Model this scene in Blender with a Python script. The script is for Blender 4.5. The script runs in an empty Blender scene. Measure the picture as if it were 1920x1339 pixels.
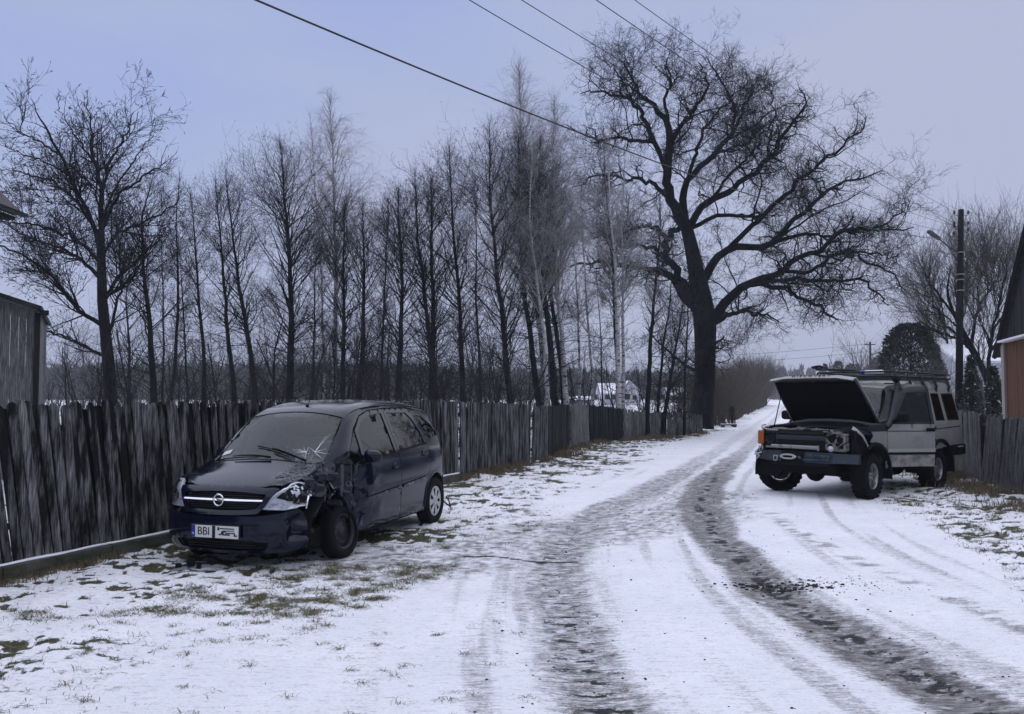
import bpy, bmesh, math, random
import numpy as np
from mathutils import Vector, Matrix
from mathutils.geometry import delaunay_2d_cdt
PI = math.pi
R = math.radians
scene = bpy.context.scene
COL = scene.collection

# ------------------------------------------------------------------ camera
FPX, CH = 1560.0, 1.68
PITCH = math.atan((742 - 669.5) / FPX)
cd = bpy.data.cameras.new("camera")
cam = bpy.data.objects.new("camera", cd)
COL.objects.link(cam)
cam.location = (0, 0, CH)
cam.rotation_euler = (PI / 2 + PITCH, 0, 0)
cd.sensor_width = 36
cd.lens = FPX / 1920 * 36
cd.clip_start = 0.05
cd.clip_end = 6000
scene.camera = cam

# ------------------------------------------------------------------ world
world = bpy.data.worlds.new("World")
scene.world = world
world.use_nodes = True
nt = world.node_tree
nt.nodes.clear()
out = nt.nodes.new("ShaderNodeOutputWorld")
bg = nt.nodes.new("ShaderNodeBackground")
sky = nt.nodes.new("ShaderNodeTexSky")
sky.sky_type = 'NISHITA'
sky.sun_disc = False
SUN_EL, SUN_AZ = 74.0, 335.0          # degrees; azimuth measured clockwise from +Y
sky.sun_elevation = R(SUN_EL)
sky.sun_rotation = R(SUN_AZ)
sky.air_density = 1.0
sky.dust_density = 3.0
tc = nt.nodes.new("ShaderNodeTexCoord")
sep = nt.nodes.new("ShaderNodeSeparateXYZ")
ramp = nt.nodes.new("ShaderNodeValToRGB")
e = ramp.color_ramp.elements
e[0].position, e[0].color = 0.0, (.255, .288, .425, 1)
e[1].position, e[1].color = 1.0, (.18, .23, .42, 1)
a = e.new(.10); a.color = (.262, .298, .435, 1)
a = e.new(.28); a.color = (.208, .262, .455, 1)
a = e.new(.45); a.color = (.182, .24, .455, 1)
nz = nt.nodes.new("ShaderNodeTexNoise")
nz.inputs["Scale"].default_value = 1.6
nz.inputs["Detail"].default_value = 4
mp = nt.nodes.new("ShaderNodeMapping")
mp.inputs["Scale"].default_value = (1, 1, 3)
mixc = nt.nodes.new("ShaderNodeMix"); mixc.data_type = 'RGBA'
mixc.inputs["B"].default_value = (.275, .30, .41, 1)
mr = nt.nodes.new("ShaderNodeMapRange")
mr.inputs["From Min"].default_value = .40; mr.inputs["From Max"].default_value = .75
mr.inputs["To Max"].default_value = .8
lk = nt.links.new
lk(tc.outputs["Generated"], sep.inputs[0]); lk(sep.outputs["Z"], ramp.inputs[0])
lk(tc.outputs["Generated"], mp.inputs[0]); lk(mp.outputs[0], nz.inputs["Vector"])
sxr = nt.nodes.new("ShaderNodeMapRange"); sxr.inputs["From Min"].default_value = -.35; sxr.inputs["From Max"].default_value = .45
sxr.inputs["To Max"].default_value = .75
adf = nt.nodes.new("ShaderNodeMath"); adf.operation = 'ADD'; adf.use_clamp = True
lk(sep.outputs["X"], sxr.inputs["Value"]); lk(nz.outputs[0], mr.inputs["Value"])
lk(mr.outputs[0], adf.inputs[0]); lk(sxr.outputs[0], adf.inputs[1]); lk(adf.outputs[0], mixc.inputs["Factor"])
lk(ramp.outputs[0], mixc.inputs["A"])
sk = nt.nodes.new("ShaderNodeMix"); sk.data_type = 'RGBA'; sk.blend_type = 'ADD'
sk.inputs["Factor"].default_value = .006
lk(mixc.outputs["Result"], sk.inputs["A"]); lk(sky.outputs[0], sk.inputs["B"])
lk(sk.outputs["Result"], bg.inputs[0]); lk(bg.outputs[0], out.inputs[0])
bg.inputs[1].default_value = 1.0

sd = bpy.data.lights.new("sun", 'SUN')
sun = bpy.data.objects.new("sun", sd); COL.objects.link(sun)
sd.energy = 1.5
sd.angle = R(150)
sd.color = (.97, .975, 1)
az, el = R(SUN_AZ), R(SUN_EL)
sdir = Vector((math.sin(az) * math.cos(el), math.cos(az) * math.cos(el), math.sin(el)))
sun.rotation_euler = sdir.to_track_quat('Z', 'Y').to_euler()
sun.location = (0, 0, 50)
scene.view_settings.view_transform = 'Standard'
scene.view_settings.look = 'None'
scene.view_settings.gamma = 1
scene.view_settings.exposure = 0.64
scene.render.engine = 'CYCLES'
scene.cycles.max_bounces = 6
scene.cycles.transparent_max_bounces = 12

# ------------------------------------------------------------------ helpers
def unproj(px, py, Y):
    """world point seen at photograph pixel (px,py) at distance Y"""
    u, v = (px - 960) / FPX, (669.5 - py) / FPX
    c, s = math.cos(PITCH), math.sin(PITCH)
    dy, dz = c - v * s, s + v * c
    t = Y / dy
    return Vector((u * t, Y, CH + dz * t))

def gpt(px, py):
    """point of the ground plane seen at a photograph pixel"""
    u, v = (px - 960) / FPX, (669.5 - py) / FPX
    c, s = math.cos(PITCH), math.sin(PITCH)
    dy, dz = c - v * s, s + v * c
    t = -CH / dz
    return (u * t, dy * t)

def tag(o, label=None, cat=None, group=None, kind=None):
    if label: o["label"] = label
    if cat: o["category"] = cat
    if group: o["group"] = group
    if kind: o["kind"] = kind
    return o

def empty(name, loc=(0, 0, 0), rz=0.0, rx=0, ry=0):
    o = bpy.data.objects.new(name, None)
    o.empty_display_size = .2
    o.location = loc
    o.rotation_euler = (rx, ry, rz)
    COL.objects.link(o)
    return o

def link(name, me, mat=None, parent=None):
    o = bpy.data.objects.new(name, me)
    COL.objects.link(o)
    if mat is not None:
        me.materials.clear()
        for m in (mat if isinstance(mat, (list, tuple)) else [mat]):
            me.materials.append(m)
    if parent is not None: o.parent = parent
    return o

def np_mesh(name, V, F, smooth=False):
    """V (n,3); F (m,k) of one polygon size"""
    V = np.ascontiguousarray(V, dtype=np.float32); F = np.ascontiguousarray(F, dtype=np.int32)
    me = bpy.data.meshes.new(name)
    n, k = F.shape
    me.vertices.add(len(V)); me.vertices.foreach_set("co", V.ravel())
    me.loops.add(n * k); me.loops.foreach_set("vertex_index", F.ravel())
    me.polygons.add(n)
    me.polygons.foreach_set("loop_start", np.arange(0, n * k, k, dtype=np.int32))
    try: me.polygons.foreach_set("loop_total", np.full(n, k, dtype=np.int32))
    except Exception: pass
    if smooth: me.polygons.foreach_set("use_smooth", np.ones(n, dtype=bool))
    me.update(calc_edges=True)
    me.validate()
    return me

def vcol(me, name, arr):
    at = me.attributes.new(name, 'FLOAT_COLOR', 'POINT')
    a = np.ones((len(arr), 4), dtype=np.float32)
    arr = np.asarray(arr, dtype=np.float32)
    if arr.ndim == 1: arr = arr[:, None]
    a[:, :arr.shape[1]] = arr
    at.data.foreach_set("color", a.ravel())

class MB:
    """collects simple shapes into ONE mesh"""
    def __init__(s): s.v = []; s.f = []; s.sm = []; s.r = []; s.cr = 0.5
    def add(s, vs, fs, smooth=False):
        b = len(s.v); s.v += [tuple(p) for p in vs]
        s.r += [s.cr] * len(vs)
        s.f += [tuple(b + i for i in f) for f in fs]; s.sm += [smooth] * len(fs); return s
    def box(s, c, d, rot=None, bev=0.0):
        hx, hy, hz = d[0] / 2, d[1] / 2, d[2] / 2
        if bev <= 0:
            P = [Vector((x, y, z)) for z in (-hz, hz) for y in (-hy, hy) for x in (-hx, hx)]
            F = [(0, 2, 3, 1), (4, 5, 7, 6), (0, 1, 5, 4), (2, 6, 7, 3), (0, 4, 6, 2), (1, 3, 7, 5)]
        else:
            bev = min(bev, hx * .9, hy * .9, hz * .9)
            bm = bmesh.new(); bmesh.ops.create_cube(bm, size=1)
            for v in bm.verts: v.co = Vector((v.co.x * d[0], v.co.y * d[1], v.co.z * d[2]))
            bmesh.ops.bevel(bm, geom=list(bm.edges), offset=bev, segments=2, affect='EDGES', profile=.5)
            bm.verts.index_update()
            P = [v.co.copy() for v in bm.verts]; F = [tuple(v.index for v in f.verts) for f in bm.faces]
            bm.free()
        if rot is not None: P = [rot @ p for p in P]
        P = [p + Vector(c) for p in P]
        return s.add(P, F)
    def tube(s, pts, r, n=8, cap=True, smooth=True):
        pts = [Vector(p) for p in pts]
        rr = r if isinstance(r, (list, tuple)) else [r] * len(pts)
        ref = Vector((0, 0, 1)); prev = None
        V, F = [], []
        for i, p in enumerate(pts):
            t = (pts[min(i + 1, len(pts) - 1)] - pts[max(i - 1, 0)]).normalized()
            if prev is None:
                a = t.cross(ref if abs(t.z) < .9 else Vector((1, 0, 0))).normalized()
            else:
                a = (prev - t * prev.dot(t)).normalized()
            prev = a; b = t.cross(a)
            for k in range(n):
                th = 2 * PI * k / n
                V.append(p + (a * math.cos(th) + b * math.sin(th)) * rr[i])
        for i in range(len(pts) - 1):
            for k in range(n):
                k2 = (k + 1) % n
                F.append((i * n + k, i * n + k2, (i + 1) * n + k2, (i + 1) * n + k))
        s.add(V, F, smooth)
        if cap:
            b = len(s.v) - len(V)
            s.f.append(tuple(b + k for k in range(n))[::-1]); s.sm.append(False)
            s.f.append(tuple(b + (len(pts) - 1) * n + k for k in range(n))); s.sm.append(False)
        return s
    def lathe(s, prof, axis='y', n=32, c=(0, 0, 0), smooth=True):
        """prof: list (radius, along)"""
        V, F = [], []
        for (r, h) in prof:
            for k in range(n):
                th = 2 * PI * k / n
                a, b = r * math.cos(th), r * math.sin(th)
                p = {'y': (a, h, b), 'z': (a, b, h), 'x': (h, a, b)}[axis]
                V.append((p[0] + c[0], p[1] + c[1], p[2] + c[2]))
        for i in range(len(prof) - 1):
            for k in range(n):
                k2 = (k + 1) % n
                F.append((i * n + k, (i + 1) * n + k, (i + 1) * n + k2, i * n + k2))
        return s.add(V, F, smooth)
    def prism(s, poly, h0, h1, M=None):
        """poly 2D (x,y), extruded z h0..h1, transformed by matrix M"""
        n = len(poly)
        V = [Vector((p[0], p[1], h0)) for p in poly] + [Vector((p[0], p[1], h1)) for p in poly]
        if M is not None: V = [M @ v for v in V]
        F = [tuple(range(n))[::-1], tuple(range(n, 2 * n))] + [(i, (i + 1) % n, n + (i + 1) % n, n + i) for i in range(n)]
        return s.add(V, F)
    def build(s, name, mat=None, parent=None, rnd=False):
        me = bpy.data.meshes.new(name)
        me.from_pydata(s.v, [], s.f)
        me.polygons.foreach_set("use_smooth", s.sm)
        bm = bmesh.new(); bm.from_mesh(me)
        bmesh.ops.recalc_face_normals(bm, faces=bm.faces); bm.to_mesh(me); bm.free()
        me.update()
        if rnd: vcol(me, "rnd", np.array(s.r))
        return link(name, me, mat, parent)

def text_obj(name, txt, size, M, mat, parent=None, depth=.002):
    cu = bpy.data.curves.new(name, 'FONT'); cu.body = txt; cu.size = size; cu.extrude = depth
    cu.align_x = 'CENTER'; cu.align_y = 'CENTER'
    t = bpy.data.objects.new(name, cu); COL.objects.link(t)
    dg = bpy.context.evaluated_depsgraph_get()
    me = bpy.data.meshes.new_from_object(t.evaluated_get(dg))
    bpy.data.objects.remove(t); bpy.data.curves.remove(cu)
    me.transform(M)
    return link(name, me, mat, parent)

# vectorised value noise ------------------------------------------------
def _hash(i, j, k, seed):
    n = (i * 374761393 + j * 668265263 + k * 2147483647 + seed * 1274126177) & 0xffffffff
    n = ((n ^ (n >> 13)) * 1274126177) & 0xffffffff
    n = ((n ^ (n >> 16)) * 2246822519) & 0xffffffff
    return ((n ^ (n >> 15)) & 0xffffff) / float(0xffffff)

def vnoise(x, y, z=0.0, seed=0):
    x, y = np.asarray(x, float), np.asarray(y, float)
    z = np.zeros_like(x) + z
    i, j, k = np.floor(x).astype(np.int64), np.floor(y).astype(np.int64), np.floor(z).astype(np.int64)
    fx, fy, fz = x - i, y - j, z - k
    fx, fy, fz = [t * t * (3 - 2 * t) for t in (fx, fy, fz)]
    def h(a, b, c): return _hash(i + a, j + b, k + c, seed)
    def L(a, b, t): return a + (b - a) * t
    return L(L(L(h(0,0,0), h(1,0,0), fx), L(h(0,1,0), h(1,1,0), fx), fy),
             L(L(h(0,0,1), h(1,0,1), fx), L(h(0,1,1), h(1,1,1), fx), fy), fz)

def fbm(x, y, z=0.0, oct=4, seed=0):
    s, a, t = 0, .5, 0
    for o in range(oct):
        s = s + a * vnoise(np.asarray(x) * 2**o, np.asarray(y) * 2**o, np.asarray(z) * 2**o, seed + o * 17)
        t += a; a *= .5
    return s / t

def sstep(a, b, x):
    t = np.clip((x - a) / (b - a), 0, 1); return t * t * (3 - 2 * t)

# ------------------------------------------------------------------ materials
MATS = {}
def mat(name, col=(.5, .5, .5), rough=.6, metal=0.0, spec=.5, coat=0.0, noise=None, bump=None, rnd=None, trans=0.0, emis=None):
    """noise=(scale, colour2, lo, hi, stretch) ; bump=(scale, strength, stretch); rnd=(attr, colour2)"""
    if name in MATS: return MATS[name]
    m = bpy.data.materials.new(name); m.use_nodes = True
    t = m.node_tree; b = t.nodes["Principled BSDF"]; L = t.links.new
    b.inputs["Base Color"].default_value = (*col, 1)
    b.inputs["Roughness"].default_value = rough
    b.inputs["Metallic"].default_value = metal
    b.inputs["Specular IOR Level"].default_value = spec
    b.inputs["Coat Weight"].default_value = coat
    b.inputs["Coat Roughness"].default_value = .04
    if trans: b.inputs["Transmission Weight"].default_value = trans
    if emis:
        b.inputs["Emission Color"].default_value = (*emis[0], 1); b.inputs["Emission Strength"].default_value = emis[1]
    tcn = t.nodes.new("ShaderNodeTexCoord")
    src = None
    if rnd:
        at = t.nodes.new("ShaderNodeAttribute"); at.attribute_name = "rnd"
        mx = t.nodes.new("ShaderNodeMix"); mx.data_type = 'RGBA'
        mx.inputs["A"].default_value = (*col, 1); mx.inputs["B"].default_value = (*rnd, 1)
        L(at.outputs["Fac"], mx.inputs["Factor"]); src = mx.outputs["Result"]
    if noise:
        sc, c2, lo, hi, st = noise
        mpn = t.nodes.new("ShaderNodeMapping"); mpn.inputs["Scale"].default_value = st
        L(tcn.outputs["Object"], mpn.inputs[0])
        nzn = t.nodes.new("ShaderNodeTexNoise"); nzn.inputs["Scale"].default_value = sc; nzn.inputs["Detail"].default_value = 6
        nzn.inputs["Roughness"].default_value = .65
        L(mpn.outputs[0], nzn.inputs["Vector"])
        rg = t.nodes.new("ShaderNodeMapRange"); rg.inputs["From Min"].default_value = lo; rg.inputs["From Max"].default_value = hi
        L(nzn.outputs[0], rg.inputs["Value"])
        mx2 = t.nodes.new("ShaderNodeMix"); mx2.data_type = 'RGBA'
        if src: L(src, mx2.inputs["A"])
        else: mx2.inputs["A"].default_value = (*col, 1)
        mx2.inputs["B"].default_value = (*c2, 1)
        L(rg.outputs[0], mx2.inputs["Factor"]); src = mx2.outputs["Result"]
    if src: L(src, b.inputs["Base Color"])
    if bump:
        sc, stg, st = bump
        mpn = t.nodes.new("ShaderNodeMapping"); mpn.inputs["Scale"].default_value = st
        L(tcn.outputs["Object"], mpn.inputs[0])
        nzn = t.nodes.new("ShaderNodeTexNoise"); nzn.inputs["Scale"].default_value = sc; nzn.inputs["Detail"].default_value = 5
        L(mpn.outputs[0], nzn.inputs["Vector"])
        bp = t.nodes.new("ShaderNodeBump"); bp.inputs["Strength"].default_value = stg; bp.inputs["Distance"].default_value = .02
        L(nzn.outputs[0], bp.inputs["Height"]); L(bp.outputs[0], b.inputs["Normal"])
    MATS[name] = m
    return m
def norm(v): return v / np.maximum(np.linalg.norm(v, axis=-1, keepdims=True), 1e-9)
M_met = mat("dark_metal", (.025, .025, .03), .45, .6)
# ================================================================== GROUND
TRK_L = [(1128,1339),(1078,1219),(1050,1139),(1040,1059),(1062,1006),(1128,958),(1205,926),(1300,873),(1395,812),(1448,775)]
TRK_M = [(1840,1339),(1731,1272),(1625,1219),(1542,1166),(1460,1112),(1395,1059),(1340,1006),(1316,964),(1316,921),(1352,880),(1418,825),(1462,776)]
TRK_R = [(2250,1339),(2080,1250),(1930,1180),(1846,1147),(1707,1091),(1600,1050),(1527,1017),(1468,980),(1430,950)]
PATH_L = [(760,1062),(860,1040),(960,1020),(1060,1000),(1150,985),(1260,965),(1320,930)]
def poly_world(px): return np.array([gpt(*p) for p in px])
def resamp(P, step=.15):
    d = np.r_[0, np.cumsum(np.hypot(*np.diff(P, axis=0).T))]
    t = np.arange(0, d[-1], step)
    # smooth by cubic-ish: interpolate then box filter
    x, y = np.interp(t, d, P[:, 0]), np.interp(t, d, P[:, 1])
    k = 9
    xp, yp = np.pad(x, k, mode='reflect', reflect_type='odd'), np.pad(y, k, mode='reflect', reflect_type='odd')
    ker = np.ones(2 * k + 1) / (2 * k + 1)
    return np.c_[np.convolve(xp, ker, 'valid'), np.convolve(yp, ker, 'valid')]
def curve_x(P):
    """track as x(y)"""
    Q = resamp(P); o = np.argsort(Q[:, 1]); Q = Q[o]
    return lambda y: np.interp(y, Q[:, 1], Q[:, 0]) + np.clip(y - Q[-1, 1], 0, 900) * .335
def ext(P, x, y): return np.vstack([[x, y], P])
tl, tm, tr = poly_world(TRK_L), poly_world(TRK_M), poly_world(TRK_R)
cl = curve_x(ext(tl, .75, 2.)); cm = curve_x(ext(tm, 2.8, 2.))
cr_ = curve_x(tr[::1]) 
def d_curve(Q, x, y):
    best = np.full(x.shape, 1e9)
    for a, b in zip(Q[:-1], Q[1:]):
        ab = b - a; L2 = ab @ ab
        t = np.clip(((x - a[0]) * ab[0] + (y - a[1]) * ab[1]) / L2, 0, 1)
        best = np.minimum(best, np.hypot(x - a[0] - t * ab[0], y - a[1] - t * ab[1]))
    return best
# left fence line and right verge line as x(y)
FL = np.array([(-5.6, 5.0), (-4.6, 7.55), (-4.35, 8.2), (-4.15, 8.75), (-1.12, 16.4), (.50, 20.2), (2.45, 28.0), (5.1, 31.5), (8.6, 37.0), (12.5, 44), (60, 183)])
def fence_x(y): return np.interp(y, FL[:, 1], FL[:, 0])
ROADL = np.array([(-2.6, 4.0), (-2.0, 6.2), (-1.0, 8.6), (-.55, 9.6), (.1, 11.8), (.75, 14.5), (2.3, 19.5), (5.0, 27), (10.2, 40), (15.5, 55), (58, 183), (150, 460)])
ROADR = np.array([(4.15, 2.0), (4.3, 6.8), (4.9, 9.2), (5.6, 11.5), (5.6, 12.6), (6.3, 14.5), (8.7, 21), (13.5, 35), (20.5, 55), (64, 183), (160, 460)])
def rl(y): return np.interp(y, ROADL[:, 1], ROADL[:, 0])
def rr(y): return np.interp(y, ROADR[:, 1], ROADR[:, 0])

def ground_fields(x, y):
    n1 = fbm(x * 1.1, y * 1.1, oct=4, seed=3)
    n2 = fbm(x * 5, y * 9, oct=4, seed=9)
    n3 = fbm(x * 14, y * 34, oct=3, seed=21)          # fine texture elongated across the road
    dl, dm = x - cl(y), x - cm(y)
    far = sstep(14, 30, y)
    def band(d, w, soft): return 1 - sstep(w - soft, w + soft, np.abs(d + (n2 - .5) * .12 + (n1 - .5) * .20))
    # left track: wide, broken; mid track: darker
    ml = band(dl, .29 + .10 * sstep(6, 11, y) - .13 * far, .13) * np.clip(.66 + 1.1 * (n3 - .5), 0, 1.1)
    mm = band(dm, .29 + .10 * sstep(9, 12, y) - .15 * far, .11) * np.clip(.80 + 1.0 * (n3 - .5), 0, 1.1)
    mm_core = band(dm - .04, .10, .07) * sstep(.44, .60, n2 * .5 + n3 * .5) * (1 - far)
    # tyre-bar prints across the tracks
    sy = y + (n2 - .5) * .25
    bars = sstep(.55, .9, np.sin(sy * 2 * PI / .21 + x * 4.0) * .5 + .5) * (1 - sstep(9, 14, y))
    ml_core = band(dl, .17, .12) * bars * sstep(.40, .6, n2) * (1 - sstep(11, 14, y))
    mb = band(dm, .34, .12) * bars * sstep(.38, .6, n2) * .5
    # weaker streaks running along the road
    u = (x - .5 * (cl(y) + cm(y)))
    s1 = fbm(u * 5.5, y * .22, oct=4, seed=31)
    onroad = sstep(-.5, .4, x - rl(y)) * (1 - sstep(-.5, .4, x - rr(y)))
    streak = sstep(.53, .74, s1) * onroad
    drr = np.abs(x - cr_(y)); third = (1 - sstep(.04, .22, drr)) * (y < 12) * sstep(.45, .6, n2)
    pl = resamp(poly_world(PATH_L))
    dp = d_curve(pl[::3], x, y)
    path = (1 - sstep(.35, 1.25, dp + (n1 - .5) * 1.2)) * np.clip(.5 + 1.6 * (n3 - .5), 0, 1) * .85
    g0 = np.array(gpt(1452, 1098)); patch = 1 - sstep(.05, .30, np.hypot((x - g0[0]) * .55, (y - g0[1]) * 1.2) + (n3 - .5) * .30)
    g1 = np.array(gpt(1292, 1095)); spot = 1 - sstep(.0, .07, np.hypot((x - g1[0]) * 1., (y - g1[1]) * 1.3) + (n3 - .5) * .1)
    g2 = gpt(1010, 1050); rut = (1 - sstep(.02, .055, np.abs(y - g2[1] + .22 * (x - g2[0]) + .06 * np.sin(x * 7)) + (n3 - .5) * .05)) * sstep(.80, .55, np.abs(x - g2[0] + .25))
    g3 = gpt(1320, 950); cross = (1 - sstep(.25, .9, np.hypot((x - g3[0]) * .9, (y - g3[1]) * .45) + (n2 - .5) * .5)) * np.clip(.6 + 1.3 * (n3 - .5), 0, 1)
    dirt = np.maximum.reduce([ml * .78, mm * .95, streak * .34 * (.4 + 1.2 * n3) * sstep(-1.2, .2, x - cl(y) + .6) + .04 * onroad, third * .55, path * 1.0, cross * .9])
    dirt = np.clip(dirt, 0, 1) * (1 - .55 * far)
    # the road in the distance is packed, greyer in the ruts
    black = np.clip(np.maximum.reduce([mm_core * .9, ml_core * .8, mb, patch * sstep(.35, .6, n3 * .6 + n2 * .4) * 1.1, spot * 1.0, rut]), 0, 1)
    # verges
    dL = rl(y) - x
    vl = sstep(-.7, 1.3, dL + (n1 - .5) * 2.0)
    vr = sstep(-.10, .55, x - rr(y) + (n1 - .5) * .9)
    clear = 1 - sstep(.1, 1.3, np.hypot((x + 1.9) * .6, (y - 4.7) * 1.1))    # smoother snow at the lower left
    g = np.maximum(vl * (1 - .55 * clear), vr)
    carbit = np.exp(-(((x + 1.2) / 1.5) ** 2 + ((y - 9.3) / 1.5) ** 2))
    near_f = sstep(3.2, .3, np.abs(x - fence_x(y))) * (y < 45) * (1 + .7 * sstep(12, 16, y)) + .6 * vr * 0
    gn = .30 * n1 + .30 * fbm(x * 3.2, y * 5.6, oct=3, seed=44) + .40 * fbm(x * 11, y * 19, oct=3, seed=47)
    gm = sstep(.535 - .05 * near_f - .05 * carbit - .03 * vr, .63 - .05 * near_f - .05 * carbit - .03 * vr, gn) * g
    global _tz
    _tz = np.clip(np.maximum.reduce([band(dl, .28, .2) * 1.05, band(dm, .34, .18) * 1.1, path * .75, cross * .8, 1.3 * patch]), 0, 1) * (1 - .4 * far)
    return n1, n2, n3, dirt, black, g, np.clip(gm, 0, 1), dl, dm, onroad, vl, vr

def ground_height(x, y):
    n1, n2, n3, dirt, black, g, gm, dl, dm, onroad, vl, vr = ground_fields(x, y)
    near = 1 - sstep(18, 40, y)
    z = -.022 * np.exp(-(dl / .28) ** 2) * near - .03 * np.exp(-(dm / .30) ** 2) * near
    z = z + (n2 - .5) * .012 + (n3 - .5) * .012 * near
    lump = fbm(x * 2.4, y * 2.8, oct=4, seed=60)
    z = z + g * ((lump - .5) * .13 + .01) * near - gm * .012
    # small bank under the fences
    z = z + .06 * sstep(1.1, .2, np.abs(x - fence_x(y))) * (y > 17) * (y < 40)
    return z
def gz(x, y): return float(ground_height(np.array([float(x)]), np.array([float(y)]))[0])

def build_ground():
    ys = [1.2]
    while ys[-1] < 1500: ys.append(ys[-1] * 1.0078 + .002)
    ys = np.array([-60, -20, -6, -1.5, .3] + ys)
    sl = np.concatenate([np.linspace(-2.6, -.80, 50)[:-1], np.linspace(-.80, .80, 620), np.linspace(.80, 2.6, 50)[1:]])
    Yg, S = np.meshgrid(ys, sl, indexing='ij')
    Xg = S * (np.maximum(Yg, 0) + 1.2 + np.clip(-Yg, 0, 60) * 1.0)
    x, y = Xg.ravel(), Yg.ravel()
    z = ground_height(x, y)
    n1, n2, n3, dirt, black, g, gm, *_ = ground_fields(x, y); tz = _tz
    nr, nc = Yg.shape
    idx = np.arange(nr * nc).reshape(nr, nc)
    F = np.stack([idx[:-1, :-1], idx[:-1, 1:], idx[1:, 1:], idx[1:, :-1]], -1).reshape(-1, 4)
    me = np_mesh("ground", np.c_[x, y, z], F, smooth=True)
    # field beyond the fences: stubble and old grass showing through thin snow
    beyond = np.clip(sstep(.3, 2, fence_x(y) - x) + sstep(9.9, 11.5, x - (y - 18) * .30) * sstep(1, 4, x - rr(y)), 0, 1)
    vcol(me, "masks", np.c_[np.clip(dirt, 0, 1), black, np.clip(gm + .0 * beyond, 0, 1), ])
    vcol(me, "zone", np.c_[beyond, g, tz])
    m = bpy.data.materials.new("snowy_ground"); m.use_nodes = True
    t = m.node_tree; b = t.nodes["Principled BSDF"]; L = t.links.new
    def N(k, **kw):
        n = t.nodes.new(k)
        for a, v in kw.items(): setattr(n, a, v)
        return n
    at = N("ShaderNodeAttribute"); at.attribute_name = "masks"
    az_ = N("ShaderNodeAttribute"); az_.attribute_name = "zone"
    s = N("ShaderNodeSeparateColor"); L(at.outputs["Color"], s.inputs[0])
    sz = N("ShaderNodeSeparateColor"); L(az_.outputs["Color"], sz.inputs[0])
    geo = N("ShaderNodeNewGeometry")
    def noise(scale, stretch=(1, 1, 1), det=5, rough=.6):
        mpn = N("ShaderNodeMapping"); mpn.inputs["Scale"].default_value = stretch
        L(geo.outputs["Position"], mpn.inputs[0])
        n = N("ShaderNodeTexNoise"); n.inputs["Scale"].default_value = scale; n.inputs["Detail"].default_value = det; n.inputs["Roughness"].default_value = rough
        L(mpn.outputs[0], n.inputs["Vector"]); return n.outputs[0]
    def rng(v, lo, hi, a=0., b_=1.):
        n = N("ShaderNodeMapRange"); n.inputs["From Min"].default_value = lo; n.inputs["From Max"].default_value = hi
        n.inputs["To Min"].default_value = a; n.inputs["To Max"].default_value = b_; L(v, n.inputs["Value"]); return n.outputs[0]
    def mix(f, a, b_):
        n = N("ShaderNodeMix"); n.data_type = 'RGBA'
        for sock, v in (("A", a), ("B", b_)):
            if isinstance(v, tuple): n.inputs[sock].default_value = (*v, 1)
            else: L(v, n.inputs[sock])
        if isinstance(f, float): n.inputs["Factor"].default_value = f
        else: L(f, n.inputs["Factor"])
        return n.outputs["Result"]
    def ma(op, a, b_):
        n = N("ShaderNodeMath"); n.operation = op; n.use_clamp = True
        for i, v in enumerate((a, b_)):
            if isinstance(v, (int, float)): n.inputs[i].default_value = v
            else: L(v, n.inputs[i])
        return n.outputs[0]
    nf = noise(38, (1, 2.0, 1), 6, .7)
    nm = noise(9, (1, 1.8, 1), 6, .65)
    nb = noise(1.3, (1, 1, 1), 4)
    snow = mix(rng(nb, .35, .65), (.86, .86, .885), (.78, .785, .82))
    snow = mix(rng(nf, .50, .80, 0, .22), snow, (.42, .42, .47))
    # dirty slush: mask sharpened by noise
    d = ma('ADD', s.outputs[0], rng(nf, .3, .7, -.30, .30)); d = ma('ADD', d, rng(noise(1.0, (7, 30, 1), 5, .7), .35, .65, -.22, .22)); d = rng(d, .10, .72)
    slush = mix(rng(nm, .35, .65), (.110, .102, .100), (.30, .285, .283))
    c = mix(d, snow, slush)
    gk = ma('ADD', s.outputs[2], rng(nf, .3, .7, -.35, .35)); gk = rng(gk, .38, .62)
    grassc = mix(rng(nm, .4, .62), (.033, .030, .020), (.085, .085, .040))
    c = mix(gk, c, grassc)
    k = ma('ADD', s.outputs[1], rng(nf, .3, .7, -.3, .3)); k = rng(k, .38, .60)
    c = mix(k, c, (.020, .018, .020))
    # dark lateral scrapes left by the tyre lugs
    dash = noise(1.0, (9, 46, 1), 4, .62)
    dk_ = rng(ma('ADD', dash, ma('MULTIPLY', sz.outputs[2], .10)), .625, .70)
    c = mix(ma('MULTIPLY', ma('MULTIPLY', dk_, sz.outputs[2]), .7), c, (.05, .046, .046))
    # thin grey-brown flecks where the snow cover is broken
    fl = rng(noise(1.0, (8, 26, 1), 6, .75), .575, .655)
    c = mix(ma('MULTIPLY', ma('MULTIPLY', fl, sz.outputs[1]), .75), c, (.085, .080, .062))
    fleck_shade = rng(noise(1.0, (11, 34, 1), 6, .75), .575, .68)
    c = mix(ma('MULTIPLY', fleck_shade, .55), c, (.28, .28, .31))  # grey flecks everywhere, also painting the shade of lumps and grass gaps
    fl3 = rng(noise(1.0, (30, 75, 1), 3, .7), .66, .70)
    c = mix(ma('MULTIPLY', fl3, .6), c, (.12, .12, .13))
    # rare crumbs on the clean snow
    crumb = rng(noise(95, (1, 1.5, 1), 2), .745, .77)
    c = mix(ma('MULTIPLY', crumb, .8), c, (.05, .045, .04))
    bey = rng(noise(.35, (1, 1, 1), 6, .7), .50, .62)
    c = mix(ma('MULTIPLY', ma('MULTIPLY', sz.outputs[0], bey), .85), c, (.06, .055, .05))
    L(c, b.inputs["Base Color"])
    b.inputs["Roughness"].default_value = .75
    b.inputs["Specular IOR Level"].default_value = .25
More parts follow.
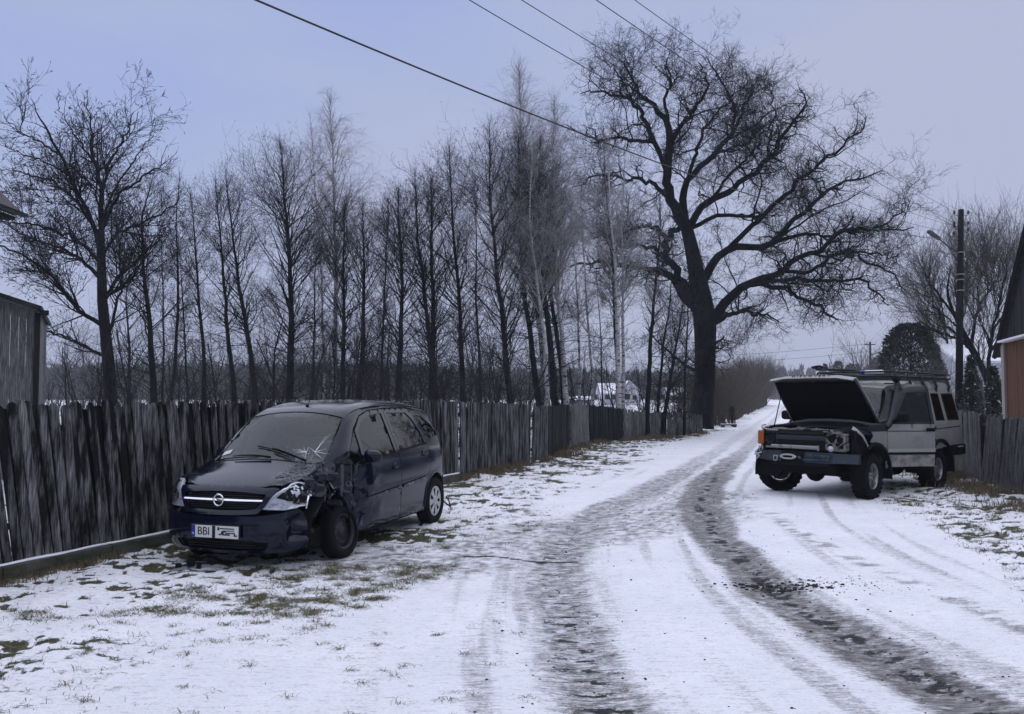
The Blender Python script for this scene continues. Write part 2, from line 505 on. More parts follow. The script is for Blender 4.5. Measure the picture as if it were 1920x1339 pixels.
    bp = N("ShaderNodeBump"); bp.inputs["Strength"].default_value = .9; bp.inputs["Distance"].default_value = .055
    nl = noise(3.5, (1, 1.5, 1), 5, .6)
    hsum = ma('ADD', ma('ADD', ma('MULTIPLY', nf, .25), ma('MULTIPLY', nm, .35)), ma('MULTIPLY', nl, .4))
    L(hsum, bp.inputs["Height"]); L(bp.outputs[0], b.inputs["Normal"])
    o = link("ground", me, m); tag(o, "flat snowy village ground with a rutted road across it", "ground", kind="structure")
build_ground()

# ------------------------------------------------------------------ grass blades
def blades(name, x, y, h, lean, w, col_rnd, material, label, cat, z0=None, seed=1):
    rg = np.random.default_rng(seed)
    n = len(x)
    z = ground_height(x, y) if z0 is None else z0
    a = rg.uniform(0, 2 * PI, n); b = rg.uniform(0, 2 * PI, n)
    wx, wy = np.cos(a) * w, np.sin(a) * w
    lx, ly = np.cos(b) * lean * h, np.sin(b) * lean * h
    P = np.c_[x, y, z - .01]
    v = np.stack([P - np.c_[wx, wy, 0 * wx], P + np.c_[wx, wy, 0 * wx],
                  P + np.c_[lx * .4 + wx * .7, ly * .4 + wy * .7, h * .6], P + np.c_[lx * .4 - wx * .7, ly * .4 - wy * .7, h * .6],
                  P + np.c_[lx, ly, h * (1 - .4 * lean)], P + np.c_[lx * 1.02, ly * 1.02, h * (1 - .4 * lean) - .002]], 1)
    i = np.arange(n)[:, None] * 6
    F = np.concatenate([i + [0, 1, 2, 3], i + [3, 2, 4, 5]], 0)
    me = np_mesh(name, v.reshape(-1, 3), F)
    vcol(me, "rnd", np.repeat(col_rnd, 6))
    o = link(name, me, material)
    tag(o, label, cat, kind="stuff")
    return o
M_grass = mat("dead_grass", (.020, .020, .012), .8, rnd=(.16, .135, .070))
M_green = mat("verge_grass", (.025, .028, .012), .8, rnd=(.15, .14, .065))
def scatter_grass():
    rg = np.random.default_rng(5)
    N = 520000
    y = 2.5 * (16 ** rg.uniform(0, 1, N)); s = rg.uniform(-.72, .72, N); x = s * (y + .6)
    f = ground_fields(x, y); gm, g = f[6], f[5]
    dens = np.clip(gm * 1.0 + .03 * (g > .4), 0, 1) * (.25 + .75 * sstep(5, 12, y))
    inb = (x > fence_x(y) + .05) & ((x < 9.6) | (y > 19) | (y < 9))
    keep = (rg.uniform(0, 1, N) < dens * .55) & inb
    x, y = x[keep], y[keep]; n = len(x)
    h = rg.uniform(.015, .06, n) * (1 + .5 * (rg.uniform(0, 1, n) > .93))
    c = np.clip(fbm(x * 1.5, y * 1.5, oct=3, seed=71) * 1.4 - .3 + rg.normal(0, .2, n), 0, 1)
    blades("grass", x, y, h, rg.uniform(.2, 1.5, n), .0016 + .00022 * y, c, M_green, "short dead and green grass poking through the snow of the verges", "grass", seed=8)
scatter_grass()
def tufts():
    """separate tufts of bent grass standing in the snow"""
    rg = np.random.default_rng(25)
    cx, cy, n, rad, hh = [], [], [], [], []
    def put(x0, x1, y0, y1, k, r=(.03, .12), h=(.02, .06), m=(14, 60), cond=None):
        y = y0 * (y1 / y0) ** rg.uniform(0, 1, k); x = rg.uniform(x0, x1, k)
        if cond is not None: q = cond(x, y, rg); x, y = x[q], y[q]
        k = len(x); cx.extend(x); cy.extend(y); n.extend(rg.integers(m[0], m[1], k)); rad.extend(rg.uniform(*r, k)); hh.extend(rg.uniform(*h, k))
    clus = lambda x, y, rg: fbm(x * .9, y * 1.4, oct=3, seed=91) > .47
    onL = lambda x, y, rg: (x > fence_x(y) + .15) & (x < rl(y) + .6) & clus(x, y, rg)
    put(-5, 1.5, 5.2, 11, 520, cond=onL)
    put(-4.5, .2, 6.3, 8.3, 420, r=(.05, .16), m=(40, 110), cond=onL)
    put(-3.2, .7, 3.6, 6.6, 95, r=(.02, .07), m=(8, 34))
    put(-1.5, 4, 10, 24, 620, r=(.04, .15), h=(.02, .07), cond=lambda x, y, rg: (x > fence_x(y) + .1) & (x < rl(y) + .5) & clus(x, y, rg))
    put(4.2, 9.4, 6.6, 18, 1100, r=(.03, .14), h=(.02, .08), cond=lambda x, y, rg: (x > rr(y) + .1) & clus(x, y, rg))
    cx, cy, n, rad, hh = map(np.array, (cx, cy, n, rad, hh))
    i = np.repeat(np.arange(len(cx)), n); N = len(i)
    a = rg.uniform(0, 2 * PI, N); r = np.abs(rg.normal(0, .6, N)) * rad[i]
    x, y = cx[i] + r * np.cos(a) * 1.3, cy[i] + r * np.sin(a) * .8
    h = hh[i] * rg.uniform(.3, 1.2, N)
    c = np.clip(fbm(x * .8, y * .8, oct=2, seed=93) * 1.8 - .5 + rg.normal(0, .22, N), 0, 1)
    blades("grass_tufts", x, y, h, rg.uniform(.5, 2.2, N), .0013 + .00020 * y, c, M_green, "scattered bent grass tufts standing out of the snow on both verges", "grass", seed=27)
tufts()
def clods():
    """crumbs of frozen mud on the road"""
    rg = np.random.default_rng(33); P = []
    g0 = gpt(1452, 1098)
    for k in range(170): P.append((g0[0] + rg.normal(0, .26), g0[1] + rg.normal(0, .11), abs(rg.normal(.006, .005)) + .003))
    for k in range(150): P.append((g0[0] + .55 + rg.normal(0, .30), g0[1] + rg.normal(.05, .16), rg.uniform(.003, .007)))
    for k in range(420):
        y = 3.3 * 4.5 ** rg.uniform(); w = rg.uniform(); x = (cl(np.array([y]))[0] if w < .4 else cm(np.array([y]))[0] if w < .8 else rg.uniform(-1, 4)) + rg.normal(0, .35)
        P.append((x, y, rg.uniform(.002, .0065) * (1 + .06 * y)))
    P = np.array(P); z = ground_height(P[:, 0], P[:, 1])
    ico = np.array([(0, 0, 1), (.9, 0, .45), (.28, .85, .45), (-.72, .53, .45), (-.72, -.53, .45), (.28, -.85, .45), (.72, .53, -.4), (-.28, .85, -.4), (-.9, 0, -.4), (-.28, -.85, -.4), (.72, -.53, -.4)])
    f = np.array([(0,1,2),(0,2,3),(0,3,4),(0,4,5),(0,5,1),(1,6,2),(2,6,7),(2,7,3),(3,7,8),(3,8,4),(4,8,9),(4,9,5),(5,9,10),(5,10,1),(1,10,6)])
    V = ico[None] * P[:, 2][:, None, None] * rg.uniform(.6, 1.3, (len(P), 11, 3)) * [1.4, 1, .8] + np.c_[P[:, :2], z + P[:, 2] * .3][:, None]
    F = (f[None] + 11 * np.arange(len(P))[:, None, None]).reshape(-1, 3)
    o = link("mud_crumbs", np_mesh("mud_crumbs", V.reshape(-1, 3), F), mat("frozen_mud", (.020, .018, .018), .9)); tag(o, "dark crumbs of frozen mud strewn over the wheel tracks", "mud crumbs", kind="stuff")
clods()
def weeds():
    """taller dry weeds at the foot of the fences"""
    rg = np.random.default_rng(15)
    def strip(pts, n, spread, side=1):
        P = np.array(pts, float); d = np.r_[0, np.cumsum(np.hypot(*np.diff(P, axis=0).T))]
        t = rg.uniform(0, d[-1], n); x, y = np.interp(t, d, P[:, 0]), np.interp(t, d, P[:, 1])
        off = np.abs(rg.normal(0, spread, n)) * side
        return x + off, y - .3 * off
    xs, ys, hs = [], [], []
    x, y = strip([(.62, 20.2), (1.7, 25), (2.6, 28.3), (5.2, 31.7), (8.6, 37)], 9000, .26)
    cl_ = fbm(x * 1.2, y * 1.2, oct=2, seed=5); k = cl_ > .47; x, y, cl_ = x[k], y[k], cl_[k]
    xs.append(x); ys.append(y); hs.append(rg.uniform(.05, .26, len(x)) * (cl_ * 1.6 - .2))
    x, y = strip([(9.45, 18.3), (8.9, 15.6), (8.4, 13.4), (7.8, 11.2)], 11000, .42, -1)
    cl_ = fbm(x * 1.6, y * 1.6, oct=3, seed=6); k = cl_ > .50; x, y = x[k], y[k]
    xs.append(x); ys.append(y); hs.append(rg.uniform(.05, .22, len(x)))
    x, y = strip([(-5.0, 6.7), (-4.35, 8.2), (-4.15, 8.75)], 2500, .12)
    xs.append(x); ys.append(y); hs.append(rg.uniform(.02, .09, len(x)))
    x, y = strip([(-1.2, 16.4), (.3, 19.9)], 2600, .15)
    xs.append(x); ys.append(y); hs.append(rg.uniform(.05, .18, len(x)))
    x, y, h = np.concatenate(xs), np.concatenate(ys), np.concatenate(hs)
    M = mat("dry_weed", (.035, .026, .018), .85, rnd=(.16, .125, .075))
    blades("dry_weeds", x, y, h, rg.uniform(.1, .9, len(x)), .0022 + .00022 * y, rg.uniform(0, 1, len(x)) ** 1.5, M, "brown dry weeds along the feet of both fences", "weeds", seed=19)
weeds()
# ================================================================== FENCES
def wood_mat(name, dark, light, lo=.45, hi=.7, tint=None):
    m = bpy.data.materials.new(name); m.use_nodes = True
    t = m.node_tree; b = t.nodes["Principled BSDF"]; L = t.links.new
    at = t.nodes.new("ShaderNodeAttribute"); at.attribute_name = "rnd"
    tcn = t.nodes.new("ShaderNodeTexCoord")
    def noise(sc, st, mul):
        mpn = t.nodes.new("ShaderNodeMapping"); mpn.inputs["Scale"].default_value = st
        sc_ = t.nodes.new("ShaderNodeVectorMath"); sc_.operation = 'SCALE'; sc_.inputs["Scale"].default_value = mul
        cb = t.nodes.new("ShaderNodeCombineXYZ"); L(at.outputs["Fac"], cb.inputs[0]); L(at.outputs["Fac"], cb.inputs[2]); L(cb.outputs[0], sc_.inputs[0])
        ad = t.nodes.new("ShaderNodeVectorMath"); L(tcn.outputs["Object"], mpn.inputs[0]); L(mpn.outputs[0], ad.inputs[0]); L(sc_.outputs[0], ad.inputs[1])
        n = t.nodes.new("ShaderNodeTexNoise"); n.inputs["Scale"].default_value = sc; n.inputs["Detail"].default_value = 6; n.inputs["Roughness"].default_value = .62
        L(ad.outputs[0], n.inputs["Vector"]); return n.outputs[0]
    a = noise(9, (1, 1, .22), 37.); c = noise(85, (1, 1, .05), 53.)
    mr_ = t.nodes.new("ShaderNodeMath"); mr_.operation = 'ADD'; L(a, mr_.inputs[0])
    m2 = t.nodes.new("ShaderNodeMath"); m2.operation = 'MULTIPLY_ADD'; L(at.outputs["Fac"], m2.inputs[0]); m2.inputs[1].default_value = .34; m2.inputs[2].default_value = -.17
    L(m2.outputs[0], mr_.inputs[1])
    rg = t.nodes.new("ShaderNodeMapRange"); rg.inputs["From Min"].default_value = lo; rg.inputs["From Max"].default_value = hi; L(mr_.outputs[0], rg.inputs["Value"])
    rg2 = t.nodes.new("ShaderNodeMapRange"); rg2.inputs["From Min"].default_value = .38; rg2.inputs["From Max"].default_value = .62; L(c, rg2.inputs["Value"])
    rg2.inputs["To Min"].default_value = .12
    mu = t.nodes.new("ShaderNodeMath"); mu.operation = 'MULTIPLY'; L(rg.outputs[0], mu.inputs[0]); L(rg2.outputs[0], mu.inputs[1])
    mx = t.nodes.new("ShaderNodeMix"); mx.data_type = 'RGBA'; mx.inputs["A"].default_value = (*dark, 1); mx.inputs["B"].default_value = (*light, 1)
    L(mu.outputs[0], mx.inputs["Factor"]); L(mx.outputs["Result"], b.inputs["Base Color"])
    b.inputs["Roughness"].default_value = .85; b.inputs["Specular IOR Level"].default_value = .2
    bp = t.nodes.new("ShaderNodeBump"); bp.inputs["Strength"].default_value = .5; bp.inputs["Distance"].default_value = .01
    L(c, bp.inputs["Height"]); L(bp.outputs[0], b.inputs["Normal"])
    return m
W_near = wood_mat("weathered_boards", (.004, .004, .005), (.23, .225, .23), .53, .76)
W_mid = wood_mat("grey_boards", (.007, .007, .010), (.21, .21, .225), .49, .74)
W_light = wood_mat("pale_boards", (.03, .03, .032), (.235, .228, .235), .38, .68)
W_black = wood_mat("black_boards", (.004, .004, .006), (.045, .045, .05), .50, .80)
W_shed = wood_mat("shed_boards", (.06, .06, .062), (.27, .27, .275), .30, .62)
W_right = wood_mat("silver_boards", (.018, .018, .02), (.19, .185, .19), .38, .66)
W_red = wood_mat("red_boards", (.070, .032, .018), (.15, .072, .038), .35, .65)
W_tar = wood_mat("tarred_boards", (.008, .008, .010), (.035, .033, .035), .45, .75)
M_snow = mat("snow", (.80, .80, .85), .7, noise=(12, (.66, .67, .73), .45, .7, (1, 1, 1)), bump=(20, .4, (1, 1, 1)))
M_conc = mat("mossy_concrete", (.065, .065, .056), .9, noise=(4, (.026, .031, .013), .40, .62, (1, 1, 2.6)), bump=(30, .6, (1, 1, 1)))
M_back = wood_mat("backing_boards", (.003, .003, .004), (.03, .03, .033), .55, .8)
M_dark = mat("dark_rail", (.012, .012, .013), .9)

def fence(name_cat, A, B, topA, topB, bot, material, label, seed, bw=(.085, .115), gap=(.006, .022), lean=(0, 0), leanj=.012,
          jag=.03, footing=False, bay=2.0, tops='round', rails=True, pale=0.0, rail_side=-1, miss=0.0, group=None):
    rg = random.Random(seed)
    A, B = Vector((A[0], A[1], 0)), Vector((B[0], B[1], 0))
    D = B - A; Lf = D.length; D.normalize(); N = Vector((-D.y, D.x, 0)) * rail_side * -1   # towards the back
    root = empty("plank_fence", (A.x, A.y, 0))
    tag(root, label, "fence", group or "plank fences along the road")
    O = A
    s = 0.0; mb = MB(); mk = MB(); nextb = bay; k = 0
    while s < Lf:
        w = rg.uniform(*bw); u = s / Lf
        if rg.random() >= miss:
            h = topA + (topB - topA) * u + rg.uniform(-jag, jag * .6)
            b0 = bot + rg.uniform(-.012, .012)
            le = lean[0] + (lean[1] - lean[0]) * u + rg.gauss(0, leanj)
            off = rg.uniform(0, .014); th = .022
            c = s + w / 2
            mb.cr = rg.random() ** 1.2
            # outline of the board in (along, up)
            hw = w / 2; z0, z1 = b0, h
            if tops == 'round': pr = [(-hw, z1 - .035), (-hw * .55, z1 - .008), (0, z1), (hw * .5, z1 - .010), (hw, z1 - .04)]
            elif tops == 'point': pr = [(-hw, z1 - .05), (0, z1), (hw, z1 - .05)]
            else: pr = [(-hw, z1 - rg.uniform(0, .03)), (hw, z1 - rg.uniform(0, .03))]
            wv = rg.uniform(-.006, .006)
            prof = [(-hw, z0), (-hw + wv, (z0 + z1) / 2)] + pr + [(hw + wv, (z0 + z1) / 2), (hw, z0)]
            prof = [(a + c - le * (zz - z0) * 1.0, zz) for a, zz in prof]
            V = []; n = len(prof)
            warp = rg.uniform(-.006, .006)
            for sgn in (0, 1):
                for a, zz in prof:
                    V.append(O + D * a + N * (off + sgn * th + warp * (zz - z0)) + Vector((0, 0, zz)) - A)
            F = [tuple(range(n)), tuple(range(2 * n - 1, n - 1, -1))] + [(i, n + i, n + (i + 1) % n, (i + 1) % n) for i in range(n)]
            mb.add(V, F)
        gp = rg.uniform(*gap); s += w + gp
        if rg.random() < .93:      # second layer of boards closing the gaps
            c = s - gp / 2; ww = rg.uniform(.03, .045); h2 = topA + (topB - topA) * s / Lf - rg.uniform(.03, .09); le2 = lean[0] + (lean[1] - lean[0]) * s / Lf
            V = []; mk.cr = rg.random()
            for a, zz in ((c - ww, bot), (c + ww, bot), (c + ww, h2), (c - ww, h2)): V.append(O + D * (a - le2 * (zz - bot)) + N * .037 + Vector((0, 0, zz)) - A)
            V += [v + N * .012 for v in V]
            mk.add(V, [(0, 1, 2, 3), (7, 6, 5, 4), (0, 4, 5, 1), (1, 5, 6, 2), (2, 6, 7, 3), (3, 7, 4, 0)])
        if s >= nextb or s >= Lf:
            mb.build("board_panel", material, root, rnd=True); mb = MB(); nextb += bay
    mk.build("backing_boards", M_back, root, rnd=True)
    if rails:
        for f in (.22, .82):
            m2 = MB()
            za, zb = bot + (topA - bot) * f, bot + (topB - bot) * f
            p0, p1 = N * .07 + Vector((0, 0, za)), D * Lf + N * .062 + Vector((0, 0, zb))
            m2.prism([(0, -.03), (Lf, zb - za - .03), (Lf, zb - za + .03), (0, .03)], 0, .035,
                     Matrix.Translation(N * .052 + Vector((0, 0, za))) @ Matrix((( D.x, 0, N.x, 0), (D.y, 0, N.y, 0), (0, 1, 0, 0), (0, 0, 0, 1))))
            m2.build("rail", M_dark, root)
        npst = max(2, int(Lf / bay) + 1)
        for i in range(npst):
            c = Lf * i / (npst - 1)
            h = (topA + (topB - topA) * c / Lf) - .06
            m3 = MB(); m3.box(D * c + N * .14 + Vector((0, 0, h / 2)), (.09, .09, h), Matrix.Rotation(math.atan2(D.y, D.x), 3, 'Z')); m3.build("post", M_dark, root)
    if footing:
        rot = Matrix.Rotation(math.atan2(D.y, D.x), 3, 'Z')
        m4 = MB(); nb = int(Lf / 1.3) + 1
        for i in range(nb):
            a0, a1 = Lf * i / nb + .004, Lf * (i + 1) / nb - .004
            m4.box(D * (a0 + a1) / 2 + N * .012 + Vector((0, 0, bot / 2 - .06)), (a1 - a0, .13, bot + .10), rot, .012)
        m4.build("footing", M_conc, root)
        m5 = MB(); x_ = 0
        # uneven ribbon of snow lying on the ledge
        n = int(Lf / .05); V = []; F = []
        for i in range(n + 1):
            a = Lf * i / n; t = .012 * (vnoise(np.array([a * 3.]), np.array([seed * 1.7]), seed=4)[0]) ** 1 + .006
            wd = -.040 + .036 * vnoise(np.array([a * 5.]), np.array([3.1]), seed=8)[0]
            for (q, zz) in ((wd, bot - .008), (wd + .004, bot + t - .008), (.004, bot + t), (.006, bot - .008)):
                V.append(D * a + N * q + Vector((0, 0, zz)))
        for i in range(n):
            for j in range(4):
                F.append((i * 4 + j, i * 4 + (j + 1) % 4, (i + 1) * 4 + (j + 1) % 4, (i + 1) * 4 + j))
        m5.add(V, F, True); m5.build("snow_strip", M_snow, root)
    return root

fence("near", (-5.95, 4.2), (-1.06, 16.55), 1.64, 1.60, .155, W_near, "long tall dark plank fence with whitish streaks and mossy footing behind the dark blue car", 11,
      lean=(.20, .05), footing=True, jag=.04, leanj=.02, bw=(.065, .10))
fence("near2", (-1.02, 16.65), (.42, 20.05), 1.57, 1.49, .10, W_mid, "narrow-boarded dark grey plank fence between the dark blue car's tail and the low fence", 13,
      bw=(.07, .10), lean=(0, -.02), footing=False, jag=.02, tops='flat')
fence("lean", (.50, 20.3), (.95, 22.0), 1.44, 1.42, .05, W_mid, "first low grey fence panel with boards leaning right beside the end of the tall fence", 17, bw=(.08, .12), lean=(-.14, -.03), tops='flat')
fence("low1", (.98, 22.1), (1.75, 25.2), 1.42, 1.44, .05, W_black, "low blackened fence panel left of the pale grey fence panel", 18, bw=(.09, .13), tops='flat')
fence("low2", (1.80, 25.3), (2.62, 28.4), 1.42, 1.40, .05, W_light, "low pale grey fence panel between two dark panels under the birches", 19, bw=(.09, .13), tops='flat')
fence("low3", (2.66, 28.5), (4.05, 30.4), 1.40, 1.22, .05, W_black, "low nearly black fence panel right of the pale grey one", 23, bw=(.10, .14), tops='flat', lean=(.05, 0))
fence("low4", (4.1, 30.5), (6.2, 33.4), 1.20, 1.02, .03, W_right, "low weathered grey fence panel under the thin dark trunks left of the oak", 29, bw=(.10, .15), tops='flat', jag=.06, leanj=.03)
fence("low5", (6.25, 33.5), (8.35, 36.6), 1.02, .88, .03, W_mid, "lowest grey fence panel ending at the trunk of the great oak", 31, bw=(.10, .15), tops='flat', jag=.07, leanj=.04)
fence("right", (10.1, 20.4), (9.15, 16.4), 1.40, 1.36, .02, W_right, "silvery upright plank fence right behind the off-road car", 37, bw=(.10, .14), tops='flat', lean=(.0, .05), leanj=.02, jag=.03)
fence("right2", (9.12, 16.3), (7.7, 10.6), 1.36, 1.24, .02, W_right, "sagging plank fence with leaning boards at the right edge below the red barn", 41, bw=(.10, .15), tops='flat', lean=(-.30, -.36), leanj=.06, jag=.05)

# ================================================================== BUILDINGS
def wall_boards(mb, A, B, z0, z1f, bw, rg, th=.025):
    """vertical boards from A to B; z1f(u) gives the top height"""
    A, B = Vector((*A, 0)), Vector((*B, 0)); D = B - A; Lf = D.length; D.normalize(); N = Vector((D.y, -D.x, 0))
    s = 0
    while s < Lf:
        w = min(rg.uniform(*bw), Lf - s + .001); off = rg.uniform(0, .012)
        a0, a1 = s + .003, s + w - .003
        mb.cr = rg.random()
        P = [A + D * a0, A + D * a1]
        zt = [z1f(a0 / Lf), z1f(min(1, a1 / Lf))]
        V = [P[0] + N * off + Vector((0, 0, z0)), P[1] + N * off + Vector((0, 0, z0)), P[1] + N * off + Vector((0, 0, zt[1])), P[0] + N * off + Vector((0, 0, zt[0]))]
        V += [v + N * th for v in V]
        mb.add(V, [(0, 1, 2, 3), (7, 6, 5, 4), (0, 4, 5, 1), (1, 5, 6, 2), (2, 6, 7, 3), (3, 7, 4, 0)])
        s += w
def slab(mb, P, th):
    """roof slab from 4 top corners"""
    P = [Vector(p) for p in P]; n = (P[1] - P[0]).cross(P[3] - P[0]).normalized()
    if n.z < 0: n = -n
    mb.add(P + [p - n * th for p in P], [(0, 1, 2, 3), (7, 6, 5, 4), (0, 4, 5, 1), (1, 5, 6, 2), (2, 6, 7, 3), (3, 7, 4, 0)])
M_tar = mat("tar_roof", (.014, .014, .016), .8, noise=(5, (.05, .05, .055), .5, .7, (1, 1, 1)))
M_tile = mat("dark_tiles", (.020, .016, .016), .7, bump=(9, 1, (1, 1, 1)))
M_white = mat("white_render", (.55, .56, .60), .8, noise=(2, (.42, .43, .47), .45, .65, (1, 1, 1)))
M_wind = mat("window_dark", (.01, .012, .016), .15)

def shed():
    Y = 17.0; cx = (65 - 960) / FPX * Y
    ztop = unproj(65, 578, Y).z; root = empty("plank_shed", (cx, Y, 0)); rg = random.Random(3)
    tag(root, "grey plank shed with a dark sloping roof behind the left end of the fence", "shed")
    W = 5.0; root.rotation_euler = (0, 0, R(27))
    mb = MB(); wall_boards(mb, (-W, 0), (0, 0), 0, lambda u: ztop + .36 * .9 * W * (1 - u) - .06, (.13, .19), rg)
    wall_boards(mb, (0, 0), (0, 4), 0, lambda u: ztop, (.13, .19), rg)
    mb.build("wall", W_shed, root, rnd=True)
    m2 = MB(); sl = .36
    e = .12
    def zt(x): return ztop + .05 - x * sl * .9
    slab(m2, [(-W, -.35, zt(-W)), (e, -.35, zt(e)), (e, 4.3, zt(e)), (-W, 4.3, zt(-W))], .07)
    m2.build("roof", M_tar, root)
    m4 = MB(); m4.box((.03, -.03, ztop / 2 - .05), (.1, .1, ztop - .1)); m4.build("corner_post", M_dark, root)
    m5 = MB(); m5.box((.15, -.12, ztop - .10), (.16, .09, .10)); m5.build("beam_end", M_dark, root)
shed()

def left_house():
    Y = 14.6; x0 = (36 - 960) / FPX * Y; zg = unproj(36, 398, Y).z
    root = empty("house", (x0, Y, 0)); tag(root, "house beyond the left edge, only the dark eave corner and gutter in view", "house")
    mb = MB(); mb.box((-3.9, -4.3, zg / 2), (6.6, 7.6, zg)); mb.build("wall", mat("grey_render", (.25, .25, .26), .9), root)
    m2 = MB(); slab(m2, [(-4.0, -8.6, zg + 3.9), (-4.0, .0, zg + 3.9), (-.06, .0, zg + .02), (-.06, -8.6, zg + .02)], .12)
    slab(m2, [(-4.0, -8.6, zg + 3.9), (-4.0, .0, zg + 3.9), (-7.9, .0, zg + .02), (-7.9, -8.6, zg + .02)], .12); m2.build("roof", M_tile, root)
    m3 = MB(); pr = [(.065 * math.cos(t), .065 * math.sin(t)) for t in np.linspace(PI, 2 * PI, 9)]
    m3.prism(pr, -8.5, .02, Matrix(((1, 0, 0, 0), (0, 0, 1, 0), (0, 1, 0, zg - .03), (0, 0, 0, 1)))); m3.build("gutter", mat("black_gutter", (.01, .01, .012), .4), root)
    m4 = MB(); m4.box((-.42, -4.2, zg - .12), (.6, 8.3, .06)); m4.build("soffit", M_dark, root)
left_house()

def barn():
    P0 = Vector((13.45, 22.6, 0)); dirg = Vector((-.322, -.947, 0)).normalized(); back = Vector((.947, -.322, 0))
    Wd, Ln, ze, slope = 7.6, 11.0, 3.12, .80
    root = empty("barn", P0); tag(root, "red plank barn with a steep dark gable roof at the right edge", "barn"); rg = random.Random(9)
    g1 = dirg * Wd
    mb = MB(); wall_boards(mb, (0, 0), (g1.x, g1.y), 0, lambda u: ze - .02, (.14, .2), rg)
    wall_boards(mb, (back.x * Ln, back.y * Ln), (0, 0), 0, lambda u: ze, (.14, .2), rg)
    # boards must face the road: offset to the left of A->B
    mb.build("wall", W_red, root, rnd=True)
    m2 = MB(); o = -back * .06
    wall_boards(m2, (o.x, o.y), (g1.x + o.x, g1.y + o.y), ze + .06, lambda u: ze + .06 + slope * Wd * (.5 - abs(u - .5)), (.14, .2), rg)
    m2.build("gable", W_tar, root, rnd=True)
    m3 = MB(); q = o * 1.9
    m3.box(g1 / 2 + q * .55 + Vector((0, 0, ze + .02)), (Wd, .34, .05), Matrix.Rotation(math.atan2(dirg.y, dirg.x), 3, 'Z')); m3.build("snow_ledge", M_snow, root)
    m4 = MB(); ov = .17
    E0 = -dirg * .5 - back * ov + Vector((0, 0, ze - .5 * slope + .12)); Rg = dirg * Wd / 2 - back * ov + Vector((0, 0, ze + slope * Wd / 2 + .12))
    E1 = dirg * (Wd + .5) - back * ov + Vector((0, 0, ze - .5 * slope + .12)); bb = back * (Ln + ov)
    slab(m4, [E0, Rg, Rg + bb, E0 + bb], .14); slab(m4, [E1, Rg, Rg + bb, E1 + bb], .14); m4.build("roof", M_tar, root)
    m5 = MB()
    for a, b in ((E0, Rg), (E1, Rg)):
        dd = (b - a); m5.tube([a - back * .02 - Vector((0, 0, .1)), b - back * .02 - Vector((0, 0, .1))], .07, 4, smooth=False)
    m5.build("barge_board", W_tar, root)
    m6 = MB(); m6.box(Vector((0, 0, ze / 2)) - back * .05, (.13, .13, ze)); m6.build("corner_post", mat("pale_post", (.3, .27, .25), .8), root)
barn()

def house(px0, px1, Y, zwall, zridge, label, cat="house", depth=7, gable_px=None, wins=(), roofm=None, wallm=None, name="house"):
    x0, x1 = (px0 - 960) / FPX * Y, (px1 - 960) / FPX * Y
    root = empty(name, (x0, Y, 0)); tag(root, label, cat)
    W = x1 - x0; wm = wallm or M_white
    mb = MB(); mb.box((W / 2, depth / 2, zwall / 2), (W, depth, zwall)); mb.build("wall", wm, root)
    m2 = MB(); o = .35
    if gable_px is None:       # ridge across the view
        slab(m2, [(-o, -o, zwall - .1), (W + o, -o, zwall - .1), (W + o, depth / 2, zridge), (-o, depth / 2, zridge)], .15)
        slab(m2, [(-o, depth + o, zwall - .1), (W + o, depth + o, zwall - .1), (W + o, depth / 2, zridge), (-o, depth / 2, zridge)], .15)
        for xx in (0, W):
            mg = MB(); mg.prism([(0, 0), (depth, 0), (depth / 2, zridge - zwall - .2)], xx - .02, xx + .02, Matrix(((0, 0, 1, 0), (1, 0, 0, 0), (0, 1, 0, zwall), (0, 0, 0, 1)))); mg.build("gable", wm, root)
    else:                      # gable end towards the road
        slab(m2, [(-o, -o, zwall - .2), (-o, depth + o, zwall - .2), (W / 2, depth + o, zridge), (W / 2, -o, zridge)], .15)
        slab(m2, [(W + o, -o, zwall - .2), (W + o, depth + o, zwall - .2), (W / 2, depth + o, zridge), (W / 2, -o, zridge)], .15)
        mg = MB(); mg.prism([(0, 0), (W, 0), (W / 2, zridge - zwall - .2)], -.02, .02, Matrix(((1, 0, 0, 0), (0, 0, 1, 0), (0, 1, 0, zwall), (0, 0, 0, 1)))); mg.build("gable", wm, root)
    m2.build("roof", roofm or M_snow, root)
    for (wx, wz, ww, wh) in wins:
        w = MB(); w.box((wx * W, -.02, wz), (ww, .05, wh)); w.build("window", M_wind, root)
    return root
h1 = house(1128, 1162, 150, 2.2, 4.0, "distant white farmhouse wing with a snowy roof seen between the birches", wins=[(.3, 1.4, .8, .8), (.7, 1.4, .8, .8)])
h2 = house(1160, 1201, 146, 2.4, 4.35, "distant white gable-ended farmhouse with a dark window seen right of the double birch", gable_px=1, wins=[(.38, 1.5, 1.0, 1.0), (.72, 1.4, .7, .8)])
house(1072, 1110, 165, 1.1, 1.6, "low distant outbuilding with a long snowy roof left of the white farmhouse", "outbuilding", wallm=mat("grey_wall", (.16, .16, .18), .9), name="outbuilding")
house(1250, 1286, 190, 1.9, 3.6, "faint distant grey house seen just left of the oak trunk", wallm=mat("grey_wall2", (.2, .2, .22), .9))
house(1802, 1900, 46, 3.7, 5.4, "white house half hidden by branches behind the power pole", wins=[(.25, 2.0, .9, 1.1), (.62, 2.0, .9, 1.1)])
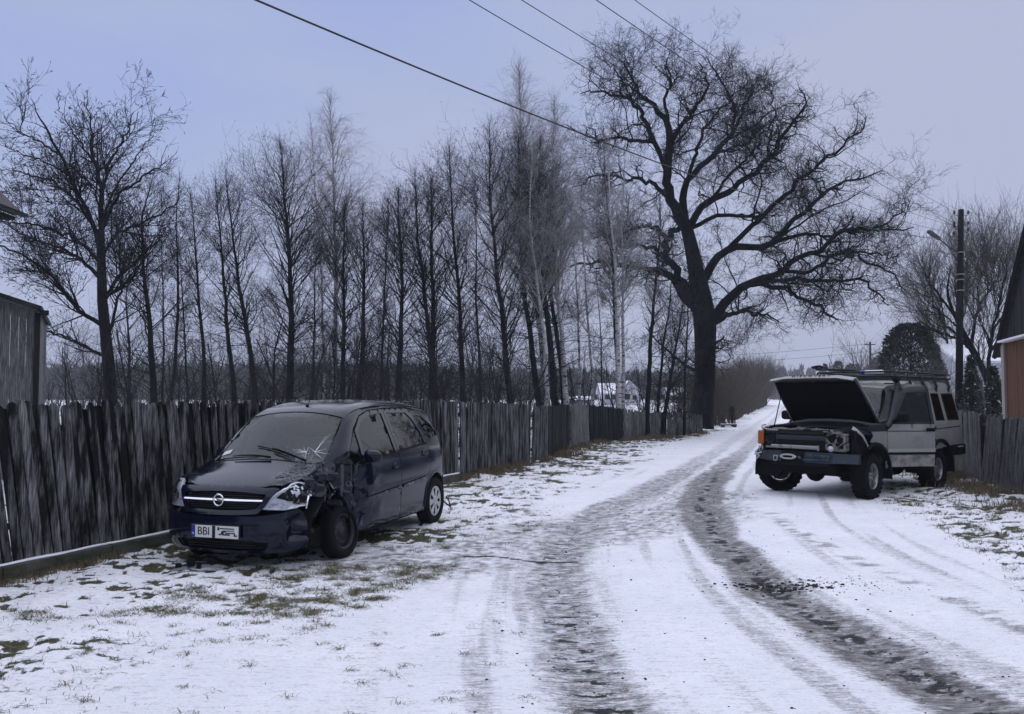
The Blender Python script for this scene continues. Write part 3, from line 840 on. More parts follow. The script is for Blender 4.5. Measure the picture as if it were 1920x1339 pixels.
# ================================================================== TREES
rngT = np.random.default_rng(77)
def norm(v): return v / np.maximum(np.linalg.norm(v, axis=-1, keepdims=True), 1e-9)
def tubes(P, Rr, s=3):
    """P (m,k,3) R (m,k) -> V, F"""
    m, k, _ = P.shape
    T = norm(np.gradient(P, axis=1))
    T0 = norm(P[:, -1] - P[:, 0])
    ref = np.where(np.abs(T0[:, 2:3]) > .8, np.array([[1., .13, 0]]), np.array([[.1, .05, 1.]]))
    A = norm(np.cross(T, ref[:, None, :])); B = np.cross(T, A)
    th = 2 * PI * np.arange(s) / s
    V = P[:, :, None, :] + Rr[:, :, None, None] * (A[:, :, None, :] * np.cos(th)[None, None, :, None] + B[:, :, None, :] * np.sin(th)[None, None, :, None])
    idx = np.arange(m * k * s).reshape(m, k, s)
    a = idx[:, :-1, :]; b = np.roll(a, -1, 2); d = idx[:, 1:, :]; c = np.roll(d, -1, 2)
    return V.reshape(-1, 3), np.stack([a, b, c, d], -1).reshape(-1, 4)
def merge(parts):
    Vs, Fs, o = [], [], 0
    for V, F in parts:
        Vs.append(V); Fs.append(F + o); o += len(V)
    return np.concatenate(Vs), np.concatenate(Fs)
def resample_limb(pts, rad, k):
    pts = np.array(pts, float); rad = np.array(rad, float)
    d = np.r_[0, np.cumsum(np.linalg.norm(np.diff(pts, axis=0), axis=1))]
    t = np.linspace(0, d[-1], k)
    return np.stack([np.interp(t, d, pts[:, i]) for i in range(3)], -1), np.interp(t, d, rad)
def spawn(P, Rr, n, tr, ang, ln, k, wig=.18, up=.0, rr=.5, rmin=.004, rmax=9., lenbyt=None, taper=.25, away=None, gravity=0.0, tpow=1.0):
    """n children on the parent curves (chosen by length); returns (n,k,3),(n,k)"""
    m, kp, _ = P.shape
    L = np.linalg.norm(np.diff(P, axis=1), axis=2).sum(1)
    pr = L / L.sum()
    i = rngT.choice(m, n, p=pr)
    t = tr[0] + (tr[1] - tr[0]) * rngT.uniform(0, 1, n) ** tpow
    f = t * (kp - 1); j = np.minimum(f.astype(int), kp - 2); w = (f - j)[:, None]
    base = P[i, j] * (1 - w) + P[i, j + 1] * w
    rb = Rr[i, j] * (1 - w[:, 0]) + Rr[i, j + 1] * w[:, 0]
    T = norm(P[i, j + 1] - P[i, j])
    rnd = rngT.normal(size=(n, 3)); N = norm(rnd - T * (rnd * T).sum(1, keepdims=True))
    a = np.radians(rngT.uniform(ang[0], ang[1], n))[:, None]
    d = norm(T * np.cos(a) + N * np.sin(a))
    length = rngT.uniform(ln[0], ln[1], n)
    if lenbyt is not None: length = length * lenbyt(t)
    else: length = length * np.clip(L[i] / np.maximum(L.mean(), 1e-6), .45, 1.8)
    r0 = np.clip(rb * rr, rmin, rmax)
    out = np.zeros((n, k, 3)); out[:, 0] = base
    step = (length / (k - 1))[:, None]
    for q in range(1, k):
        d = norm(d + wig * rngT.normal(size=(n, 3)) + np.array([0, 0, up - gravity * q / k]))
        out[:, q] = out[:, q - 1] + d * step
    rad = r0[:, None] * np.linspace(1, taper, k)[None, :]
    return out, np.maximum(rad, rmin * .6)
def bark(name, dark, light, lo=.5, hi=.75, sc=3.0, st=(1, 1, .35), rough=.95):
    return mat(name, dark, rough, spec=.15, noise=(sc, light, lo, hi, st), bump=(14, .8, (1, 1, .4)))
B_alder = bark("alder_bark", (.010, .0095, .012), (.035, .034, .038))
B_oak = bark("oak_bark", (.007, .007, .010), (.026, .026, .032))
B_twig = mat("dark_twigs", (.032, .030, .036), .95, spec=.1)
B_twigw = mat("grey_twigs", (.11, .105, .11), .95, spec=.1)
B_birchtwig = mat("birch_twigs", (.27, .26, .265), .95, spec=.1)
B_will = mat("willow_twigs", (.085, .075, .070), .95, spec=.1)
B_birch = bark("birch_bark", (.42, .41, .42), (.018, .018, .02), .54, .60, 5.5, (1, 1, 3.2))

def tree_obj(name, base, label, cat, trunk_parts, crown_parts, mt, mc, group=None):
    root = empty(name, base); tag(root, label, cat, group)
    b = np.array(base)
    for nm, parts, m_ in (("trunk", trunk_parts, mt), ("crown", crown_parts, mc)):
        if not parts: continue
        V, F = merge(parts); me = np_mesh(nm, V - b, F, smooth=(nm == "trunk"))
        link(nm, me, m_, root)
    return root

def px_curve(pts, Y, drift=0.0):
    """photo pixels (x,y[,r_px]) on distance Y, first point dropped to the ground"""
    out = []; n = len(pts)
    for i, p in enumerate(pts):
        yy = Y + drift * i / max(1, n - 1)
        out.append(np.array(unproj(p[0], p[1], yy)))
    return np.array(out)

def leader_tree(kind, pts, Y, r0, spread, label, dens=1.0, crown0=.22, name=None, drift=0.0):
    """alder / birch: one leader with side branches"""
    C = px_curve(pts, Y, drift)
    top_px = pts[-1][1]
    base = C[0].copy(); dz = base[2] - 0
    if len(C) > 1:
        sl = (C[1] - C[0]) / max(.1, (C[1][2] - C[0][2])); base = C[0] - sl * C[0][2] * .6; base[2] = -.05
    C = np.vstack([base, C])
    H = C[-1][2]
    rad = r0 * .92 * (1 - np.clip(C[:, 2] / H, 0, 1)) ** 1.02 + .007
    rad[0] *= 1.25
    K = 26
    P, Rr = resample_limb(C, rad, K)
    wob = np.cumsum(rngT.normal(0, .018, (K, 3)), 0); wob[:, 2] = 0; wob -= np.linspace(0, 1, K)[:, None] * wob[-1]
    P = P + wob * (H / 12)
    P, Rr = P[None], Rr[None]
    dist = Y / 30.
    if kind == 'alder':
        n1 = int(92 * dens * H / 12)
        a1 = spawn(P, Rr, n1, (crown0, .985), (30, 56), (spread * .75, spread * 1.3), 7, .10, .06, .36, .006 * dist, .022,
                   lenbyt=lambda t: np.clip(.55 + .55 * np.sin(np.clip((t - crown0) / (1 - crown0), 0, 1) * PI * .85 + .25), 0, 1.2) * np.clip((1.03 - t) * 4.2, .16, 1), taper=.3)
        low = spawn(P, Rr, int(24 * dens), (.08, crown0 + .10), (55, 85), (spread * .6, spread * 1.5), 6, .16, .03, .3, .007 * dist, .016, lenbyt=lambda t: 1 + 0 * t)
        a1b = (np.concatenate([a1[0][:, ::1], np.pad(low[0], ((0, 0), (0, 1), (0, 0)), mode='edge')], 0), np.concatenate([a1[1], np.pad(low[1], ((0, 0), (0, 1)), mode='edge')], 0))
        a1 = a1b
        a2 = spawn(*a1, int(640 * dens), (.25, .98), (25, 60), (spread * .28, spread * .6), 5, .18, .10, .6, .0038 * dist, .009)
        a3 = spawn(*a2, int(2900 * dens), (.3, 1), (25, 65), (spread * .12, spread * .30), 4, .22, .06, .7, .0029 * dist, .0050)
        a4 = spawn(P, Rr, int(60 * dens), (.84, 1), (15, 40), (.3, .8), 4, .12, .15, .4, .0035 * dist, .006, lenbyt=lambda t: 1 + 0 * t)
        a5 = spawn(*a3, int(1500 * dens), (.5, 1), (20, 70), (.04, .09), 3, .3, 0, 1.5, .0060 * dist, .0070, lenbyt=lambda t: 1 + 0 * t, taper=.8)  # catkins and cones
        tp = [tubes(P, Rr, 8), tubes(*[z[:60] for z in a1], 4)]
        cp = [tubes(*[z[60:] for z in a1], 4), tubes(*a2, 3), tubes(*a3, 3), tubes(*a4, 3), tubes(*a5, 3)]
        return tree_obj(name or "alder_tree", C[0], label, "tree", tp, cp, B_alder, B_twig, "alders behind the left fence")
    else:
        n1 = int(56 * dens * H / 13)
        a1 = spawn(P, Rr, n1, (crown0, .985), (22, 42), (spread * .8, spread * 1.3), 8, .07, .05, .40, .007 * dist, .024,
                   lenbyt=lambda t: np.clip((1.06 - t) * 2.3, .22, 1), taper=.3, gravity=.05)
        a2 = spawn(*a1, int(330 * dens), (.25, 1), (25, 55), (spread * .35, spread * .6), 6, .12, 0, .6, .0038 * dist, .008, gravity=.30)
        a3 = spawn(*a2, int(1900 * dens), (.15, 1), (20, 50), (spread * .18, spread * .42), 5, .12, 0, .7, .0026 * dist, .0042, gravity=.5)
        a4 = spawn(P, Rr, int(50 * dens), (.85, 1), (12, 40), (.3, .8), 4, .12, .05, .4, .003 * dist, .005, lenbyt=lambda t: 1 + 0 * t)
        tp = [tubes(P, Rr, 8)]
        cp = [tubes(*a1, 4), tubes(*a2, 3), tubes(*a3, 3), tubes(*a4, 3)]
        return tree_obj(name or "birch_tree", C[0], label, "tree", tp, cp, B_birch, B_birchtwig, "birches behind the left fence")

A, Bi = 'alder', 'birch'
for row in [
 (A, [(289,720),(285,640),(272,500),(268,400),(290,320)], 29, .15, 1.9, "bushy dark alder just right of the tall wide tree at the left", 1.0, .25),
 (A, [(322,745),(330,684),(334,560),(332,405),(337,322)], 33, .10, .9, "slim straight alder, first trunk right of the bushy alder", .6, .45),
 (A, [(383,730),(379,640),(366,530),(360,405),(354,345)], 33, .11, 1.0, "slim alder leaning left at its top, second right of the bushy alder", .6, .4),
 (A, [(437,735),(425,620),(414,506),(408,405),(404,330)], 31, .12, 1.2, "left trunk of the pair of left-leaning alders above the dark car's bonnet", .7, .4),
 (A, [(479,740),(464,620),(447,521),(431,405),(423,318)], 30, .13, 1.5, "right and thicker trunk of the pair of left-leaning alders", .9, .38),
 (A, [(543,744),(545,600),(543,447),(535,340),(524,268)], 30, .17, 1.9, "stout straight alder with a dense round-topped crown left of the white birch", 1.7, .30),
 (A, [(513,740),(516,660),(530,600),(500,540)], 31, .07, 1.2, "short crooked forked tree low beside the stout straight alder", .6, .25),
 (Bi, [(625,745),(629,600),(629,495),(626,400),(624,303),(619,180)], 33, .13, 1.9, "tall white-trunked birch with drooping side branch standing above the dark car's roof", 1.5, .38),
 (Bi, [(610,735),(606,600),(600,450),(590,320),(581,212)], 40, .09, 1.6, "slender grey birch top just left of the tall white-trunked birch", .8, .4),
 (A, [(643,735),(645,600),(645,480),(646,399),(650,368)], 31, .12, 1.3, "dark alder immediately right of the white birch above the car roof", .9, .35),
 (A, [(672,742),(680,600),(683,495),(681,430),(679,380)], 30, .14, 1.5, "dark alder with level lower boughs, second trunk right of the white birch", 1.1, .22),
 (A, [(746,746),(752,640),(755,543),(749,430),(746,352)], 29, .14, 1.6, "gently bowed alder standing alone above the dark car's tail", 1.1, .28),
 (A, [(818,744),(808,640),(797,540),(782,447),(778,325)], 29, .13, 1.5, "left stem of the crossing pair of alders over the fence behind the car's tail", 1.0, .28),
 (A, [(811,740),(812,600),(808,500),(808,399),(808,330)], 30, .15, 1.6, "straight right stem of the crossing pair of alders", 1.1, .25),
 (A, [(868,745),(864,600),(856,495),(848,400),(843,272)], 31, .13, 1.7, "tall slim alder with pale airy top between the crossing pair and the tall birch clump", 1.1, .28),
 (A, [(957,748),(944,620),(928,492),(917,360),(917,235)], 28, .13, 1.9, "tall left-leaning alder at the left border of the birch clump", 1.2, .22),
 (A, [(1012,753),(1000,640),(985,544),(974,420),(972,250)], 31, .15, 1.6, "dark trunk in the left half of the tall birch clump", 1.2, .35),
 (Bi, [(1025,757),(1014,640),(1000,540),(985,400),(975,260),(972,115)], 33, .13, 2.2, "tallest birch, its pale top rising over the whole clump", 2.6, .35),
 (A, [(1042,755),(1032,640),(1022,570),(1012,400),(1014,250)], 29, .16, 1.3, "thick dark trunk in the middle of the birch clump", 1.4, .40),
 (A, [(1056,752),(1046,650),(1032,560),(1026,430),(1040,300)], 30, .13, 1.2, "thinner dark trunk close against the right side of the thick one in the clump", 1.1, .40),
 (Bi, [(1063,759),(1056,640),(1044,520),(1038,361),(1040,182)], 29, .12, 1.9, "white birch at the right edge of the clump, trunk bright down to the fence", 2.2, .38),
 (Bi, [(1030,757),(1024,640),(1012,560),(995,400),(1000,250)], 28, .09, 1.5, "slim white birch stem squeezed between the dark trunks of the clump", .8, .40),
 (Bi, [(1087,750),(1083,640),(1077,518),(1070,420),(1066,330)], 36, .07, 1.2, "thin birch standing apart, first right of the clump", .6, .40),
 (Bi, [(1111,750),(1106,620),(1098,492),(1092,400),(1080,300)], 38, .08, 1.3, "thin grey birch, second right of the clump", .6, .35),
 (A, [(1129,745),(1126,640),(1120,560),(1118,500)], 40, .05, .8, "spindly young tree between the thin grey birch and the double birch", .35, .3),
 (Bi, [(1161,766),(1158,640),(1154,500),(1143,400),(1140,250)], 31, .13, 1.5, "brighter front stem of the double birch left of the oak", .9, .36),
 (Bi, [(1169,763),(1170,640),(1168,500),(1166,400),(1172,280)], 32, .09, 1.2, "thinner rear stem of the double birch left of the oak", .6, .40),
 (A, [(1157,760),(1150,600),(1145,450),(1136,350),(1133,285)], 33, .11, 1.1, "dark trunk running up beside the double birch into the oak's crown", .8, .42),
 (A, [(1215,764),(1222,640),(1230,540),(1237,440),(1236,361)], 32, .12, 1.0, "bare dark trunk leaning right in the gap between double birch and oak", .7, .42),
 (A, [(1234,772),(1246,640),(1256,560),(1262,470)], 34, .08, 1.1, "left of the three thin slanting trunks beside the oak", .6, .3),
 (A, [(1247,772),(1262,690),(1275,610),(1286,540)], 33, .10, 1.2, "middle and thickest of the three thin slanting trunks beside the oak", .7, .3),
 (A, [(1283,769),(1288,640),(1291,540),(1294,470)], 34, .06, 1.0, "right of the three thin trunks, upright and closest to the oak", .5, .3),
 (A, [(243,735),(240,640),(236,560),(250,450)], 34, .08, 1.2, "thin dark tree just right of the tall wide tree's trunk", .6, .3),
 (A, [(306,742),(308,640),(306,520),(300,420)], 36, .07, 1.0, "thin dark trunk between the bushy alder and the first slim alder", .5, .4),
 (A, [(352,742),(345,620),(338,500),(332,420)], 35, .06, 1.0, "faint thin trunk between the two slim alders", .45, .4),
 (A, [(716,740),(718,640),(722,540),(726,440),(728,372)], 38, .09, 1.4, "background alder between the level-boughed and the bowed alder", .8, .3),
 (A, [(586,740),(588,640),(590,520),(594,430)], 37, .07, 1.3, "thin background tree between the stout alder and the white birch", .7, .3),
 (A, [(905,745),(900,640),(895,540),(892,420),(890,330)], 37, .08, 1.5, "background alder left of the left-leaning alder by the clump", .8, .3),
]:
    leader_tree(row[0], row[1], row[2], row[3], row[4], row[5], row[6], row[7])

def limb_tree(name, cat, label, base_Y, limbs, cfg, mt, mc, conv, seed=0):
    """traced main limbs with depth drift + procedural branching"""
    rg = np.random.default_rng(seed)
    Ps, Rs = [], []
    K = 22
    for li, (pts, dr) in enumerate(limbs):
        q = []; rad = []
        n = len(pts)
        for i, p in enumerate(pts):
            px, py = conv(p[0], p[1]); yy = base_Y + dr[0] + (dr[1] - dr[0]) * i / max(1, n - 1)
            v = np.array(unproj(px, py, yy)); q.append(v); rad.append(p[2] * conv.s * yy / FPX * cfg.get('rs', 1))
        if li:
            fl_ = np.concatenate(Ps); rf_ = np.concatenate(Rs)
            d2 = np.hypot(fl_[:, 0] / fl_[:, 1] - q[0][0] / q[0][1], (fl_[:, 2] - CH) / fl_[:, 1] - (q[0][2] - CH) / q[0][1]) - rf_ * .3 / base_Y
            j = int(np.argmin(d2)); j = j - 1 if j % K else j; y0 = fl_[j, 1]; q2 = []
            for i, p in enumerate(pts):
                if i == 0 and n > 3: continue
                px, py = conv(p[0], p[1]); f = (i / max(1, n - 1)) ** 1.2
                q2.append(np.array(unproj(px, py, y0 + (dr[1] - dr[0] * 0) * f)))
            q = [fl_[j]] + q2; rad = ([rad[0]] + rad[1:]) if n > 3 else ([rad[0]] + rad)
        P, Rr = resample_limb(q, rad, K)
        w = rg.normal(0, 1, (K, 3)); w = w * np.minimum(np.linspace(0, 1, K) * 3, 1)[:, None] * cfg['wob']
        Ps.append(P + w * (0 if li == 0 else 1)); Rs.append(Rr)
    P, Rr = np.array(Ps), np.array(Rs)
    base = np.array(Ps[0][0]); base[2] = 0
    parts_t = [tubes(P, Rr, 9)]; parts_c = []
    cur = (P[1:], Rr[1:])
    if 'extra' in cfg:
        e1 = spawn(P[:, :], Rr, cfg['extra'], (.15, .68), (35, 70), cfg['exlen'], K, cfg['wig'] * .8, cfg.get('up', .03), .42, .02, .09, lenbyt=lambda t: 1.25 - .6 * t)
        # keep them mostly towards or away from the viewer
        if 'extra2' in cfg:
            e2 = spawn(P[1:], Rr[1:], cfg['extra2'], (.5, .97), (28, 60), (.8, 1.7), K, .16, .06, .55, .014, .05, lenbyt=lambda t: 1 + 0 * t)
            e1 = (np.concatenate([e1[0], e2[0]]), np.concatenate([e1[1], e2[1]]))
        parts_t.append(tubes(*e1, 6)); cur = (np.concatenate([cur[0], e1[0]]), np.concatenate([cur[1], e1[1]]))
    for lv in cfg['levels']:
        ch = spawn(*cur, lv['n'], lv.get('t', (.1, 1)), lv['ang'], lv['len'], lv['k'], lv.get('wig', cfg['wig']), lv.get('up', .02), lv.get('rr', .5), lv['rmin'], lv.get('rmax', 9), gravity=lv.get('g', 0), taper=lv.get('taper', .35), lenbyt=(lambda t: np.clip(1.4 - 1.0 * t, lv.get('tip', .35), 1.2)) if lv.get('trunk') else None, tpow=lv.get('tpow', 1.0))
        (parts_t if lv.get('trunk') else parts_c).append(tubes(*ch, lv.get('s', 3)))
        cur = ch if not lv.get('keep') else (np.concatenate([cur[0], ch[0]]), np.concatenate([cur[1], ch[1]])) if cur[0].shape[1] == ch[0].shape[1] else ch
    return tree_obj(name, tuple(base), label, cat, parts_t, parts_c, mt, mc)

class Conv:
    def __init__(s, ox, oy, sc): s.ox, s.oy, s.s = ox, oy, 1 / sc
    thr, fac, xf = -1e9, 1.0, None
    def __call__(s, x, y):
        X, Y = s.ox + x * s.s, s.oy + y * s.s
        if s.xf: X = s.xf[0] + (X - s.xf[0]) * s.xf[1] if X > s.xf[0] else X
        return X, (s.thr - (s.thr - Y) * s.fac if Y < s.thr else Y)
cv = Conv(1060, 40, 1.762); cv.thr, cv.fac = 380, .86
cv.xf = (1450, 1.07)
oak_limbs = [
 ([(448,1345,44),(452,1290,38),(460,1200,35),(462,1100,35),(462,1000,38),(450,920,36),(435,840,28),(415,740,23),(395,660,20)], (0,0)),
 ([(395,660,20),(350,590,17),(335,500,15),(345,420,14),(345,340,12),(322,265,10),(290,215,8),(250,190,6),(215,130,4),(190,60,2)], (0,-1.5)),
 ([(395,660,14),(385,580,13),(400,520,11),(440,470,10),(490,420,9),(530,360,8),(560,300,6),(560,240,5),(530,180,4),(500,110,3),(470,40,1.5)], (0,2.5)),
 ([(345,340,9),(370,320,8),(400,280,7),(440,230,5),(470,150,4),(440,60,2)], (-1,-4)),
 ([(415,655,13),(450,610,12),(510,575,11),(560,540,10),(620,490,9),(690,410,8),(700,350,6),(750,290,5),(785,210,3),(770,160,1.5)], (0,-3.5)),
 ([(690,410,5),(672,370,4),(680,300,3),(690,220,2),(680,150,1.5)], (-2.5,1)),
 ([(560,300,5),(600,210,4),(620,150,3),(640,110,1.5)], (1.5,4)),
 ([(480,850,16),(490,790,14),(520,760,13),(580,745,12),(650,745,11),(700,715,10),(740,660,8),(800,610,7),(850,560,6),(890,520,4),(960,510,3),(1030,470,1.5)], (0,3)),
 ([(570,740,9),(600,690,9),(660,630,8),(740,540,7),(790,490,6),(850,430,5),(910,370,4),(960,320,2.5),(975,270,1.3)], (0,-3)),
 ([(700,710,8),(790,700,6),(850,710,5),(920,690,5),(990,690,4),(1060,650,3),(1110,590,1.5)], (.5,-1.5)),
 ([(465,990,22),(520,940,17),(560,900,15),(600,865,14),(660,850,12),(720,820,10),(770,775,9),(830,750,8),(890,700,7),(960,680,5),(1050,690,3),(1120,680,1.5)], (0,-3.5)),
 ([(735,812,7),(790,830,6),(850,790,6),(920,750,5),(980,790,4),(1040,830,3),(1100,890,1.5)], (-2,1)),
 ([(660,850,8),(720,880,8),(760,910,6),(820,940,5),(880,990,2.5)], (-1,3)),
 ([(640,852,7),(740,850,7),(800,855,6),(900,855,5),(960,860,4),(1010,900,3),(1040,940,1.5)], (-1,-5)),
 ([(495,1000,11),(540,965,8),(590,955,6),(640,965,5),(700,985,2)], (0,4)),
 ([(425,950,20),(390,900,16),(365,860,14),(330,830,12),(270,815,9),(200,800,7),(120,795,6),(60,800,4),(10,805,2)], (0,3)),
 ([(410,920,15),(370,830,13),(335,770,12),(340,720,11),(375,680,9),(380,640,8)], (0,1.5)),
 ([(335,770,9),(290,750,7),(240,740,6),(190,745,5),(150,715,4),(90,690,2)], (.5,-3)),
 ([(350,725,8),(310,690,7),(270,675,6),(230,680,4),(180,720,2)], (1,5)),
 ([(335,540,9),(290,525,7),(250,515,6),(200,510,5),(130,490,4),(70,510,3),(20,540,1.5)], (0,3.5)),
 ([(320,440,9),(300,370,7),(250,360,6),(190,350,5),(120,360,4),(60,330,3),(10,300,1.5)], (-1,-4)),
 ([(305,400,9),(275,320,8),(250,250,7),(215,200,6),(160,190,4),(100,170,3),(55,180,1.5)], (-1,3)),
 ([(322,265,7),(330,180,5),(350,120,4),(330,50,1.5)], (-1.5,-3)),
 ([(420,665,8),(500,640,7),(570,640,6),(640,650,5),(700,600,3),(760,590,1.5)], (0,4)),
 ([(510,575,6),(545,490,5),(600,430,4),(640,380,3),(650,300,1.5)], (0,-5)),
 ([(440,470,6),(500,410,5),(600,370,4),(660,300,2)], (1,6)),
 ([(440,1200,8),(470,1120,5),(500,1060,4),(530,1040,2)], (-.6,-2)),
 ([(245,195,4),(190,130,3),(150,80,2),(130,50,1.2)], (-1,2)),
 ([(830,750,5),(900,790,4),(960,760,3),(1080,780,1.5)], (-3,-6)),
 ([(400,520,8),(430,420,6),(450,330,5),(500,250,3),(600,140,1.5)], (0,-6)),
]
limb_tree("oak_tree", "tree", "huge spreading bare oak at the bend of the road, darkest and widest tree", 40.0, oak_limbs,
  dict(extra2=62, rs=.98, wob=.07, wig=.20, extra=26, exlen=(3.0, 5.2), up=.03, levels=[
    dict(tip=.5, tpow=.72, n=1250, t=(.2, .995), ang=(28, 65), len=(.95, 2.1), k=12, rr=.5, rmin=.013, rmax=.045, s=5, up=.02, wig=.34, trunk=True, taper=.32),
    dict(n=4900, t=(.12, 1), ang=(25, 65), len=(.5, 1.15), k=7, rr=.6, rmin=.0075, rmax=.020, s=3, up=.05, wig=.36),
    dict(n=20000, t=(.1, 1), ang=(25, 65), len=(.25, .6), k=5, rr=.7, rmin=.0050, rmax=.010, s=3, up=.05, wig=.32),
    dict(n=36000, t=(.15, 1), ang=(20, 60), len=(.12, .32), k=3, rr=.8, rmin=.0045, rmax=.0065, s=3, up=.06, wig=.25, taper=.6),
  ]), B_oak, mat("oak_twigs", (.018, .017, .022), .95, spec=.1), cv, seed=4)

cv1 = Conv(0, 100, 1.969); cv1.thr, cv1.fac = 480, .84
ash_limbs = [
 ([(408,1300,25),(405,1197,22),(392,1060,20),(378,920,18),(375,800,16),(372,680,14)], (0,0)),
 ([(372,700,13),(375,560,10),(372,440,8),(350,330,6),(340,220,4),(330,120,2),(320,70,1)], (0,1)),
 ([(370,680,11),(335,580,8),(295,490,7),(250,380,6),(215,290,5),(170,200,4),(130,110,2),(110,50,1)], (0,-1.5)),
 ([(374,420,6),(400,350,5),(430,290,4),(470,200,3),(490,120,1.2)], (.5,2)),
 ([(373,620,7),(410,540,6),(440,470,5),(500,420,4),(570,370,3),(620,330,1.2)], (0,-2)),
 ([(378,560,5),(420,450,4),(470,380,3),(520,280,2),(570,215,1.2)], (0,2)),
 ([(335,580,6),(280,500,5),(200,420,4),(110,390,3),(30,370,1.5)], (-.5,2)),
 ([(365,760,8),(300,690,6),(220,640,5),(130,610,4),(40,600,2),(-30,590,1.2)], (0,-2)),
 ([(360,820,8),(300,760,6),(230,720,5),(150,690,4),(60,640,2.5),(-20,560,1.2)], (0,2)),
 ([(365,980,9),(290,950,7),(230,870,6),(170,800,5),(90,750,4),(-10,700,3)], (0,-2)),
 ([(370,1090,7),(310,1080,5),(250,1050,4),(190,1030,3),(130,1020,2)], (0,1)),
 ([(385,880,9),(440,820,6),(500,770,5),(560,700,3),(620,640,1.2)], (0,2.5)),
 ([(215,290,4),(150,250,3),(80,200,2),(20,150,1)], (-1,1)),
 ([(350,330,4),(300,260,3),(250,170,2),(220,100,1)], (.4,-2)),
 ([(400,1050,7),(430,940,5),(450,850,4),(440,720,3),(460,600,1.5)], (.3,-1.5)),
 ([(378,700,6),(440,640,5),(520,600,4),(600,560,2.5),(670,500,1)], (0,0)),
 ([(250,380,4),(180,340,3),(90,300,2),(10,260,1)], (-1,-3)),
]
limb_tree("ash_tree", "tree", "tall wide-crowned bare tree with clustered seeds at the far left behind the fence", 27.5, ash_limbs,
  dict(wob=.03, wig=.10, extra=20, exlen=(1.3, 2.4), up=.06, levels=[
    dict(n=440, t=(.12, .99), ang=(25, 50), len=(.75, 1.7), k=8, rr=.5, rmin=.011, rmax=.028, s=4, up=.05, wig=.09, trunk=True),
    dict(n=1700, t=(.15, 1), ang=(25, 55), len=(.35, .85), k=6, rr=.6, rmin=.0072, rmax=.015, s=3, up=.06, wig=.14),
    dict(n=6500, t=(.2, 1), ang=(25, 60), len=(.15, .4), k=4, rr=.7, rmin=.0055, rmax=.009, s=3, up=.05, wig=.18),
    dict(n=4900, t=(.6, 1), ang=(10, 60), len=(.05, .12), k=3, rr=2.2, rmin=.012, rmax=.017, s=3, up=0, wig=.3, taper=.6),
  ]), B_alder, B_twig, cv1, seed=6)

cv2 = Conv(1560, 360, 2.23); cv2.thr, cv2.fac = 640, .70
will_limbs = [
 ([(690,960,16),(665,850,14),(640,760,13),(600,680,12),(560,600,11),(530,520,9),(500,430,7),(480,330,5),(490,230,3),(500,170,1.2)], (0,0)),
 ([(600,680,8),(560,640,6),(500,590,5),(430,560,4),(370,540,2)], (0,-1)),
 ([(560,600,7),(480,540,5),(450,460,4),(420,380,3),(410,290,1.2)], (0,1)),
 ([(500,430,5),(440,330,4),(400,260,2),(390,210,1)], (0,-1)),
 ([(560,600,8),(600,500,6),(620,400,5),(610,300,3),(640,180,1.2)], (0,1.5)),
 ([(640,760,9),(660,640,7),(680,520,5),(700,400,4),(720,280,2.5),(730,150,1)], (0,-1.5)),
 ([(660,640,6),(720,560,5),(760,460,4),(790,340,2.5),(800,200,1)], (0,1)),
 ([(620,400,4),(660,320,3),(700,220,2),(690,120,1)], (0,2)),
 ([(530,520,5),(470,470,3),(400,440,2),(340,440,1)], (0,0)),
 ([(680,520,5),(740,440,4),(800,400,3),(850,300,1.5)], (0,3)),
]
limb_tree("willow_tree", "tree", "pale bushy bare willow behind the power pole and above the right fence", 33.0, will_limbs,
  dict(wob=.03, wig=.14, extra=14, exlen=(1.4, 2.6), up=.14, levels=[
    dict(n=260, t=(.2, .99), ang=(18, 45), len=(1.0, 2.2), k=8, rr=.5, rmin=.010, rmax=.024, s=4, up=.13, wig=.12, trunk=True),
    dict(n=1500, t=(.15, 1), ang=(15, 42), len=(.7, 1.4), k=6, rr=.6, rmin=.0065, rmax=.011, s=3, up=.12, wig=.13),
    dict(n=4200, t=(.1, 1), ang=(12, 40), len=(.35, .8), k=4, rr=.7, rmin=.0045, rmax=.007, s=3, up=.10, wig=.16),
  ]), B_alder, B_will, cv2, seed=8)
# young upright tree behind it, left
cv3 = Conv(0, 0, 1.0); cv3.thr, cv3.fac = 640, .70
limb_tree("willow_tree", "tree", "fainter pale young tree between the evergreen dome and the power pole", 48.0,
  [([(1782,752,3),(1780,700,2.6),(1776,640,2),(1768,560,1.4),(1758,500,.6)], (0,0)), ([(1780,700,2),(1750,640,1.5),(1735,580,1),(1722,530,.5)], (0,1)),
   ([(1780,690,2),(1800,620,1.5),(1812,540,1),(1815,470,.5)], (0,-1)), ([(1776,640,1.5),(1745,590,1),(1725,560,.5)], (0,-1)),([(1776,640,1.5),(1760,540,1),(1742,470,.5)], (0,1))],
  dict(wob=.03, wig=.12, levels=[
    dict(n=120, t=(.1, .99), ang=(15, 40), len=(1.0, 2.2), k=7, rr=.5, rmin=.010, rmax=.02, s=3, up=.14, wig=.1),
    dict(n=700, t=(.1, 1), ang=(12, 40), len=(.6, 1.2), k=5, rr=.6, rmin=.0065, rmax=.011, s=3, up=.12, wig=.13),
    dict(n=2600, t=(.1, 1), ang=(12, 40), len=(.3, .7), k=4, rr=.7, rmin=.005, rmax=.007, s=3, up=.10, wig=.15)]), B_alder, B_will, cv3, seed=9)

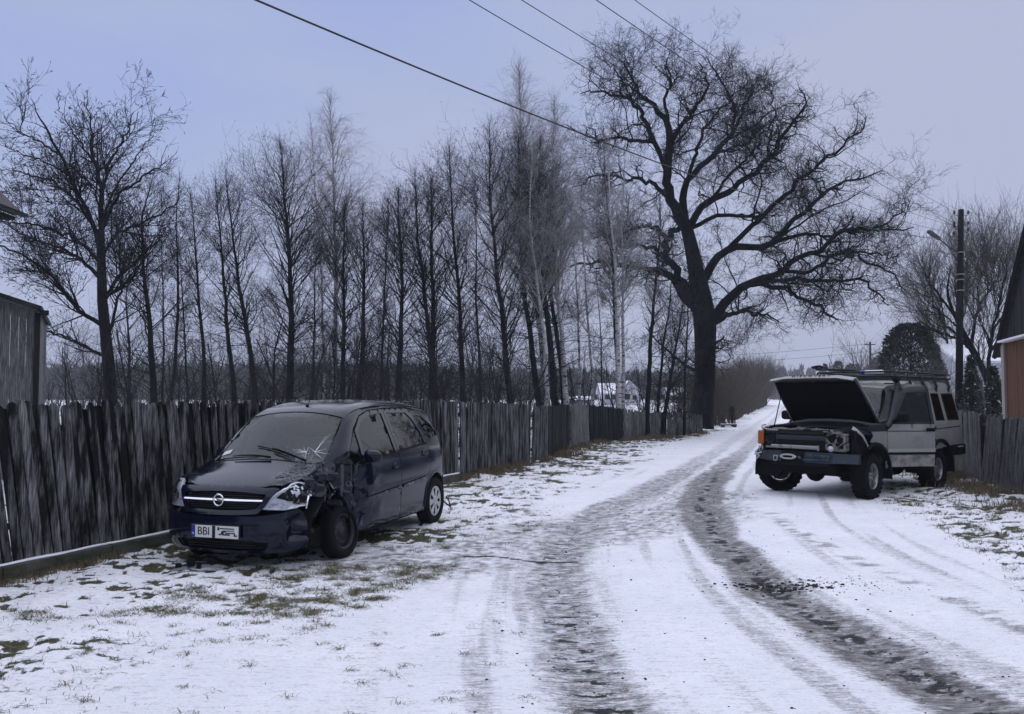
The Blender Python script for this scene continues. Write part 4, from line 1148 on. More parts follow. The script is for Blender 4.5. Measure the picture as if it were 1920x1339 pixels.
# ------------------------------------------------------------------ shrubs, thickets, evergreens
def shrub_mass(name, pts_fn, n, h, label, cat, m_, seed, twigs=(5, 26), rmin=.005, kind="stuff", up=.10, lean=.25):
    rg = np.random.default_rng(seed)
    x, y = pts_fn(rg, n)
    hh = rg.uniform(h[0], h[1], n) if not callable(h) else h(x, y, rg)
    K = 6
    P = np.zeros((n, K, 3)); P[:, 0] = np.c_[x, y, np.zeros(n)]
    d = norm(np.c_[rg.normal(0, lean, (n, 2)), np.ones(n)])
    for q in range(1, K):
        d = norm(d + rg.normal(0, .12, (n, 3)) + [0, 0, .05]); P[:, q] = P[:, q - 1] + d * (hh / (K - 1))[:, None]
    Rr = (hh * .0075)[:, None] * np.linspace(1, .3, K)[None] + rmin
    a = spawn(P, Rr, n * twigs[0], (.15, 1), (20, 50), (.25 * hh.mean(), .5 * hh.mean()), 5, .15, up, .6, rmin, .012)
    b = spawn(*a, n * twigs[1], (.1, 1), (18, 55), (.1 * hh.mean(), .25 * hh.mean()), 4, .2, up * .6, .7, rmin * .8, .008)
    V, F = merge([tubes(P, Rr, 4), tubes(*a, 3), tubes(*b, 3)])
    o = link(name, np_mesh(name, V, F), m_); tag(o, label, cat, kind=kind)
    return o
def under(rg, n):
    y = rg.uniform(17, 42, n); px = rg.uniform(60, 1310, n)
    x = (px - 960) / FPX * y
    k = x < fence_x(y) - .6
    return np.where(k, x, fence_x(y) - rg.uniform(.8, 5, n)), y
shrub_mass("undergrowth", under, 270, (1.2, 3.4), "tangled brown undergrowth between the trunks behind the left fence", "undergrowth", B_twig, 31, twigs=(6, 30), rmin=.0055)
def under2(rg, n):
    y = rg.uniform(40, 75, n); px = rg.uniform(-40, 1000, n)
    return (px - 960) / FPX * y, y
shrub_mass("thicket", under2, 300, (2.0, 5.0), "faded brown thicket closing the view behind the alder row", "thicket", B_twigw, 33, twigs=(7, 30), rmin=.009)
def hedge(rg, n):
    t = rg.uniform(0, 1, n) ** 1.5; y = 46 + t * 105
    return rl(y) - .8 - np.abs(rg.normal(0, 1.0, n)) * (1 + y / 90), y
shrub_mass("roadside_hedge", hedge, 900, lambda x, y, rg: rg.uniform(.45, 1.0, len(x)) * (2.6 + (y - 44) * .045), "overgrown brown roadside hedge receding beyond the oak", "hedge",
           mat("hedge_twigs", (.085, .072, .060), .95, spec=.1), 35, twigs=(7, 34), rmin=.013, up=.13)
def rightbits(rg, n):
    y = rg.uniform(24, 60, n); px = rg.uniform(1640, 1900, n)
    return (px - 960) / FPX * y, y
shrub_mass("garden_bushes", rightbits, 110, (1.2, 3.0), "bare garden bushes behind the right fence", "bushes", B_twigw, 36, twigs=(6, 26), rmin=.006)

M_ever = mat("evergreen_leaf", (.012, .018, .012), .9, rnd=(.030, .040, .026))
def evergreen(name, px, Y, wpx, toppx, label, n=5000, dome=True, seed=1, snow=0.0, leaf=.10):
    rg = np.random.default_rng(seed)
    x0 = (px - 960) / FPX * Y; H = unproj(px, toppx, Y).z; Rw = wpx / FPX * Y / 2
    root = empty(name, (x0, Y, 0)); tag(root, label, "evergreen")
    tr = MB(); tr.tube([(0, 0, 0), (0, 0, H * .5), (.02, 0, H * .9)], [.09, .06, .015], 7); tr.build("trunk", B_alder, root)
    u = rg.uniform(0, 1, n) ** (.8 if dome else 1.0)
    prof = (lambda u: np.sqrt(np.clip(1 - ((u - .30) / .72) ** 2, 0, 1))) if dome else (lambda u: np.clip(1 - u, 0, 1) ** .9)
    z = u * H; th = rg.uniform(0, 2 * PI, n)
    rad = prof(u) * Rw
    tier = 1.0 if dome else (.72 + .28 * np.abs(np.sin(u * H * 5.2 + th * .5)))
    lumps = .70 + .52 * fbm(th * 2.6 + 5, z * 2.2, seed=seed, oct=5)
    rad = rad * tier * lumps * rg.uniform(.5, 1.12, n) ** .5
    C = np.c_[rad * np.cos(th), rad * np.sin(th), z + .05]
    out = norm(np.c_[np.cos(th), np.sin(th), (.5 if dome else -.15) + 0 * th]); L = leaf * rg.uniform(.6, 1.6, n)[:, None]
    side = norm(np.cross(out, rg.normal(size=(n, 3))))
    dirv = norm(out + rg.normal(0, .5, (n, 3)))
    V = np.stack([C - side * L * .35, C + side * L * .35, C + dirv * L * 1.3], 1).reshape(-1, 3)
    F = np.arange(n * 3).reshape(-1, 3)
    me = np_mesh("crown", V, F); vcol(me, "rnd", np.repeat(rg.uniform(0, 1, n) ** 1.5, 3))
    me.attributes["rnd"]
    link("crown", me, M_ever, root)
    if snow:
        k = rg.uniform(0, 1, n) < snow
        me = np_mesh("snow_dusting", (V.reshape(-1, 3, 3)[k] + [0, 0, .015]).reshape(-1, 3), np.arange(k.sum() * 3).reshape(-1, 3)); tag(link("snow_dusting", me, M_snow, root), kind="stuff")
evergreen("thuja_bush", 1708, 44, 118, 610, "large dark evergreen dome above the off-road car's roof rack", 14000, True, 2, leaf=.12)
evergreen("spruce_tree", 1822, 30, 60, 668, "snow-dusted young spruce behind the right fence beside the pole", 4200, False, 3, .05, .09)
evergreen("spruce_tree", 1862, 28, 66, 690, "snow-dusted bushy young spruce nearest the red barn", 3800, False, 5, .05, .09)
evergreen("pine_tree", 1572, 120, 26, 679, "small distant dark conifer above the raised bonnet", 1500, True, 6, leaf=.22)
evergreen("pine_tree", 1600, 110, 44, 684, "distant low spreading conifer left of the far pole", 1800, True, 7, leaf=.22)
evergreen("pine_tree", 1645, 95, 30, 672, "distant dark conifer between the far pole and the evergreen dome", 1500, True, 8, leaf=.20)
evergreen("spruce_sapling", 1372, 46, 11, 764, "tiny dark sapling at the foot of the roadside hedge by the oak", 700, True, 9, leaf=.06)
def farbare(rg, n):
    px = rg.uniform(1590, 1740, n); y = rg.uniform(75, 130, n); return (px - 960) / FPX * y, y
shrub_mass("distant_bushes", farbare, 90, (3.2, 7.0), "distant bare bushes around the far pole", "bushes", B_will, 38, twigs=(7, 30), rmin=.018, up=.14)

# far-off woods: thousands of spiky crowns reading as one mass
def far_wood(name, px0, px1, Y0, Y1, hpx, n, label, m_, seed, bare=.4):
    rg = np.random.default_rng(seed)
    y = rg.uniform(Y0, Y1, n); px = rg.uniform(px0, px1, n); x = (px - 960) / FPX * y
    H = hpx(px) / FPX * y * rg.uniform(.75, 1.08, n)
    parts = []
    m = 46
    u = rg.uniform(0, 1, (n, m)); th = rg.uniform(0, 2 * PI, (n, m))
    isb = rg.uniform(0, 1, n) < bare
    w = np.where(isb, .16, .17) * H
    pr = np.where(isb[:, None], np.sin(np.clip(u, .02, 1) * PI * .9 + .2), (1 - u) * 1.1 + .05)
    rr_ = w[:, None] * pr * rg.uniform(.3, 1, (n, m))
    c = np.stack([x[:, None] + rr_ * np.cos(th), y[:, None] + rr_ * np.sin(th), u * H[:, None] * .96], -1)
    s = (H[:, None] * .075 * rg.uniform(.5, 1.4, (n, m)))[..., None]
    a = rg.normal(size=(n, m, 3)); a[..., 2] *= .3; a = norm(a)
    upv = norm(rg.normal(0, .35, (n, m, 3)) + [0, 0, 1.])
    V = np.stack([c - a * s * .5, c + a * s * .5, c + upv * s * 1.9], 2).reshape(-1, 3)
    o = link(name, np_mesh(name, V, np.arange(len(V)).reshape(-1, 3)), m_); tag(o, label, "wood", kind="stuff")
M_far = mat("far_wood", (.030, .034, .034), .95, spec=.05)
far_wood("distant_wood", -150, 1340, 300, 420, lambda px: 46 + 12 * fbm(px / 60., px * 0 + 1, seed=5) + 14 * np.exp(-((px - 480) / 380) ** 2), 2300, "dark blue band of far woodland across the fields", M_far, 41)
far_wood("distant_poplars", 1440, 1640, 320, 360, lambda px: 52 + 10 * fbm(px / 18., px * 0 + 4, seed=6), 170, "pale row of far bare poplars where the road vanishes", mat("far_poplar", (.10, .10, .11), .95, spec=.05), 42, 1.0)

# ================================================================== POLES AND WIRES
M_pole = bark("creosoted_pole", (.010, .009, .011), (.035, .032, .034), .5, .7, 6, (1, 1, .1))
M_ins = mat("insulator", (.02, .018, .018), .25)
M_wire = mat("wire", (.012, .012, .014), .6)
PB = Vector(((1794 - 960) / FPX * 30.6, 30.6, 0)); PT = unproj(1802, 393, 30.6)
def power_pole():
    root = empty("power_pole", PB); tag(root, "tall dark wooden power pole with insulators and a street lamp arm behind the off-road car", "power pole")
    ax = PT - PB
    mb = MB(); mb.tube([(0, 0, -.2), ax * .5, ax], [.145, .12, .095], 14); mb.build("pole", M_pole, root)
    at = {}
    for i, (py, sd_) in enumerate([(402, -1), (402, 1), (422, -1), (422, 1), (428, -1), (441, -1), (434, 1)]):
        z = unproj(1800, py, 30.6).z; f = z / PT.z; c = ax * f
        m = MB(); o = .26 * sd_
        m.tube([c, c + Vector((o * .8, -.02, -.05)), c + Vector((o, -.02, .0)), c + Vector((o, -.02, .06))], .012, 6)
        br = m.build("bracket", M_met, root)
        m = MB(); m.lathe([(.0, .14), (.03, .13), (.045, .09), (.03, .07), (.05, .05), (.052, .02), (.0, .015)], 'z', 12, c + Vector((o, -.02, .0))); m.build("insulator", M_ins, br)
        at[i] = PB + c + Vector((o, -.02, .09))
    for py in (474, 515, 525, 545):
        z = unproj(1800, py, 30.6).z; c = ax * (z / PT.z)
        m = MB(); m.lathe([(.135, -.02), (.14, -.02), (.14, .02), (.135, .02)], 'z', 14, c); m.build("band", mat("galvanised", (.2, .2, .21), .4, .7), root)
    # lamp arm
    a0 = unproj(1795, 474, 30.6) - PB; a1 = unproj(1762, 449, 30.4) - PB; a2 = unproj(1740, 433, 30.2) - PB
    m = MB(); m.tube([a0, a0 + (a1 - a0) * .45 + Vector((0, 0, -.02)), a1, a1 + (a2 - a1) * .15], .024, 8); arm = m.build("lamp_arm", mat("galvanised2", (.05, .05, .06), .4, .5), root)
    d = (a2 - a1).normalized(); q = d.to_track_quat('X', 'Z').to_matrix().to_4x4(); Ml = Matrix.Translation(a1) @ q
    Lh = (a2 - a1).length
    m = MB(); m.prism([(0, -.045), (.12, -.085), (Lh * .9, -.10), (Lh, -.05), (Lh, .05), (Lh * .9, .10), (.12, .085), (0, .045)], -.03, .035, Ml); m.build("lamp_head", mat("lamp_shell", (.05, .05, .06), .4), root)
    return at
AT = power_pole()
def far_pole():
    Y = 104.; x = (1632 - 960) / FPX * Y; H = unproj(1633, 641, Y).z
    root = empty("power_pole", (x, Y, 0)); tag(root, "small far power pole with a lamp arm down the road", "power pole")
    m = MB(); m.tube([(0, 0, 0), (.05, 0, H)], [.17, .13], 8); m.build("pole", M_pole, root)
    m = MB(); m.box((0, 0, H - .35), (1.3, .12, .12)); m.build("crossarm", M_pole, root)
    m = MB(); m.tube([(0, 0, H * .80), (.9, -.3, H * .84), (1.5, -.4, H * .86)], .06, 6); m.box((1.8, -.45, H * .855), (.7, .25, .12)); m.build("lamp_arm", M_met, root)
    return Vector((x, Y, H))
FP = far_pole()
def wire(label, P, r=.006, n=40):
    m = MB(); m.tube(P, r, 5, cap=False); o = m.build("overhead_wire", M_wire); tag(o, label, "wire", "overhead wires between the poles")
def parab(A, M_, n=36, ext_=1.55):
    """quadratic through A (t=0) and M_ (t=1, px-given) continuing behind the camera to the next pole"""
    return [A * (1 - t) + M_ * t for t in np.linspace(0, ext_, n)]
# each wire passes through a photographed point near the top of the frame and goes on over the camera
def line_w(A, px, py, Y, sag, endx=-14.6, endy=-8.5, endz=8.2):
    E_ = Vector((endx, endy, endz)); M_ = unproj(px, py, Y)
    # parameter of M along A->E by distance in plan
    dA = (Vector((A.x, A.y, 0)) - Vector((M_.x, M_.y, 0))).length; dE = (Vector((E_.x, E_.y, 0)) - Vector((M_.x, M_.y, 0))).length
    tm_ = dA / (dA + dE)
    lin = A * (1 - tm_) + E_ * tm_; off = (M_ - lin) / (4 * tm_ * (1 - tm_))
    return [A * (1 - t) + E_ * t + off * 4 * t * (1 - t) for t in np.linspace(0, 1, 60)]
wire("highest overhead wire, crossing the top edge furthest right above the oak", line_w(AT[0], 1190, 0, 12.2, 0))
wire("overhead wire entering over the oak's left top, second from the right", line_w(AT[2], 1118, 0, 11.6, 0), .007)
wire("overhead wire third from the right, entering above the gap between birches and oak", line_w(AT[4], 978, 0, 10.4, 0))
wire("overhead wire fourth from the right, entering above the tallest birch", line_w(AT[5], 880, 0, 9.6, 0))
W1e = line_w(AT[5] + Vector((.2, 0, -.25)), 480, 0, 7.2, 0, endz=6.0)
wire("thick low overhead cable sweeping from upper left past the birches", W1e, .010)
for i, lb in ((0, "first faint wire running on from the near pole to the far pole"), (2, "second faint wire from the near pole to the far pole, just below the first"), (4, "third faint wire from the near pole to the far pole"), (5, "lowest faint wire from the near pole to the far pole")):
    A_ = AT[i]; E_ = FP + Vector((-.5 + i * .2, 0, -.2)); wire(lb, [A_ * (1 - t) + E_ * t - Vector((0, 0, 3.2 * t * (1 - t))) for t in np.linspace(0, 1, 30)], .009)
for k, (dz, lb) in enumerate(((-.2, "upper thin wire leaving the far pole across the road to the left"), (-1.2, "lower thin wire leaving the far pole across the road to the left"))):
    E_ = Vector((14, 118, FP.z - 1.0 + dz)); A_ = FP + Vector((0, 0, dz)); wire(lb, [A_ * (1 - t) + E_ * t - Vector((0, 0, 2.4 * t * (1 - t))) for t in np.linspace(0, 1, 24)], .018)
for i, lb in ((1, "upper short wire running right from the near pole behind the willow"), (3, "lower short wire running right from the near pole behind the willow")):
    A_ = AT[i]; E_ = A_ + Vector((16, 6, -.6)); wire(lb, [A_ * (1 - t) + E_ * t - Vector((0, 0, 1.2 * t * (1 - t))) for t in np.linspace(0, 1, 20)], .006)

def culvert():
    x, y = gpt(1366, 801); root = empty("culvert_end", (x, y, gz(x, y)), .3); tag(root, "snowy concrete culvert slab on the left roadside beyond the oak", "culvert")
    m = MB(); m.box((0, 0, .22), (1.5, .5, .09), bev=.02); m.box((-.62, 0, .1), (.2, .4, .2)); m.box((.62, 0, .1), (.2, .4, .2)); m.build("slab", M_conc, root); root.scale = (.58, .58, .6)
    m = MB(); m.box((0, 0, .28), (1.46, .46, .04), bev=.018); m.build("snow_cover", M_snow, root)
culvert()
# ================================================================== VEHICLES
def smax(a, b, k):
    h = np.clip(.5 + .5 * (a - b) / k, 0, 1); return b + (a - b) * h + k * h * (1 - h)
def pch(xs, ys):
    xs, ys = np.array(xs, float), np.array(ys, float)
    o = np.argsort(xs); xs, ys = xs[o], ys[o]
    h = np.diff(xs); dl = np.diff(ys) / h; m = np.zeros(len(xs))
    for i in range(1, len(xs) - 1):
        if dl[i - 1] * dl[i] > 0:
            w1, w2 = 2 * h[i] + h[i - 1], h[i] + 2 * h[i - 1]; m[i] = (w1 + w2) / (w1 / dl[i - 1] + w2 / dl[i])
    m[0], m[-1] = dl[0], dl[-1]
    def f(x):
        x = np.asarray(x, float); xc = np.clip(x, xs[0], xs[-1])
        i = np.clip(np.searchsorted(xs, xc) - 1, 0, len(xs) - 2); t = (xc - xs[i]) / h[i]
        t2, t3 = t * t, t * t * t
        return ((2 * t3 - 3 * t2 + 1) * ys[i] + (t3 - 2 * t2 + t) * h[i] * m[i] + (-2 * t3 + 3 * t2) * ys[i + 1] + (t3 - t2) * h[i] * m[i + 1])
    return f

class Body:
    """a car body as an implicit surface; panels are cut from it by casting rays"""
    def __init__(s, F, az=.6, cx=-.25, deform=None, rx=-2.6): s.F = F; s.az = az; s.cx = cx; s.deform = deform; s.rx = rx
    def cast(s, O, D, tmax=4.0):
        n = len(O); lo = np.zeros(n); hi = np.full(n, np.nan)
        ts = np.linspace(0, tmax, 60)
        found = np.zeros(n, bool)
        for t in ts[1:]:
            P = O + D * t; f = s.F(P[:, 0], P[:, 1], P[:, 2]) > 0
            new = f & ~found; hi[new] = t; found |= new; lo[~found] = t
        hi[~found] = tmax
        for _ in range(26):
            m = (lo + hi) / 2; P = O + D * m[:, None]; f = s.F(P[:, 0], P[:, 1], P[:, 2]) > 0
            hi = np.where(f, m, hi); lo = np.where(f, lo, m)
        return O + D * hi[:, None]
    def surf(s, mode, u, v, side=1):
        u, v = np.atleast_1d(np.asarray(u, float)), np.atleast_1d(np.asarray(v, float)); z = np.zeros_like(u)
        if mode == 'ax': return s.cast(np.stack([u, z, z + s.az], 1), np.stack([z, np.cos(v) * side, np.sin(v)], 1))
        if mode == 'cyl': return s.cast(np.stack([z + s.cx, z, v], 1), np.stack([np.cos(u), np.sin(u), z], 1))
        if mode == 'rear': return s.cast(np.stack([z + s.rx, z, v], 1), np.stack([-np.cos(u), np.sin(u), z], 1))
        if mode == 'top': return s.cast(np.stack([u, v, z + s.az], 1), np.stack([z, z, z + 1], 1))
    def param(s, mode, P, side=1):
        x, y, z = P
        if mode == 'ax': return (x, math.atan2(z - s.az, y * side))
        if mode == 'cyl': return (math.atan2(y, x - s.cx), z)
        if mode == 'rear': return (math.atan2(y, -(x - s.rx)), z)
        return (x, y)
    def pt(s, p, mode, side):
        """polygon vertex: ('s',x,z) side view; ('t',x,y) plan; ('f',y,z) front; or raw (u,v)"""
        if isinstance(p[0], str):
            if p[0] == 's': P = s.cast(np.array([[p[1], 0, p[2]]]), np.array([[0, side * 1., 0]]))[0]
            elif p[0] == 't': P = s.cast(np.array([[p[1], p[2], s.az]]), np.array([[0, 0, 1.]]))[0]
            elif p[0] == 'f': P = s.cast(np.array([[s.cx, p[1], p[2]]]), np.array([[1., 0, 0]]))[0]
            elif p[0] == 'r': P = s.cast(np.array([[s.rx, p[1], p[2]]]), np.array([[-1., 0, 0]]))[0]
            return s.param(mode, P, side)
        return p
    def panel(s, name, mode, poly, matl, parent, side=1, holes=(), h=.03, th=.02, off=0.0, rnd_c=0.0, dens=None, lift=None):
        def prep(pl):
            pl = [s.pt(p, mode, side) for p in pl]
            # physical scale of the parameters
            return pl
        us = {'ax': (1, .85), 'cyl': (.85, 1), 'rear': (.7, 1), 'top': (1, 1)}[mode]
        outer = prep(poly); hs = [prep(q) for q in holes]
        def dens_(pl, step):
            out = []
            for i in range(len(pl)):
                a, b = pl[i], pl[(i + 1) % len(pl)]
                L = math.hypot((b[0] - a[0]) * us[0], (b[1] - a[1]) * us[1]); k = max(1, int(L / step))
                for j in range(k): out.append((a[0] + (b[0] - a[0]) * j / k, a[1] + (b[1] - a[1]) * j / k))
            return out
        loops = [dens_(outer, h * .8)] + [dens_(q, h * .8) for q in hs]
        pts, edges = [], []
        for lp in loops:
            b = len(pts); pts += lp; edges += [(b + i, b + (i + 1) % len(lp)) for i in range(len(lp))]
        def inside(lp, x, y):
            lp = np.array(lp); x0, y0 = lp[:, 0], lp[:, 1]; x1, y1 = np.roll(x0, -1), np.roll(y0, -1)
            c = np.zeros(len(x), bool)
            for a, b, c_, d in zip(x0, y0, x1, y1):
                if b == d: continue
                m = ((b > y) != (d > y)) & (x < (c_ - a) * (y - b) / (d - b) + a); c ^= m
            return c
        nb = len(pts)
        A_ = np.array(loops[0]); lo, hi = A_.min(0), A_.max(0)
        gx = np.arange(lo[0], hi[0], h / us[0]); gy = np.arange(lo[1], hi[1], h / us[1])
        X, Y = np.meshgrid(gx, gy); X = X + (np.arange(len(gy)) % 2)[:, None] * h / us[0] / 2; X, Y = X.ravel(), Y.ravel()
        k = inside(loops[0], X, Y)
        for lp in loops[1:]: k &= ~inside(lp, X, Y)
        X, Y = X[k], Y[k]
        B = np.array(pts)
        if len(X):
            dmin = np.min(np.hypot((X[:, None] - B[None, :, 0]) * us[0], (Y[:, None] - B[None, :, 1]) * us[1]), 1)
            X, Y = X[dmin > h * .5], Y[dmin > h * .5]
        allp = [Vector(p) for p in pts] + [Vector((a, b)) for a, b in zip(X, Y)]
        v2, _, f2, *_ = delaunay_2d_cdt(allp, edges, [], 0, 1e-6)
        v2 = np.array([tuple(v) for v in v2]); f2 = [f for f in f2 if len(f) == 3]
        f2 = np.array(f2); ce = v2[f2].mean(1)
        k = inside(loops[0], ce[:, 0], ce[:, 1])
        for lp in loops[1:]: k &= ~inside(lp, ce[:, 0], ce[:, 1])
        f2 = f2[k]
        P = s.surf(mode, v2[:, 0], v2[:, 1], side)
        # outward normals from the field gradient
        e_ = 2e-3; F = s.F; x, y, z = P.T
        G = np.stack([F(x + e_, y, z) - F(x - e_, y, z), F(x, y + e_, z) - F(x, y - e_, z), F(x, y, z + e_) - F(x, y, z - e_)], 1); G = norm(G)
        if lift is not None: off_ = off + lift(P)
        else: off_ = np.full(len(P), off)
        P = P + G * off_[:, None]
        if s.deform is not None: P = s.deform(P, G)
        # orient
        a, b, c = P[f2[:, 0]], P[f2[:, 1]], P[f2[:, 2]]; nn = np.cross(b - a, c - a)
        fl = (nn * G[f2[:, 0]]).sum(1) < 0; f2[fl] = f2[fl][:, ::-1]
        used = np.unique(f2); mp_ = -np.ones(len(P), int); mp_[used] = np.arange(len(used)); f2 = mp_[f2]; P, G = P[used], G[used]
        n = len(P)
        if th > 0:
            e2 = np.concatenate([f2[:, [0, 1]], f2[:, [1, 2]], f2[:, [2, 0]]]); key = {}
            for q in e2: key[(q[0], q[1])] = 1
            bd = [(a_, b_) for (a_, b_) in key if (b_, a_) not in key]
            Vs = [P, P - G * th]
            F3 = np.concatenate([f2, f2[:, ::-1] + n]); 
            bl = np.array(bd); m = len(bl)
            rim = np.concatenate([P[bl[:, 0]], P[bl[:, 1]], P[bl[:, 1]] - G[bl[:, 1]] * th, P[bl[:, 0]] - G[bl[:, 0]] * th]); b0 = 2 * n
            i = np.arange(m); r1 = np.stack([b0 + i + m, b0 + i, b0 + i + 3 * m], 1); r2 = np.stack([b0 + i + m, b0 + i + 3 * m, b0 + i + 2 * m], 1)
            V = np.concatenate(Vs + [rim]); F3 = np.concatenate([F3, r1, r2])
        else: V, F3 = P, f2
        me = np_mesh(name, V, F3, smooth=True)
        return link(name, me, matl, parent)

def arc(cx, cz, r, a0, a1, n=14, tag_='s'):
    return [(tag_, cx + r * math.cos(R(a0 + (a1 - a0) * i / n)), cz + r * math.sin(R(a0 + (a1 - a0) * i / n))) for i in range(n + 1)]
def mir(poly):
    """mirror polygons of modes using y explicitly"""
    o = []
    for p in poly:
        if isinstance(p[0], str) and p[0] in 'fr': o.append((p[0], -p[1], p[2]))
        elif isinstance(p[0], str) and p[0] == 't': o.append((p[0], p[1], -p[2]))
        elif isinstance(p[0], str): o.append(p)
        else: o.append((-p[0], p[1]))
    return o

def glass_mat(name, tint, rough=.02, alpha=.35, fk=1.1):
    m = bpy.data.materials.new(name); m.use_nodes = True; t = m.node_tree; t.nodes.clear(); L = t.links.new
    o = t.nodes.new("ShaderNodeOutputMaterial"); tr = t.nodes.new("ShaderNodeBsdfTransparent"); tr.inputs[0].default_value = (*tint, 1)
    gl = t.nodes.new("ShaderNodeBsdfGlossy"); gl.inputs["Roughness"].default_value = rough; gl.inputs["Color"].default_value = (.95, .95, .95, 1)
    lw = t.nodes.new("ShaderNodeFresnel"); lw.inputs[0].default_value = 1.45
    ma_ = t.nodes.new("ShaderNodeMath"); ma_.operation = 'MULTIPLY_ADD'; ma_.inputs[1].default_value = fk; ma_.inputs[2].default_value = alpha; ma_.use_clamp = True
    L(lw.outputs[0], ma_.inputs[0])
    mx = t.nodes.new("ShaderNodeMixShader"); L(ma_.outputs[0], mx.inputs[0]); L(tr.outputs[0], mx.inputs[1]); L(gl.outputs[0], mx.inputs[2]); L(mx.outputs[0], o.inputs[0])
    return m

M_navy = mat("navy_paint", (.0024, .0036, .014), .12, .0, spec=.33)
M_black = mat("black_plastic", (.008, .008, .010), .5, spec=.3)
M_seal = mat("rubber_seal", (.005, .005, .006), .7, spec=.12)
M_inner = mat("interior_dark", (.055, .058, .065), .8)
M_seat = mat("seat_cloth", (.24, .25, .27), .9)
M_tyre = mat("tyre_rubber", (.006, .006, .007), .85, spec=.12, bump=(60, .3, (1, 1, 1)))
M_chrome = mat("chrome", (.75, .75, .78), .12, 1.0)
M_silver = mat("hubcap_silver", (.42, .42, .44), .32, .7)
M_steel = mat("black_steel_wheel", (.012, .012, .015), .5, .0, spec=.3)
M_lamp = mat("lamp_reflector", (.70, .72, .76), .3, .0, noise=(13, (.22, .23, .26), .52, .62, (1, 1, 1)))
M_lampglass = glass_mat("lamp_glass", (.95, .95, .97), .02, .06)
M_glassW = glass_mat("windscreen_glass", (.55, .59, .60), .02, .04, .60)
M_glassS = glass_mat("side_glass", (.10, .115, .13), .015, .0, .75)
M_plate = mat("plate_white", (.62, .62, .60), .45)
M_blue = mat("plate_blue", (.01, .03, .22), .4)
M_ink = mat("plate_ink", (.008, .008, .008), .5)
M_scrape = mat("bare_metal_scrape", (.30, .30, .33), .45, .8)

